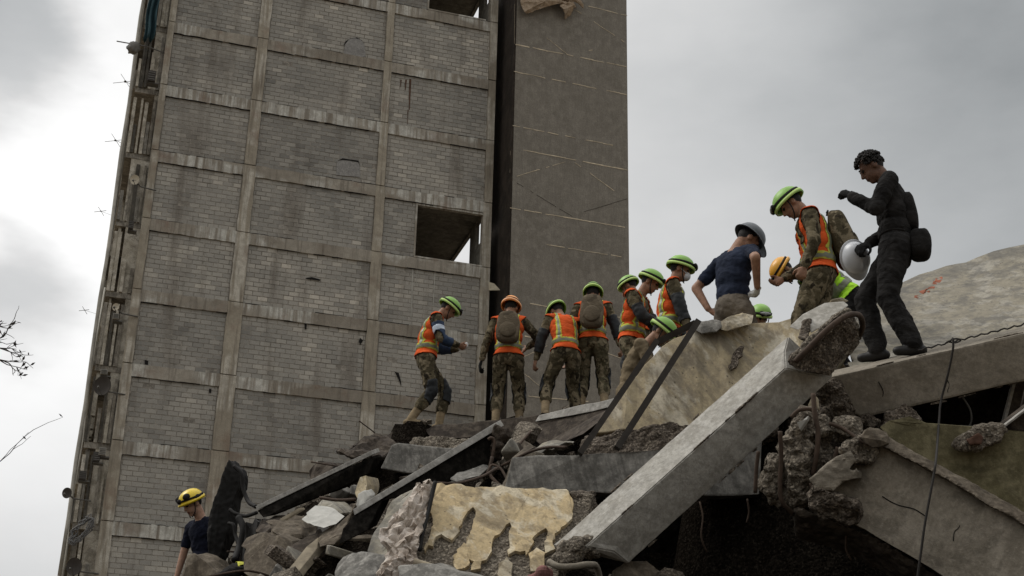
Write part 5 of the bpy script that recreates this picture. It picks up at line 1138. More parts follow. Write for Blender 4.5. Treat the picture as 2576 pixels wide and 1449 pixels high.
# ================================================================== bare twigs at the left frame edge
M_bark = plain('twig_bark', (0.05, 0.042, 0.035), 0.9, 0.3, 12, 'world')
def bare_tree(base, label, twigs, d):
    root = empty('bare_tree', base); tag(root, label, 'tree', 'bare trees at the left')
    r = random.Random(int(d * 10)); 
    hub = at(twigs[0][0] - 260, twigs[0][1] + 160, d)
    tr = MB(); tr.tube(smooth_path([base, base * 0.6 + hub * 0.4 + np.array([0.15, 0, 0]), hub], 6), [0.16 - 0.008 * k for k in range(13)], 9); tr.put('trunk', M_bark, root, True)
    br = MB(); leaves = MB()
    def grow(p, dr, ln, rad, depth):
        pts = [p]; q = p; dd = dr
        for s in range(5):
            dd = dd + np.array([r.gauss(0, 0.16), r.gauss(0, 0.16), r.gauss(0, 0.16)]); dd /= np.linalg.norm(dd); q = q + dd * ln / 5; pts.append(q)
        br.tube(pts, [rad * (1 - 0.11 * k) for k in range(6)], 5)
        if depth == 0:
            for s in range(2):
                if r.random() < 0.35:
                    c = pts[r.randint(2, 5)]; a = np.array([r.gauss(0, 1) for _ in range(3)]); a /= np.linalg.norm(a); b = np.cross(a, (0.3, 0.5, 0.8)); b /= np.linalg.norm(b)
                    leaves.add([c, c + a * 0.03 + b * 0.012, c + a * 0.06, c + a * 0.03 - b * 0.012], [(0, 1, 2, 3)])
            return
        for s in range(3):
            k = r.randint(2, 5); e = dd + np.array([r.gauss(0, 0.6), r.gauss(0, 0.4), r.gauss(0, 0.6)]); e /= np.linalg.norm(e)
            grow(pts[k], e, ln * r.uniform(0.5, 0.75), rad * 0.6, depth - 1)
    for (u0, v0, u1, v1, dep) in twigs:
        a, b = at(u0, v0, d), at(u1, v1, d); mid = (hub + a) / 2 + np.array([0, 0, 0.1])
        br.tube(smooth_path([hub, mid, a], 5), [0.05 - 0.003 * k for k in range(11)], 6)
        grow(a, (b - a) / np.linalg.norm(b - a), np.linalg.norm(b - a), 0.010 if dep > 1 else 0.006, dep)
    if leaves.v: br.add(leaves.v, leaves.f)
    br.put('crown', M_bark, root)
bare_tree(np.array([-8.2, 12.5, 0.0]), 'bare twigs reaching in at the left edge, level with the cloud', [(-70, 880, 15, 905, 2), (-70, 830, 5, 812, 2), (-60, 860, 20, 862, 2), (-70, 900, 10, 870, 2), (-80, 850, -5, 880, 2)], 13.0)
bare_tree(np.array([-9.6, 14.0, 0.0]), 'single long bare twig at the lower left edge', [(-60, 1190, 92, 1112, 1), (-60, 1150, -5, 1130, 1)], 14.5)
# ================================================================== people
def camo(name, cols, scale=5.5):
    m, t, b = new_mat(name); p = pos(t, 'object', (1, 1, 0.75))
    a = noise_(t, p, scale, 3, 0.5, 0.8); c2 = noise_(t, pos(t, 'object', (1, 1, 0.8), (0, 0, 0), (4, 1, 7)), scale * 1.6, 3, 0.5, 0.9); d = noise_(t, pos(t, 'object', (1, 1, 0.7), (0, 0, 0), (1, 9, 3)), scale * 2.4, 3, 0.5, 0.6)
    c = mixc(t, ramp(t, a, [(0.46, 0.0), (0.50, 1.0)]), cols[0], cols[1])
    c = mixc(t, ramp(t, c2, [(0.53, 0.0), (0.57, 1.0)]), c, cols[2])
    c = mixc(t, ramp(t, d, [(0.57, 0.0), (0.61, 1.0)]), c, cols[3])
    n = noise_(t, p, 90, 3, 0.6); c = mixc(t, math_(t, 'MULTIPLY', ramp(t, n, [(0.3, 1), (0.7, 0)]), 0.25), c, cols[3])
    L(t, c, b.inputs['Base Color']); b.inputs['Roughness'].default_value = 0.95; b.inputs['Specular IOR Level'].default_value = 0.1
    w = noise_(t, pos(t, 'object', (1, 1, 2.2)), 14, 4, 0.6, 0.8); bump_(t, b, math_(t, 'ADD', w, math_(t, 'MULTIPLY', n, 0.2)), 0.6, 0.02); return m
def cloth(name, col, var=0.25, wr=14.0, rough=0.95, bump=0.5):
    m, t, b = new_mat(name); p = pos(t, 'object')
    n = noise_(t, p, 6, 4, 0.6); f = noise_(t, p, 120, 2, 0.5)
    c = mixc(t, ramp(t, n, [(0.35, 0.0), (0.65, 1.0)]), tuple(x * (1 - var) for x in col), tuple(min(1, x * (1 + var)) for x in col))
    c = mixc(t, math_(t, 'MULTIPLY', ramp(t, f, [(0.3, 1), (0.7, 0)]), 0.2), c, tuple(x * 0.6 for x in col))
    L(t, c, b.inputs['Base Color']); b.inputs['Roughness'].default_value = rough; b.inputs['Specular IOR Level'].default_value = 0.12
    w = noise_(t, pos(t, 'object', (1, 1, 2.0)), wr, 4, 0.6, 0.9); bump_(t, b, w, bump, 0.02); return m
def skinm(name, col):
    m, t, b = new_mat(name); p = pos(t, 'object'); n = noise_(t, p, 25, 4, 0.6)
    c = mixc(t, ramp(t, n, [(0.35, 0.0), (0.65, 1.0)]), tuple(x * 0.8 for x in col), tuple(min(1, x * 1.12) for x in col))
    L(t, c, b.inputs['Base Color']); b.inputs['Roughness'].default_value = 0.55; b.inputs['Subsurface Weight'].default_value = 0.08; b.inputs['Subsurface Radius'].default_value = (0.01, 0.004, 0.002)
    bump_(t, b, n, 0.15, 0.003); return m
M_camo = camo('field_camouflage', [(0.130, 0.108, 0.066), (0.070, 0.058, 0.035), (0.20, 0.165, 0.108), (0.032, 0.026, 0.017)])
M_camo2 = camo('field_camouflage_worn', [(0.145, 0.122, 0.075), (0.080, 0.070, 0.042), (0.215, 0.18, 0.118), (0.038, 0.030, 0.019)], 6.2)
M_pack = camo('pack_canvas', [(0.135, 0.108, 0.075), (0.105, 0.084, 0.058), (0.165, 0.135, 0.095), (0.065, 0.052, 0.036)], 3.5)
M_boot = cloth('tan_suede', (0.24, 0.185, 0.115), 0.3)
M_blackboot = plain('black_leather', (0.018, 0.017, 0.016), 0.5, 0.4, 20)
M_skin = skinm('skin_tan', (0.30, 0.165, 0.105)); M_skind = skinm('skin_brown', (0.125, 0.066, 0.042)); M_skinl = skinm('skin_fair', (0.46, 0.28, 0.20))
M_hair = plain('dark_hair', (0.012, 0.010, 0.009), 0.7, 0.4, 60, bump=0.5)
M_eye = plain('eye_dark', (0.02, 0.015, 0.012), 0.3); M_lip = plain('lip', (0.20, 0.085, 0.065), 0.5); M_lipd = plain('lip_dark', (0.10, 0.045, 0.035), 0.5)
M_vest = cloth('orange_vest', (0.64, 0.10, 0.024), 0.22, 10); M_lime = None
M_stripe = cloth('lime_stripe', (0.58, 0.58, 0.10), 0.1, 10); M_silver = plain('silver_tape', (0.22, 0.24, 0.17), 0.5, 0.2, 20, spec=0.6)
M_hivis = cloth('lime_vest', (0.42, 0.78, 0.05), 0.12, 10)
M_hgreen = plain('lime_helmet', (0.23, 0.47, 0.065), 0.45, 0.25, 6, spec=0.5, bump=0.05); M_hgreenl = plain('pale_lime_rim', (0.48, 0.66, 0.20), 0.5, 0.1, 6)
M_horange = plain('orange_helmet', (0.80, 0.30, 0.055), 0.4, 0.15, 6, spec=0.5, bump=0.05); M_horangel = plain('pale_orange_rim', (0.85, 0.42, 0.20), 0.5, 0.1, 6)
M_hyellow = plain('yellow_helmet', (0.80, 0.58, 0.02), 0.3, 0.12, 6, spec=0.5, bump=0.05); M_hyel2 = plain('amber_helmet', (0.75, 0.36, 0.02), 0.35, 0.12, 6, spec=0.5, bump=0.05)
M_hgrey = plain('grey_hard_hat', (0.085, 0.098, 0.112), 0.4, 0.15, 6, spec=0.5, bump=0.05); M_hwhite = plain('white_hard_hat', (0.55, 0.57, 0.60), 0.35, 0.15, 5, spec=0.5, bump=0.05)
M_strap = plain('black_strap', (0.016, 0.015, 0.014), 0.8, 0.3, 30); M_lens = plain('goggle_lens', (0.30, 0.31, 0.30), 0.15, 0.2, 5, spec=0.8, bump=0)
M_pad = plain('dark_pad', (0.018, 0.020, 0.022), 0.65, 0.4, 20); M_glovew = cloth('white_glove', (0.62, 0.62, 0.60), 0.15, 20); M_gloveb = cloth('black_glove', (0.014, 0.014, 0.014), 0.3, 20)
M_mask = cloth('white_mask', (0.60, 0.62, 0.64), 0.08, 12, bump=0.2)
M_navy = cloth('navy_shirt', (0.020, 0.026, 0.045), 0.3, 9); M_navy2 = cloth('dark_navy_shirt', (0.012, 0.014, 0.026), 0.3, 9); M_greenshirt = cloth('dull_green_shirt', (0.045, 0.075, 0.055), 0.2, 9)
M_greypants = cloth('grey_brown_trousers', (0.135, 0.115, 0.092), 0.25, 7, bump=0.8); M_blackcl = cloth('black_work_clothes', (0.019, 0.018, 0.0175), 0.55, 7, bump=0.9); M_tanpants = cloth('tan_trousers', (0.185, 0.145, 0.092), 0.25, 7)
M_armband = plain('white_armband', (0.55, 0.62, 0.72), 0.8, 0.1); M_armblue = plain('blue_sleeve_pad', (0.025, 0.045, 0.09), 0.7, 0.3)
M_patchf = plain('flag_patch', (0.30, 0.32, 0.34), 0.8, 0.3, 60)

def rotm(axis, deg): return np.array(Matrix.Rotation(math.radians(deg), 3, Vector(axis)))
def unit(v): v = np.array(v, float); return v / (np.linalg.norm(v) + 1e-9)
def two_bone(a, target, l1, l2, pole):
    a = np.array(a, float); t = np.array(target, float); d = t - a; L_ = np.linalg.norm(d)
    L_ = min(max(L_, abs(l1 - l2) + 0.02), (l1 + l2) * 0.998); u = unit(d); end = a + u * L_
    c = (l1 * l1 + L_ * L_ - l2 * l2) / (2 * l1 * L_); s = math.sqrt(max(0, 1 - c * c))
    p = np.array(pole, float); p = unit(p - u * (p @ u)); return a + (u * c + p * s) * l1, end
class Body:
    def __init__(s): s.pr = []
    def cap(s, a, b, ra, rb, tag): s.pr.append(('c', np.array(a, float), np.array(b, float), ra, rb, tag))
    def ell(s, c, r, M, tag): s.pr.append(('e', np.array(c, float), np.array(r, float), np.eye(3) if M is None else np.array(M), 0, tag))
    def mesh(s, vox, it):
        mb = MB()
        for p in s.pr:
            if p[0] == 'c':
                a, b, ra, rb = p[1:5]; t = unit(b - a) if np.linalg.norm(b - a) > 1e-6 else np.array([0, 0, 1.0])
                pts = []; rs = []
                for k in (85, 60, 30): pts.append(a - t * ra * math.sin(math.radians(k))); rs.append(ra * math.cos(math.radians(k)))
                pts += [a, b]; rs += [ra, rb]
                for k in (30, 60, 85): pts.append(b + t * rb * math.sin(math.radians(k))); rs.append(rb * math.cos(math.radians(k)))
                # straight path: fixed frame
                x = np.cross(t, (0.31, 0.52, 0.79)); x = unit(x); y = np.cross(t, x); v = []; f = []; seg = 14
                for q, r in zip(pts, rs):
                    for i in range(seg): an = 2 * math.pi * i / seg; v.append(q + (x * math.cos(an) + y * math.sin(an)) * r)
                n = len(pts)
                for i in range(n - 1):
                    for k in range(seg): k2 = (k + 1) % seg; f.append((i * seg + k, i * seg + k2, (i + 1) * seg + k2, (i + 1) * seg + k))
                f.append(tuple(range(seg - 1, -1, -1))); f.append(tuple((n - 1) * seg + k for k in range(seg)))
                mb.add(v, f)
            else: mb.add(*ell_vf(p[1], p[2], p[3], 20, 14))
        return remesh(mb.v, mb.f, vox, it)
    def dist(s, co):
        D = np.empty((len(s.pr), len(co)))
        for i, p in enumerate(s.pr):
            if p[0] == 'c':
                a, b, ra, rb = p[1:5]; ab = b - a; t = np.clip(((co - a) @ ab) / (ab @ ab + 1e-9), 0, 1)
                D[i] = np.linalg.norm(co - a - t[:, None] * ab, axis=1) - (ra + (rb - ra) * t)
            else:
                q = (co - p[1]) @ p[3]; k = np.linalg.norm(q / p[2], axis=1); k2 = np.linalg.norm(q / p[2] ** 2, axis=1); D[i] = k * (k - 1) / (k2 + 1e-9)
        return D
def hand(B, w, d, n, side, kind, tag, sc=1.0):
    """palm with four fingers and a thumb; d points away from the wrist, n is the palm side."""
    d = unit(d); n = unit(np.array(n) - d * (np.array(n) @ d)); s = np.cross(d, n) * side
    B.ell(w + d * 0.052 * sc, (0.040 * sc, 0.054 * sc, 0.019 * sc), np.stack([s, d, n], 1), tag)
    curl = {'relaxed': (18, 38, 50), 'fist': (75, 95, 70), 'grip': (45, 65, 55), 'flat': (5, 12, 15), 'pinch': (40, 55, 40)}[kind]
    for i, (ln, off) in enumerate(((0.072, 0.030), (0.080, 0.010), (0.074, -0.011), (0.060, -0.031))):
        p = w + d * (0.092 - 0.005 * abs(i - 1)) * sc + s * off * sc * 1.12; an = 0.0
        spread = s * off * 0.8
        for k, q in enumerate((0.45, 0.32, 0.26)):
            an += curl[k] + (4 * i if kind == 'relaxed' else 0); dr = unit(d * math.cos(math.radians(an)) + n * math.sin(math.radians(an)) + spread)
            e = p + dr * ln * q * sc * 1.15; B.cap(p, e, 0.0098 * sc, 0.0088 * sc, tag); p = e
    p = w + d * 0.028 * sc + s * 0.036 * sc; dr = unit(d * 0.75 + s * 0.65 + n * 0.35); e = p + dr * 0.045 * sc; B.cap(p, e, 0.0125 * sc, 0.011 * sc, tag)
    dr = unit(d * 0.9 + s * 0.05 + n * (0.75 if kind in ('fist', 'grip', 'pinch') else 0.35)); B.cap(e, e + dr * 0.034 * sc, 0.011 * sc, 0.009 * sc, tag)

def extract(me, fmask, off, name, mat, root, thick=0.0, wob=0.0):
    """offset copy of some faces of the body: cloth worn over it."""
    co, no = mesh_np(me); idx = {}; v = []; f = []
    for pi in np.nonzero(fmask)[0]:
        q = []
        for vi in me.polygons[pi].vertices:
            if vi not in idx: idx[vi] = len(v); v.append(co[vi] + no[vi] * off)
            q.append(idx[vi])
        f.append(q)
    if not f: return None
    m = mesh_from(v, f, name, True); o = link(name, m, mat, root)
    sm = o.modifiers.new('s', 'SMOOTH'); sm.iterations = 3; sm.factor = 0.4
    if thick: s = o.modifiers.new('t', 'SOLIDIFY'); s.thickness = thick; s.offset = -0.6
    return o

def lathe_helmet(root, Hc, Hm, mat, matrim, kind='rescue', goggles=True, lamp=False, band=True):
    """helmet in head space (x right, y forward, z up) -> child meshes of root."""
    T = lambda p: Hc + Hm @ np.array(p)
    name = 'helmet'
    rx, ry, rz = 0.118, 0.142, 0.128; z0 = 0.035
    prof = [(1.10, -0.055), (1.105, -0.035), (1.045, -0.02), (1.03, 0.10), (0.99, 0.30), (0.90, 0.52), (0.74, 0.74), (0.52, 0.89), (0.27, 0.975), (0.0, 1.0)]
    if kind == 'hat': prof = [(1.14, -0.06), (1.13, -0.03), (1.0, 0.0), (1.0, 0.12), (0.97, 0.32), (0.88, 0.56), (0.72, 0.77), (0.5, 0.9), (0.25, 0.975), (0.0, 1.0)]
    seg = 36; v = []; f = []
    for r, z in prof[:-1]:
        for k in range(seg):
            an = 2 * math.pi * k / seg; ca, sa = math.cos(an), math.sin(an)
            x, y, zz = rx * r * ca, ry * r * sa, rz * z
            if kind == 'hat' and r > 1.1 and sa > 0: y += 0.055 * sa ** 3; zz -= 0.018 * sa ** 2
            if kind == 'rescue' and z <= 0.1: zz -= 0.012 * (abs(ca) ** 2) + (0.016 if sa < 0 else 0.0) * sa * sa
            if kind == 'hat' and abs(ca) < 0.16 and 0.2 < z: zz += 0.008
            v.append(T((x, y - 0.008, z0 + zz)))
    v.append(T((0, -0.008, z0 + rz)))
    n = len(prof) - 1
    for i in range(n - 1):
        for k in range(seg): k2 = (k + 1) % seg; f.append((i * seg + k, i * seg + k2, (i + 1) * seg + k2, (i + 1) * seg + k))
    for k in range(seg): f.append(((n - 1) * seg + k, (n - 1) * seg + (k + 1) % seg, n * seg))
    o = link(name, mesh_from(v, f, name, True), mat, root); s = o.modifiers.new('t', 'SOLIDIFY'); s.thickness = 0.006
    hp = o
    def ring(z, r, w, h, nm, m_, tilt=0.0):
        pts = []
        for k in range(37):
            an = 2 * math.pi * k / 36; pts.append(T((rx * r * math.cos(an), ry * r * math.sin(an) - 0.008, z0 + rz * z - 0.008 * (abs(math.cos(an)) ** 2) + tilt * math.sin(an))))
        v = []; f = []
        up_ = Hm @ np.array([0, 0, 1.0])
        for p in pts[:-1]:
            rad = unit(p - T((0, -0.008, z0 + rz * z)))
            for a, b in ((-1, -1), (1, -1), (1, 1), (-1, 1)): v.append(p + rad * a * w / 2 + up_ * b * h / 2)
        for k in range(36):
            k2 = (k + 1) % 36
            for q in range(4): f.append((k * 4 + q, k * 4 + (q + 1) % 4, k2 * 4 + (q + 1) % 4, k2 * 4 + q))
        link(nm, mesh_from(v, f, nm, True), m_, hp)
    if kind == 'rescue':
        ring(0.02, 1.075, 0.012, 0.026, 'rim', matrim); ring(0.27, 1.005, 0.012, 0.022, 'strap_band', M_strap, 0.006)
    if goggles:
        g = MB(); M3 = Hm
        for sx in (-1, 1):
            g.add(*ell_vf(T((sx * 0.038, 0.140, 0.078)), (0.036, 0.022, 0.027), M3 @ rotm((1, 0, 0), 28), 14, 8))
        link('goggles', mesh_from(g.v, g.f, 'goggles', True), M_strap, hp)
        g = MB()
        g.add(*ell_vf(T((0, 0.156, 0.082)), (0.064, 0.012, 0.020), M3 @ rotm((1, 0, 0), 28), 16, 8)); link('goggle_lens', mesh_from(g.v, g.f, 'goggle_lens', True), M_lens, hp)
    if lamp:
        g = MB(); g.add(*ell_vf(T((0, 0.150, 0.075)), (0.028, 0.026, 0.022), Hm, 12, 8)); g.add(*ell_vf(T((0.03, 0.142, 0.06)), (0.018, 0.02, 0.018), Hm, 10, 6)); link('headlamp', mesh_from(g.v, g.f, 'headlamp', True), M_strap, hp)
        g = MB(); g.add(*ell_vf(T((0, 0.172, 0.073)), (0.017, 0.008, 0.016), Hm, 10, 6)); link('headlamp_lens', mesh_from(g.v, g.f, 'headlamp_lens', True), M_lens, hp)
    if kind == 'rescue':
        for sx in (-1, 1):
            vv, ff = tube_vf(smooth_path([T((sx * 0.098, 0.02, 0.03)), T((sx * 0.088, 0.03, -0.03)), T((sx * 0.070, 0.05, -0.085)), T((sx * 0.02, 0.075, -0.122))], 4), 0.006, 6)
            link('chin_strap', mesh_from(vv, ff, 'chin_strap', True), M_strap, hp)
    return o

def person(label, head_px, depth, heading, H=1.74, lean=0, side=0, hunch=8, twist=0, head=(0, 0, 0), feet=((-0.12, 0, 0), (0.12, 0, 0)), pelvis=(0, 0, 0), kneepole=((-0.1, 1, 0), (0.1, 1, 0)),
           handL=None, handR=None, elbL=(-0.8, -1, -0.2), elbR=(0.8, -1, -0.2), hk=('relaxed', 'relaxed'), hn=(None, None),
           top='camo', bottom='camo', sleeves='long', shoes='tan', skin='tan', vest=None, helmet=None, pack=None, kneepads=False, elbowpads=False, gloves=(None, None), mask=False, bulk=1.0, hair=True, group=None, vox=0.0095, extra=None, toes=((0, 0), (0, 0)), handdir=(None, None), baggy=1.0):
    s = H / 1.74; B = Body()
    pel = np.array([0, 0, 0.935]) + np.array(pelvis)
    def basis(fwd, sd, tw):
        R = rotm((0, 0, 1), -tw) @ rotm((0, 1, 0), sd) @ rotm((1, 0, 0), -fwd); return R    # columns right, front, up
    R1 = basis(lean * 0.75, side, twist * 0.4); R2 = basis(lean + hunch, side, twist)
    mid = pel + R1[:, 2] * 0.24; neck = mid + R2[:, 2] * 0.31
    # trunk
    tp = 'top'; bt = 'bottom'
    k = bulk
    B.ell(pel + R1 @ np.array([0, -0.01, 0.0]), (0.165 * k, 0.125 * k, 0.135), R1, bt)
    B.ell(pel + R1 @ np.array([0, 0.0, 0.13]), (0.155 * k, 0.118 * k, 0.13), R1, tp)
    B.ell(mid + R2 @ np.array([0, 0.0, 0.03]), (0.162 * k, 0.122 * k, 0.17), R2, tp)
    B.ell(mid + R2 @ np.array([0, 0.0, 0.15]), (0.182 * k, 0.122 * k, 0.155), R2, tp)
    shL = mid + R2 @ np.array([-0.188 * k, -0.005, 0.235]); shR = mid + R2 @ np.array([0.188 * k, -0.005, 0.235])
    B.cap(shL, shR, 0.068, 0.068, tp)
    for sh in (shL, shR): B.cap(sh * 0.25 + neck * 0.75 + R2 @ np.array([0, -0.015, -0.02]), sh + R2 @ np.array([0, 0, 0.015]), 0.055, 0.055, tp)
    # head
    hp, hy, hr = head
    Rn = basis((lean + hunch) * 0.6 + hp * 0.6, side * 0.5, twist + hy * 0.5)
    hb = neck + Rn[:, 2] * 0.075
    Hm = basis(hp, hr + side * 0.3, twist + hy); Hc = hb + Hm @ np.array([0, 0.025, 0.105])
    B.cap(neck - Rn[:, 2] * 0.05, hb + Rn[:, 2] * 0.04, 0.062, 0.055, 'skin')
    B.ell(Hc + Hm @ np.array([0, -0.012, 0.02]), (0.076, 0.096, 0.098), Hm, 'skin')
    B.ell(Hc + Hm @ np.array([0, 0.022, -0.045]), (0.062, 0.070, 0.074), Hm, 'skin')
    B.ell(Hc + Hm @ np.array([0, 0.052, -0.098]), (0.030, 0.030, 0.022), Hm, 'skin')
    B.cap(Hc + Hm @ np.array([0, 0.090, 0.010]), Hc + Hm @ np.array([0, 0.107, -0.030]), 0.010, 0.0145, 'skin')
    B.cap(Hc + Hm @ np.array([-0.04, 0.076, 0.026]), Hc + Hm @ np.array([0.04, 0.076, 0.026]), 0.013, 0.013, 'skin')
    for sx in (-1, 1):
        B.ell(Hc + Hm @ np.array([sx * 0.079, -0.012, -0.012]), (0.010, 0.022, 0.032), Hm, 'skin')
        B.ell(Hc + Hm @ np.array([sx * 0.033, 0.0815, 0.004]), (0.014, 0.009, 0.008), Hm, 'eye')
        B.cap(Hc + Hm @ np.array([sx * 0.016, 0.090, 0.028]), Hc + Hm @ np.array([sx * 0.052, 0.076, 0.028]), 0.006, 0.005, 'hair')
    B.cap(Hc + Hm @ np.array([-0.018, 0.086, -0.066]), Hc + Hm @ np.array([0.018, 0.086, -0.066]), 0.0085, 0.0085, 'lip')
    if hair:
        B.ell(Hc + Hm @ np.array([0, -0.026, 0.030]), (0.080, 0.092, 0.097), Hm, 'hair')
    # arms
    UA, FA = 0.285, 0.255
    def arm(sh, target, pole, sd, hkind, hnorm, hdir):
        if target is None: target = sh + R2 @ np.array([sd * 0.10, 0.06, -0.50])
        el, wr = two_bone(sh, target, UA, FA, pole)
        b = baggy
        B.cap(sh, el, 0.062 * b, 0.050 * b, 'top' if sleeves in ('long', 'short') else 'skin') if sleeves == 'long' else None
        if sleeves == 'short':
            m_ = sh + (el - sh) * 0.62; B.cap(sh, m_, 0.063 * b, 0.060 * b, 'top'); B.cap(m_, el, 0.045, 0.042, 'skin')
            B.cap(el, wr, 0.043, 0.029, 'skin')
        else:
            B.cap(el, wr - unit(wr - el) * 0.02, 0.050 * b, 0.037 * b, 'top'); B.cap(wr - unit(wr - el) * 0.03, wr, 0.030, 0.028, 'skin')
        fd = unit(wr - el) if hdir is None else unit(hdir); nn = hnorm if hnorm is not None else unit(np.array([-sd, 0.2, 0]))
        gi = 0 if sd < 0 else 1
        hand(B, wr, fd, nn, sd * (1 if True else -1), hkind, 'glove%d' % gi if gloves[gi] else 'skin', 1.0 if not gloves[gi] else 1.1)
        return el, wr
    eL, wL = arm(shL, handL, elbL, -1, hk[0], hn[0], handdir[0]); eR, wR = arm(shR, handR, elbR, 1, hk[1], hn[1], handdir[1])
    # legs
    TH, SH = 0.43, 0.425; kn = []
    for i, sd in ((0, -1), (1, 1)):
        hip = pel + R1 @ np.array([sd * 0.092, 0, -0.045]); ft = np.array(feet[i], float); ank = ft + np.array([0, 0, 0.085])
        kne, an = two_bone(hip, ank, TH, SH, kneepole[i]); kn.append(kne); b = baggy
        B.cap(hip, kne, 0.098 * b * k, 0.069 * b, bt); 
        calf = kne + (an - kne) * 0.42
        B.cap(kne, calf, 0.068 * b, 0.070 * b, bt)
        if shoes == 'tan':
            low = kne + (an - kne) * 0.55; B.cap(calf, low, 0.069 * b, 0.066 * b, bt); B.cap(low, an, 0.056, 0.050, 'shoe')
        else: B.cap(calf, an - unit(an - kne) * 0.015, 0.069 * b, 0.060 * b, bt)
        ya, pt = toes[i]; fr = rotm((0, 0, 1), -ya + (-8 if sd < 0 else 8) * -1.0) @ np.array([0, math.cos(math.radians(pt)), -math.sin(math.radians(pt))])
        up_ = np.array([0, 0, 1.0]); base = an - up_ * 0.045
        B.cap(base - fr * 0.055, base + fr * 0.02, 0.040, 0.043, 'shoe'); B.cap(base + fr * 0.02, base + fr * 0.125 - up_ * 0.004, 0.044, 0.036, 'shoe'); B.cap(an, base + fr * 0.02, 0.048, 0.044, 'shoe')
    vox = max(vox, depth * 0.0006) if depth > 12 else vox
    me = B.mesh(vox, 3)
    co, no = mesh_np(me)
    D = B.dist(co); near = D.argmin(0); tags = np.array([p[5] for p in B.pr])[near]
    cl_ = np.isin(tags, ['top', 'bottom'])
    wr_ = np.array([0.010 * fbm((p[0] * 9 + p[2] * 4, p[1] * 9 - p[2] * 3, p[2] * 10), 3) + 0.005 * mnoise.noise(Vector((p[0] * 30 + p[2] * 12, p[1] * 30, p[2] * 28))) if c else 0.0 for p, c in zip(co, cl_)])
    co = co + no * wr_[:, None]; mesh_set(me, co)
    # placement: the head goes where the picture shows it
    hd = math.radians(heading); Rz = rotm((0, 0, 1), -heading)
    loc = at(head_px[0], head_px[1], depth) - Rz @ (Hc * s)
    mesh_set(me, co * s); me.name = 'person'
    skinmat = {'tan': M_skin, 'brown': M_skind, 'fair': M_skinl}[skin]; lipm = M_lipd if skin == 'brown' else M_lip
    tops = {'camo': M_camo, 'camo2': M_camo2, 'navy': M_navy, 'navy2': M_navy2, 'black': M_blackcl, 'green': M_greenshirt, 'tan': M_tanpants}; bots = {'camo': M_camo, 'camo2': M_camo2, 'grey': M_greypants, 'black': M_blackcl, 'tan': M_tanpants}
    gm = {'white': M_glovew, 'black': M_gloveb, None: skinmat}
    order = ['top', 'bottom', 'skin', 'hair', 'eye', 'lip', 'shoe', 'glove0', 'glove1']
    ml = [tops[top], bots[bottom], skinmat, M_hair, M_eye, lipm, M_boot if shoes == 'tan' else M_blackboot, gm[gloves[0]], gm[gloves[1]]]
    o = link('person', me, ml); o.location = loc; o.rotation_euler = (0, 0, -hd)
    tag(o, label, 'person', group)
    fc = np.empty(len(me.polygons) * 3); me.polygons.foreach_get('center', fc); fc = fc.reshape(-1, 3) / s
    Df = B.dist(fc); fn = Df.argmin(0); ft_ = np.array([p[5] for p in B.pr])[fn]
    me.polygons.foreach_set('material_index', np.array([order.index(t) for t in ft_], dtype=np.int32)); me.polygons.foreach_set('use_smooth', [True] * len(me.polygons)); me.update()
    kid = empty('x'); bpy.data.objects.remove(kid)
    # worn things
    SC = lambda ob: ob
    # torso coordinates of each face
    q2 = (fc - mid) @ R2; q1 = (fc - pel) @ R1
    armd = np.minimum.reduce([np.linalg.norm(np.cross(fc - a, unit(b - a)), axis=1) + 10 * (((fc - a) @ unit(b - a)) < 0.055) for a, b in ((shL, eL), (shR, eR))])
    istop = (ft_ == 'top') | (ft_ == 'bottom')
    def nearseg(a, b, r):
        ab = b - a; t = np.clip(((fc - a) @ ab) / (ab @ ab), 0, 1); return np.linalg.norm(fc - a - t[:, None] * ab, axis=1) < r
    armmask = np.zeros(len(fc), bool)
    for a, b in ((shL, eL), (eL, wL), (shR, eR), (eR, wR)):
        ab = b - a; t = ((fc - a) @ ab) / (ab @ ab); dist_ = np.linalg.norm(fc - a - np.clip(t, 0, 1)[:, None] * ab, axis=1); lim = 0.088 if t is not None else 0.08
        lowt = -0.10 if (a is shL or a is shR) else -0.2
        armmask |= (dist_ < 0.082) & (t > lowt)
    hb_ = None
    if vest:
        vm, sm_ = (M_vest, M_stripe) if vest == 'orange' else (M_hivis, M_silver)
        zz = q2[:, 2]
        hmask = np.isin(ft_, ['top', 'bottom']) & ~armmask & (q1[:, 2] > -0.005) & (zz < 0.315)
        # open V at the front
        fr_ = (q2[:, 1] > 0.02) & (np.abs(q2[:, 0]) < 0.015 + 0.075 * np.clip((zz - 0.02) / 0.25, 0, 1)) & (zz > 0.02)
        hmask &= ~fr_
        vo = extract(me, hmask, 0.016 * s, 'vest', vm, o, 0.006)
        if vo:
            band = hmask & (q1[:, 2] > 0.075) & (q1[:, 2] < 0.145)
            vert = hmask & (np.abs(np.abs(q2[:, 0]) - 0.105) < 0.026) & (q1[:, 2] > 0.13)
            b2_ = extract(me, band, 0.0225 * s, 'reflective_band', sm_, vo); extract(me, vert, 0.0225 * s, 'reflective_strip', sm_, vo)
            extract(me, hmask & (q1[:, 2] > 0.092) & (q1[:, 2] < 0.128), 0.0265 * s, 'silver_tape', M_silver, vo); extract(me, hmask & (np.abs(np.abs(q2[:, 0]) - 0.105) < 0.012) & (q1[:, 2] > 0.13), 0.0265 * s, 'silver_tape', M_silver, vo)
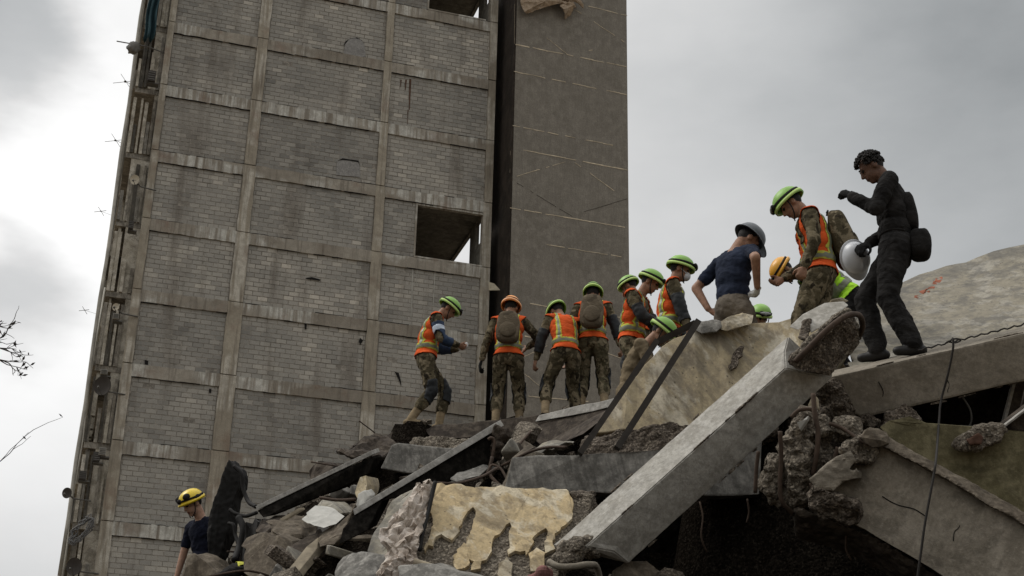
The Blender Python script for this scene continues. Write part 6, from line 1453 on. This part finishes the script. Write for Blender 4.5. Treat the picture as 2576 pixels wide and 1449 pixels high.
    if elbowpads:
        for el, w_, sh in ((eL, wL, shL), (eR, wR, shR)):
            ex = extract(me, (nearseg(el + (sh - el) * (0.30 if elbowpads != 'blue' else 0.55), el + (w_ - el) * 0.36, 0.085)) & np.isin(ft_, ['top']) & (np.abs(q2[:, 0]) > 0.10), 0.013 * s, 'elbow_pad', M_pad if elbowpads != 'blue' else M_armblue, o, 0.006)
        if elbowpads == 'blue':
            extract(me, nearseg(eR + (shR - eR) * 0.40, eR + (shR - eR) * 0.46, 0.065) & (np.abs(q2[:, 0]) > 0.10), 0.017 * s, 'armband', M_armband, o, 0.004)
    else:
        pass
    if top.startswith('camo'):
        for el, sh, sd in ((eL, shL, -1), (eR, shR, 1)):
            c = sh + (el - sh) * 0.42; out = R2 @ np.array([sd, 0, 0]); m_ = nearseg(c, c, 0.066) & (((fc - c) @ out) > 0.03)
            extract(me, m_ & (np.abs((fc - c) @ unit(el - sh)) < 0.022), 0.006 * s, 'sleeve_patch', M_patchf, o)
    if kneepads:
        for i in (0, 1):
            hip = pel; ft2 = np.array(feet[i]) + np.array([0, 0, 0.085]); kd = unit(kn[i] - (pel + ft2) / 2); kd = unit(np.array(kneepole[i]) * 0.5 + kd * 0.5); t_ = unit(ft2 - kn[i]); u_ = unit((pel + np.array([0, 0, 0])) - kn[i])
            axis = unit(t_ - u_)
            m_ = nearseg(kn[i] - axis * 0.05, kn[i] + axis * 0.055, 0.115)
            extract(me, m_ & (((fc - kn[i]) @ kd) > -0.045), 0.014 * s, 'knee_pad', M_pad, o, 0.008)
            extract(me, nearseg(kn[i], kn[i], 0.14) & ((np.abs((fc - kn[i]) @ axis - 0.045) < 0.02) | (np.abs((fc - kn[i]) @ axis + 0.05) < 0.018)), 0.012 * s, 'knee_strap', M_pad, o)
    S3 = s
    if helmet:
        lathe_helmet(o, Hc * s, Hm * s, *helmet)
    if mask:
        mm = MB(); mm.add(*ell_vf(Hc + Hm @ np.array([0, 0.078, -0.052]), (0.050, 0.046, 0.050), Hm, 18, 12)); mm.v = [tuple(np.array(p) * s) for p in mm.v]; mk = mm.link('face_mask', M_mask, o, True)
        for sx in (-1, 1):
            vv, ff = tube_vf([np.array(p) * s for p in (Hc + Hm @ np.array([sx * 0.045, 0.085, -0.04]), Hc + Hm @ np.array([sx * 0.074, 0.03, -0.02]), Hc + Hm @ np.array([sx * 0.082, -0.02, 0.0]))], 0.004, 5); link('mask_loop', mesh_from(vv, ff, 'mask_loop'), M_mask, mk)
    if pack:
        pw, ph, pd, pz, pm = pack
        bmv = MB(); c = mid + R2 @ np.array([0, -0.118 * k - pd * 0.5, pz]); v, f = box_vf(-pw / 2, pw / 2, -pd / 2, pd / 2, -ph / 2, ph / 2)
        bm = bmesh.new(); vs = [bm.verts.new(p) for p in v]; [bm.faces.new([vs[i] for i in q]) for q in f]
        bmesh.ops.subdivide_edges(bm, edges=bm.edges[:], cuts=5, use_grid_fill=True)
        for q in bm.verts:
            p = np.array(q.co) / np.array([pw / 2, pd / 2, ph / 2]); r_ = (np.abs(p) ** 4).sum() ** 0.25; p = p / max(r_, 1e-6) * min(1, r_) * (1.0 if r_ > 0 else 1)
            sc_ = np.array([1 - 0.12 * max(0, p[2]), 1 - 0.25 * max(0, p[2]), 1]); p = p * sc_ * np.array([pw / 2, pd / 2, ph / 2])
            nz = fbm((p[0] * 7, p[1] * 7 + pw * 9, p[2] * 7), 3) * 0.014; q.co = Vector((c + R2 @ (p * (1 + nz / 0.15))) * s)
        bmesh.ops.recalc_face_normals(bm, faces=bm.faces[:]); m2 = bpy.data.meshes.new('backpack'); bm.to_mesh(m2); bm.free(); m2.polygons.foreach_set('use_smooth', [True] * len(m2.polygons))
        bp = link('backpack', m2, pm, o); ss = bp.modifiers.new('s', 'SUBSURF'); ss.levels = ss.render_levels = 1
        mm = MB(); mm.add(*ell_vf(c + R2 @ np.array([0, -pd * 0.5, -ph * 0.18]), (pw * 0.36, 0.03, ph * 0.24), R2, 16, 10)); mm.v = [tuple(np.array(p) * s) for p in mm.v]; mm.link('pocket', pm, bp, True)
        mm = MB(); mm.add(*tube_vf(smooth_path([c + R2 @ np.array([-0.03, pd * 0.3, ph * 0.5]), c + R2 @ np.array([0, pd * 0.2, ph * 0.56]), c + R2 @ np.array([0.03, pd * 0.3, ph * 0.5])], 4), 0.008, 6)); mm.v = [tuple(np.array(p) * s) for p in mm.v]; mm.link('grab_loop', M_strap, bp, True)
        for sx in (-1, 1):
            m_ = np.isin(ft_, ['top']) & ~armmask & (np.abs(q2[:, 0] - sx * 0.115) < 0.02) & (q2[:, 2] > 0.03) & ((q2[:, 1] > -0.02))
            extract(me, m_, 0.028 * s, 'shoulder_strap', pm, bp, 0.008)
    J = {k_: Rz @ (np.array(v_) * s) + loc for k_, v_ in dict(wL=wL, wR=wR, eL=eL, eR=eR, head=Hc, pel=pel, mid=mid, neck=neck, f0=feet[0], f1=feet[1]).items()}
    J['obj'] = o; J['s'] = s; J['loc'] = {'wL': wL, 'wR': wR, 'pel': pel, 'R1': R1, 'R2': R2, 'mid': mid, 'Hc': Hc, 'Hm': Hm, 'kn': kn}
    if 'man in black' not in label:
        for k_ in ('f0', 'f1'): FEET.append(J[k_])
    return J
# ------------------------------------------------------------------ the crew, left to right
GRN = (M_hgreen, M_hgreenl); SOLD = 'soldiers on the heap'
PK = (0.30, 0.46, 0.15, 0.06, M_pack)
p1 = person('soldier side on at the far left of the row, blue armband, hands raised before him', (1128, 779), 17.9, 82, 1.74, lean=4, hunch=16, head=(38, 0, 0), feet=((-0.10, 0.20, 0.02), (0.10, -0.16, 0)), pelvis=(0, 0, -0.02),
            handL=(-0.10, 0.40, 1.10), handR=(0.13, 0.37, 1.06), elbR=(0.6, -1, -0.5), elbL=(-0.6, -1, -0.5), hk=('grip', 'grip'), hn=(np.array([0.6, 0.2, 0.5]), np.array([-0.6, 0.2, 0.5])), gloves=('white', None), vest='orange', helmet=(*GRN, 'rescue', True, False), kneepads=True, elbowpads='blue', group=SOLD, baggy=1.1)
p2 = person('soldier in an orange helmet seen from behind with a brown backpack and orange vest', (1286, 776), 18.4, 4, 1.74, lean=3, hunch=8, head=(18, 10, 0), feet=((-0.14, 0, 0), (0.15, 0.10, 0.02)), handL=(-0.36, 0.02, 0.82), handR=(0.22, 0.30, 1.16), elbR=(1.0, -0.4, -0.4), elbL=(-1, -0.5, 0),
            vest='orange', helmet=(M_horange, M_horangel, 'rescue', False, False), pack=PK, kneepads=True, gloves=('black', None), group=SOLD, baggy=1.1)
p3 = person('soldier without backpack stooping forward in the middle of the row, legs wide apart', (1400, 786), 18.3, -18, 1.72, lean=12, hunch=12, head=(40, -12, 0), feet=((-0.27, -0.05, 0), (0.24, 0.12, 0)), pelvis=(0, -0.04, -0.03), handL=(-0.32, 0.22, 0.80), handR=(0.20, 0.38, 0.95), elbL=(-1, -0.6, 0),
            vest='orange', helmet=(*GRN, 'rescue', True, False), kneepads=True, elbowpads='dark', mask=True, group=SOLD, baggy=1.12)
p4 = person('soldier with arms hanging, seen from behind, brown backpack over orange vest', (1492, 742), 18.5, 6, 1.76, lean=6, hunch=8, head=(22, 0, 0), feet=((-0.14, 0.06, 0), (0.15, -0.04, 0)), handL=(-0.33, 0.06, 0.86), handR=(0.36, 0.04, 0.84), elbL=(-1, -0.5, 0), elbR=(1, -0.5, 0),
            vest='orange', helmet=(*GRN, 'rescue', False, False), pack=(0.30, 0.50, 0.15, 0.06, M_pack), kneepads=True, elbowpads='dark', top='camo2', bottom='camo2', group=SOLD, baggy=1.12)
p5 = person('soldier half hidden behind the goggled soldier, only his helmet and side showing', (1582, 722), 19.0, -50, 1.72, lean=4, hunch=8, head=(25, -10, 0), helmet=(*GRN, 'rescue', False, False), vest='orange', kneepads=True, group=SOLD, baggy=1.1)
p6 = person('soldier with goggles on his green helmet and hands together, left of the masked man', (1636, 712), 15.9, 118, 1.72, lean=6, hunch=12, head=(30, -18, 0), handL=(-0.06, 0.36, 1.02), handR=(0.06, 0.38, 1.00), elbL=(-1, -0.6, -0.2), elbR=(1, -0.8, -0.2), hk=('grip', 'grip'),
            vest='orange', helmet=(*GRN, 'rescue', True, False), kneepads=True, elbowpads='dark', top='camo2', bottom='camo2', group=SOLD, baggy=1.1)
p7 = person('soldier wearing a white face mask and orange vest, looking right', (1712, 680), 15.4, 92, 1.78, lean=3, hunch=6, head=(18, 5, 0), handR=(0.24, 0.18, 0.88), handL=(-0.25, 0.2, 0.9), elbR=(0.8, -0.8, 0), vest='orange', mask=True, helmet=(*GRN, 'rescue', True, False), elbowpads='dark', group=SOLD, baggy=1.1)
p8 = person('crouching rescuer with only a green helmet and tan back showing behind the steel rack', (1664, 838), 13.9, 105, 1.70, lean=14, hunch=14, head=(44, 0, 0), pelvis=(0, -0.10, -0.50), feet=((-0.16, 0.1, 0), (0.16, 0.15, 0)), handL=(-0.15, 0.30, 0.30), handR=(0.2, 0.30, 0.30), helmet=(*GRN, 'rescue', False, False), bottom='tan', top='tan')
p9 = person('man in a navy polo shirt and grey hard hat with his hands on his hips', (1882, 606), 13.0, 52, 1.80, lean=1, hunch=9, head=(42, 22, 0), feet=((-0.16, 0, 0), (0.16, 0, 0)), handL=(-0.24, -0.06, 0.98), handR=(0.26, 0.02, 1.06), elbL=(-1, -0.5, 0.1), elbR=(0.9, -0.9, 0.1), hk=('grip', 'fist'), handdir=(np.array([0.5, 0.6, -0.6]), np.array([-0.6, 0.5, -0.5])),
            top='navy', bottom='grey', sleeves='short', shoes='black', skin='tan', gloves=(None, 'white'), helmet=(M_hgrey, M_hgrey, 'hat', False, False), bulk=1.06)
p10 = person('rescuer low behind the slab with only a green helmet and lamp showing', (1913, 800), 16.2, 170, 1.72, lean=10, hunch=14, head=(32, 0, 0), helmet=(*GRN, 'rescue', True, True), vest='orange')
p11 = person('man in an amber helmet and lime vest bending down behind the soldier with the backpack', (1974, 684), 15.0, -88, 1.74, lean=62, hunch=14, head=(62, 0, 0), pelvis=(0, -0.12, -0.06), handL=(-0.10, 0.48, 0.44), handR=(0.2, 0.45, 0.5), elbL=(-0.6, -0.8, 0), feet=((-0.16, 0.05, 0), (0.16, -0.1, 0)), top='green', sleeves='short', bottom='black', shoes='black', skin='tan', vest='lime', helmet=(M_hyel2, M_hyel2, 'rescue', False, True))
p12 = person('soldier with a bulky pack and orange vest standing highest, looking down to the left', (1990, 516), 12.75, -78, 1.80, lean=2, hunch=10, head=(42, 0, 0), feet=((-0.13, 0.12, 0), (0.13, -0.14, 0)), handL=(-0.27, 0.12, 0.90), handR=(0.2, 0.3, 1.0), elbL=(-0.7, -1, 0), hk=('fist', 'relaxed'), vest='orange', helmet=(*GRN, 'rescue', True, False), pack=(0.32, 0.52, 0.20, 0.03, M_camo), group=SOLD, baggy=1.12, bulk=1.05)
p13 = person('man in black work clothes with curly hair, gloved fist raised to his face', (2192, 424), 11.45, -74, 1.745, lean=-3, hunch=9, head=(34, -8, 0), feet=((-0.10, -0.07, 0.004), (0.13, 0.20, 0.062)), pelvis=(0.0, 0.0, 0.012), kneepole=((-0.1, 1, 0), (0.1, 1, 0)), handL=(-0.17, 0.30, 1.33), handR=(0.02, 0.20, 1.0), elbL=(-0.3, 0.0, -1.0), elbR=(0.8, -1, -0.2), hk=('fist', 'grip'), hn=(np.array([0.7, 0.2, -0.3]), np.array([-0.4, 0.6, -0.6])),
             top='black', bottom='black', shoes='black', skin='brown', gloves=('black', 'black'), helmet=None, vox=0.008, baggy=1.24, bulk=1.07)
p14 = person('man in a navy shirt and yellow helmet at lower left, looking down', (484, 1268), 15.6, 222, 1.78, lean=4, hunch=12, head=(34, 10, 0), handL=(-0.30, 0.12, 0.84), handR=(0.32, 0.1, 0.86), elbL=(-1, -0.6, 0), elbR=(1, -0.6, 0), top='navy2', sleeves='short', bottom='black', shoes='black', skin='fair', helmet=(M_hyellow, M_hyellow, 'rescue', False, False), gloves=('black', 'black'))
p15 = person('crouching rescuer at the bottom edge with lime bands across a black jacket', (722, 1436), 13.4, 75, 1.74, lean=62, hunch=18, head=(60, 0, 0), pelvis=(0, -0.25, -0.30), feet=((-0.16, -0.2, 0), (0.16, 0.1, 0)), top='black', bottom='black', shoes='black', helmet=(M_hyellow, M_hyellow, 'rescue', False, False))

# lime bands on the crouching jacket
def band(J, z0, z1, mat, name):
    me = J['obj'].data; s = J['s']; fc = np.empty(len(me.polygons) * 3); me.polygons.foreach_get('center', fc); fc = fc.reshape(-1, 3) / s; lo = J['loc']
    q = (fc - lo['mid']) @ lo['R2']; mi = np.empty(len(me.polygons), dtype=np.int32); me.polygons.foreach_get('material_index', mi)
    extract(me, (q[:, 2] > z0) & (q[:, 2] < z1) & (mi == 0) & (np.abs(q[:, 0]) < 0.3), 0.012, name, mat, J['obj'], 0.004)
band(p15, 0.03, 0.10, M_stripe, 'lime_band'); band(p15, 0.17, 0.23, M_stripe, 'lime_band')
# ear muffs and dark side panels on the yellow helmet
def head_bits(J, items):
    lo = J['loc']; s = J['s']
    for name, c, r, m in items:
        vv, ff = ell_vf((lo['Hc'] + lo['Hm'] @ np.array(c)) * s, np.array(r) * s, lo['Hm'], 14, 10); link(name, mesh_from(vv, ff, name, True), m, J['obj'])
head_bits(p14, [('helmet_vent', (-0.085, 0.075, 0.10), (0.030, 0.045, 0.035), M_strap), ('helmet_vent', (0.085, 0.075, 0.10), (0.030, 0.045, 0.035), M_strap), ('helmet_lamp', (0.0, 0.130, 0.08), (0.035, 0.025, 0.03), M_strap), ('helmet_vent', (0.11, -0.03, 0.05), (0.02, 0.04, 0.03), M_strap), ('helmet_vent', (-0.11, -0.03, 0.05), (0.02, 0.04, 0.03), M_strap)])
# curly hair of the man in black
lo = p13['loc']; s = p13['s']; hb = MB(); r = random.Random(5)
for _ in range(1100):
    th = r.uniform(0, 2 * math.pi); ph = math.acos(r.uniform(-0.35, 1.0)); d = np.array([math.sin(ph) * math.cos(th), math.sin(ph) * math.sin(th), math.cos(ph)])
    if d[1] > 0.55 and d[2] < 0.42: continue
    if d[2] < -0.05 and d[1] > -0.1: continue
    thick = 1.0 + (0.16 if d[2] > 0.25 else 0.0) + r.uniform(-0.02, 0.14)
    c = lo['Hc'] + lo['Hm'] @ (np.array([0, -0.012, 0.028]) + d * np.array([0.083, 0.098, 0.096]) * thick)
    hb.add(*ell_vf(c * s, np.array([1, 1, 1]) * r.uniform(0.006, 0.012) * s, None, 5, 4))
hb.link('hair', M_hair, p13['obj'], True)
# belt bag and small pack of the man in black
def rounded(name, c, r, M, mat, par, pw=3.0, sd=1):
    vv, ff = ell_vf((0, 0, 0), (1, 1, 1), None, 24, 16); out = []
    for p in vv:
        p = np.array(p); q = np.sign(p) * np.abs(p) ** (2 / pw); q = q * (1 + 0.05 * fbm(tuple(q * 1.7 + sd), 3)); out.append(np.array(c) + M @ (q * np.array(r)))
    return link(name, mesh_from(out, ff, name, True), mat, par)
R1, R2 = lo['R1'], lo['R2']
bag = rounded('belt_bag', (lo['pel'] + R1 @ np.array([-0.04, -0.185, -0.02])) * s, np.array((0.13, 0.085, 0.12)) * s, R1, M_blackcl, p13['obj'], 3.0, 2)
rounded('back_pouch', (lo['mid'] + R2 @ np.array([0.0, -0.125, 0.02])) * s, np.array((0.12, 0.055, 0.16)) * s, R2, M_blackcl, p13['obj'], 3.0, 4)
vv, ff = ell_vf((lo['pel'] + R1 @ np.array([0, 0, 0.075])) * s, np.array((0.172, 0.130, 0.022)) * s, R1, 28, 8); link('belt', mesh_from(vv, ff, 'belt', True), M_strap, p13['obj'])
# white hard hat held by the man in black
def loose_hat(label, loc, M, mat):
    root = empty('hard_hat', loc); tag(root, label, 'hard hat')
    prof = [(1.12, -0.05), (1.11, -0.02), (1.0, 0.0), (1.0, 0.15), (0.97, 0.35), (0.88, 0.58), (0.72, 0.78), (0.5, 0.9), (0.25, 0.975)]
    seg = 36; v = []; f = []; rx, ry, rz = 0.11, 0.134, 0.13
    for r_, z in prof:
        for k in range(seg):
            an = 2 * math.pi * k / seg; ca, sa = math.cos(an), math.sin(an); x, y, zz = rx * r_ * ca, ry * r_ * sa, rz * z
            if r_ > 1.1 and sa > 0: y += 0.05 * sa ** 3; zz -= 0.012 * sa
            if abs(ca) < 0.18 and z > 0.3: zz += 0.007
            v.append(M @ np.array([x, y, zz]))
    v.append(M @ np.array([0, 0, rz + 0.006])); n = len(prof)
    for i in range(n - 1):
        for k in range(seg): k2 = (k + 1) % seg; f.append((i * seg + k, i * seg + k2, (i + 1) * seg + k2, (i + 1) * seg + k))
    for k in range(seg): f.append(((n - 1) * seg + k, (n - 1) * seg + (k + 1) % seg, n * seg))
    o = link('shell', mesh_from(v, f, 'shell', True), mat, root); o.modifiers.new('t', 'SOLIDIFY').thickness = 0.004
    vv, ff = tube_vf([M @ np.array([0.10 * math.cos(a), 0.12 * math.sin(a), 0.0]) for a in np.linspace(0, 2 * math.pi, 25)], 0.008, 6, False); link('headband', mesh_from(vv, ff, 'headband', True), M_strap, root)
hc = at(2157, 650, 11.34)
Mh = np.stack([unit(CAMR @ np.array([0.92, -0.38, 0.1])), unit(CAMR @ np.array([0.38, 0.90, 0.2])), np.zeros(3)], 1); Mh[:, 1] = unit(Mh[:, 1] - Mh[:, 0] * (Mh[:, 0] @ Mh[:, 1])); Mh[:, 2] = np.cross(Mh[:, 0], Mh[:, 1])
if Mh[:, 2] @ ray(2152, 652) > 0: Mh[:, 2] = -Mh[:, 2]; Mh[:, 0] = -Mh[:, 0]
loose_hat('white hard hat held upside down by the man in black', hc - Mh[:, 2] * 0.05, Mh, M_hwhite)
# ================================================================== terrain of the heap and fine rubble
def build_mound():
    x0, x1, y0, y1, st = -14.0, 14.0, 5.0, 31.0, 0.16
    nx, ny = int((x1 - x0) / st) + 1, int((y1 - y0) / st) + 1
    X, Y = np.meshgrid(np.linspace(x0, x1, nx), np.linspace(y0, y1, ny), indexing='ij')
    C_ = np.array(CTRL)
    num = np.zeros_like(X); den = np.zeros_like(X)
    for cx_, cy_, cz_ in C_:
        w = 1.0 / (((X - cx_) ** 2 + (Y - cy_) ** 2) + 0.04) ** 2.2
        num += w * cz_; den += w
    Zm = num / den
    noise_z = np.array([0.25 * fbm((x * 0.9, y * 0.9, 3.0), 4) + 0.10 * fbm((x * 3.0, y * 3.0, 1.0), 2) for x, y in zip(X.ravel(), Y.ravel())]).reshape(X.shape)
    damp = np.ones_like(X)
    wsum = np.zeros_like(X); zsum = np.zeros_like(X)
    for p in FEET:
        w = np.exp(-((X - p[0]) ** 2 + (Y - p[1]) ** 2) / 0.35 ** 2); wsum += w; zsum += w * (p[2] - 0.01)
    k = np.clip(wsum * 1.6, 0, 1); Zm = Zm * (1 - k) + k * zsum / np.maximum(wsum, 1e-9)
    for p in FEET: damp = np.minimum(damp, np.clip((np.hypot(X - p[0], Y - p[1]) - 0.15) / 0.5, 0, 1))
    Zm = Zm + np.minimum(noise_z, 0.1) * damp - 0.05 * damp
    edge = np.minimum.reduce([(X - x0) / 2.0, (x1 - X) / 2.0, (Y - y0) / 1.0, (y1 - Y) / 2.0, np.ones_like(X)])
    Zm = Zm * np.clip(edge, 0, 1) - 0.1 * (edge < 0.05)
    v = np.stack([X.ravel(), Y.ravel(), Zm.ravel()], 1)
    f = [(i * ny + j, (i + 1) * ny + j, (i + 1) * ny + j + 1, i * ny + j + 1) for i in range(nx - 1) for j in range(ny - 1)]
    me = mesh_from(v, f, 'rubble_mound', False); o = link('rubble_mound', me, M_mound); tag(o, kind='structure')
    def zat(x, y):
        i = int(min(max((x - x0) / st, 0), nx - 1)); j = int(min(max((y - y0) / st, 0), ny - 1)); return Zm[i, j]
    return zat
def strew(zat):
    # fine rubble strewn over the heap: one mass nobody could count
    r = random.Random(3); V = []; Fc = []
    n = 0
    for _ in range(9000):
        x = r.uniform(-9, 9); y = r.uniform(8, 22); z = zat(x, y)
        if z < 1.0 or (x > 1.0 and y < 12.6): continue
        if any(math.hypot(x - p[0], y - p[1]) < 0.25 for p in FEET): continue
        s = 0.025 * math.exp(abs(r.gauss(0, 0.75))); s = min(s, 0.14)
        q = [np.array([r.uniform(0.6, 1.0) * a * s, r.uniform(0.6, 1.0) * b * s, r.uniform(0.5, 1.0) * c * s * 0.7]) for c in (-1, 1) for a, b in ((-1, -1), (1, -1), (1, 1), (-1, 1))]
        R = np.array(Matrix.Rotation(r.uniform(0, 6.28), 3, Vector((r.gauss(0, 1), r.gauss(0, 1), r.gauss(0, 1))).normalized()))
        b0 = len(V); V += [tuple(R @ p + np.array([x, y, z + s * 0.2])) for p in q]
        Fc += [tuple(b0 + i for i in g_) for g_ in ((0, 3, 2, 1), (4, 5, 6, 7), (0, 1, 5, 4), (1, 2, 6, 5), (2, 3, 7, 6), (3, 0, 4, 7))]
    o = link('fine_rubble', mesh_from(V, Fc, 'fine_rubble'), M_agg); tag(o, 'loose fine rubble strewn over the whole heap', 'rubble', kind='stuff')

zat = build_mound(); strew(zat)
# loose blocks, slabs and bars that can be told apart
def rock_mesh(seed, sx, sy, sz):
    r = random.Random(seed); bm = bmesh.new()
    for c in (-1, 1):
        for a, b in ((-1, -1), (1, -1), (1, 1), (-1, 1)):
            bm.verts.new((a * sx * r.uniform(0.6, 1), b * sy * r.uniform(0.6, 1), c * sz * r.uniform(0.7, 1)))
    for _ in range(7):
        k = r.randint(0, 2); p = [r.uniform(-1, 1) * sx, r.uniform(-1, 1) * sy, r.uniform(-1, 1) * sz]; p[k] = (1 if r.random() < 0.5 else -1) * (sx, sy, sz)[k] * r.uniform(0.9, 1.1); bm.verts.new(p)
    bmesh.ops.convex_hull(bm, input=bm.verts[:]); bmesh.ops.delete(bm, geom=[v for v in bm.verts if not v.link_faces], context='VERTS')
    es = [e for e in bm.edges if len(e.link_faces) == 2 and e.calc_face_angle(0) > 0.4]; bmesh.ops.bevel(bm, geom=es, offset=0.008, segments=1, affect='EDGES', clamp_overlap=True)
    me = bpy.data.meshes.new('rubble_chunk'); bm.to_mesh(me); bm.free(); return me
RM = [M_agg, M_greyb, M_brownb, M_edge, M_darkbrown, M_pl_right, M_aggd, M_wallr]
RW = ['speckled concrete', 'stained grey concrete', 'brown concrete', 'pale grey concrete', 'dark brown concrete', 'streaked plaster', 'dark rough concrete', 'beige plaster']
WHERE = ['in the heap below the two black beams', 'around the tangle of bent bars', 'left of the dark ledge', 'beside the pale edged slab', 'in the heap at the bottom left', 'by the crushed joint']
rocks = []
for i in range(24):
    r = random.Random(i); k = i % 3
    sz = [(0.20, 0.13, 0.10), (0.26, 0.20, 0.045), (0.34, 0.09, 0.07)][k]; me = rock_mesh(i, *sz); me.materials.append(RM[i % len(RM)]); rocks.append(me)
r = random.Random(11); placed = 0
REG = [((640, 1290), (1000, 1440), 11.6, 15.5, 60), ((1000, 1110), (1330, 1260), 12.4, 16.5, 48), ((860, 1120), (1090, 1200), 15.5, 18.3, 26), ((1270, 1080), (1470, 1200), 12.4, 15.2, 34), ((560, 1380), (860, 1470), 11.5, 14.5, 30), ((1960, 1240), (2120, 1320), 9.4, 9.9, 0)]
for (a, b, d0, d1, n) in REG:
    k = 0; tries = 0
    while k < n and tries < 2500:
        tries += 1
        u = r.uniform(a[0], b[0]); d = r.uniform(d0, d1); p = at(u, (a[1] + b[1]) / 2, d); z = zat(p[0], p[1])
        q = CAMR.T @ (np.array([p[0], p[1], z]) - EYE); vv_ = CY + F_PX * q[1] / q[2]
        if not (a[1] < vv_ < b[1] + 60): continue
        if any(math.hypot(p[0] - f_[0], p[1] - f_[1]) < 0.4 for f_ in FEET): continue
        o = bpy.data.objects.new('rubble_chunk', r.choice(rocks)); COL.objects.link(o); s_ = r.uniform(0.35, 1.0)
        o.scale = (s_, s_, s_); o.rotation_euler = (r.gauss(0, 0.6), r.gauss(0, 0.6), r.uniform(0, 6.28)); o.location = (p[0], p[1], z + 0.06 * s_)
        ix = rocks.index(o.data); tag(o, '%s %s %s of %s %s' % ('large' if s_ > 0.68 else 'small', ('angular', 'flat', 'long')[ix % 3], ('chunk', 'shard', 'splinter')[ix % 3], RW[ix % len(RM)], WHERE[REG.index((a, b, d0, d1, n))]), 'chunk', 'loose concrete chunks on the heap'); k += 1
# bent bars sticking out
for i in range(15):
    a, b, d0, d1, n = REG[i % 5]; u = r.uniform(a[0], b[0]); d = r.uniform(d0, d1); p = at(u, (a[1] + b[1]) / 2, d); p = np.array([p[0], p[1], zat(p[0], p[1])])
    dr = unit(np.array([r.gauss(0, 1), r.gauss(-0.3, 0.5), r.uniform(-0.25, 0.12)])); ln = r.uniform(0.35, 1.0)
    vv, ff = tube_vf(smooth_path([p - dr * 0.1, p + dr * ln * 0.5 + np.array([0, 0, 0.05]), p + dr * ln + np.array([r.gauss(0, 0.1), 0, r.gauss(-0.05, 0.12)])], 5), r.uniform(0.007, 0.012), 6)
    o = put('bent_bar', vv, ff, M_rebar, None, True); tag(o, 'thin bent rusty bar sticking out ' + WHERE[i % 5], 'bar', 'loose bars in the rubble')
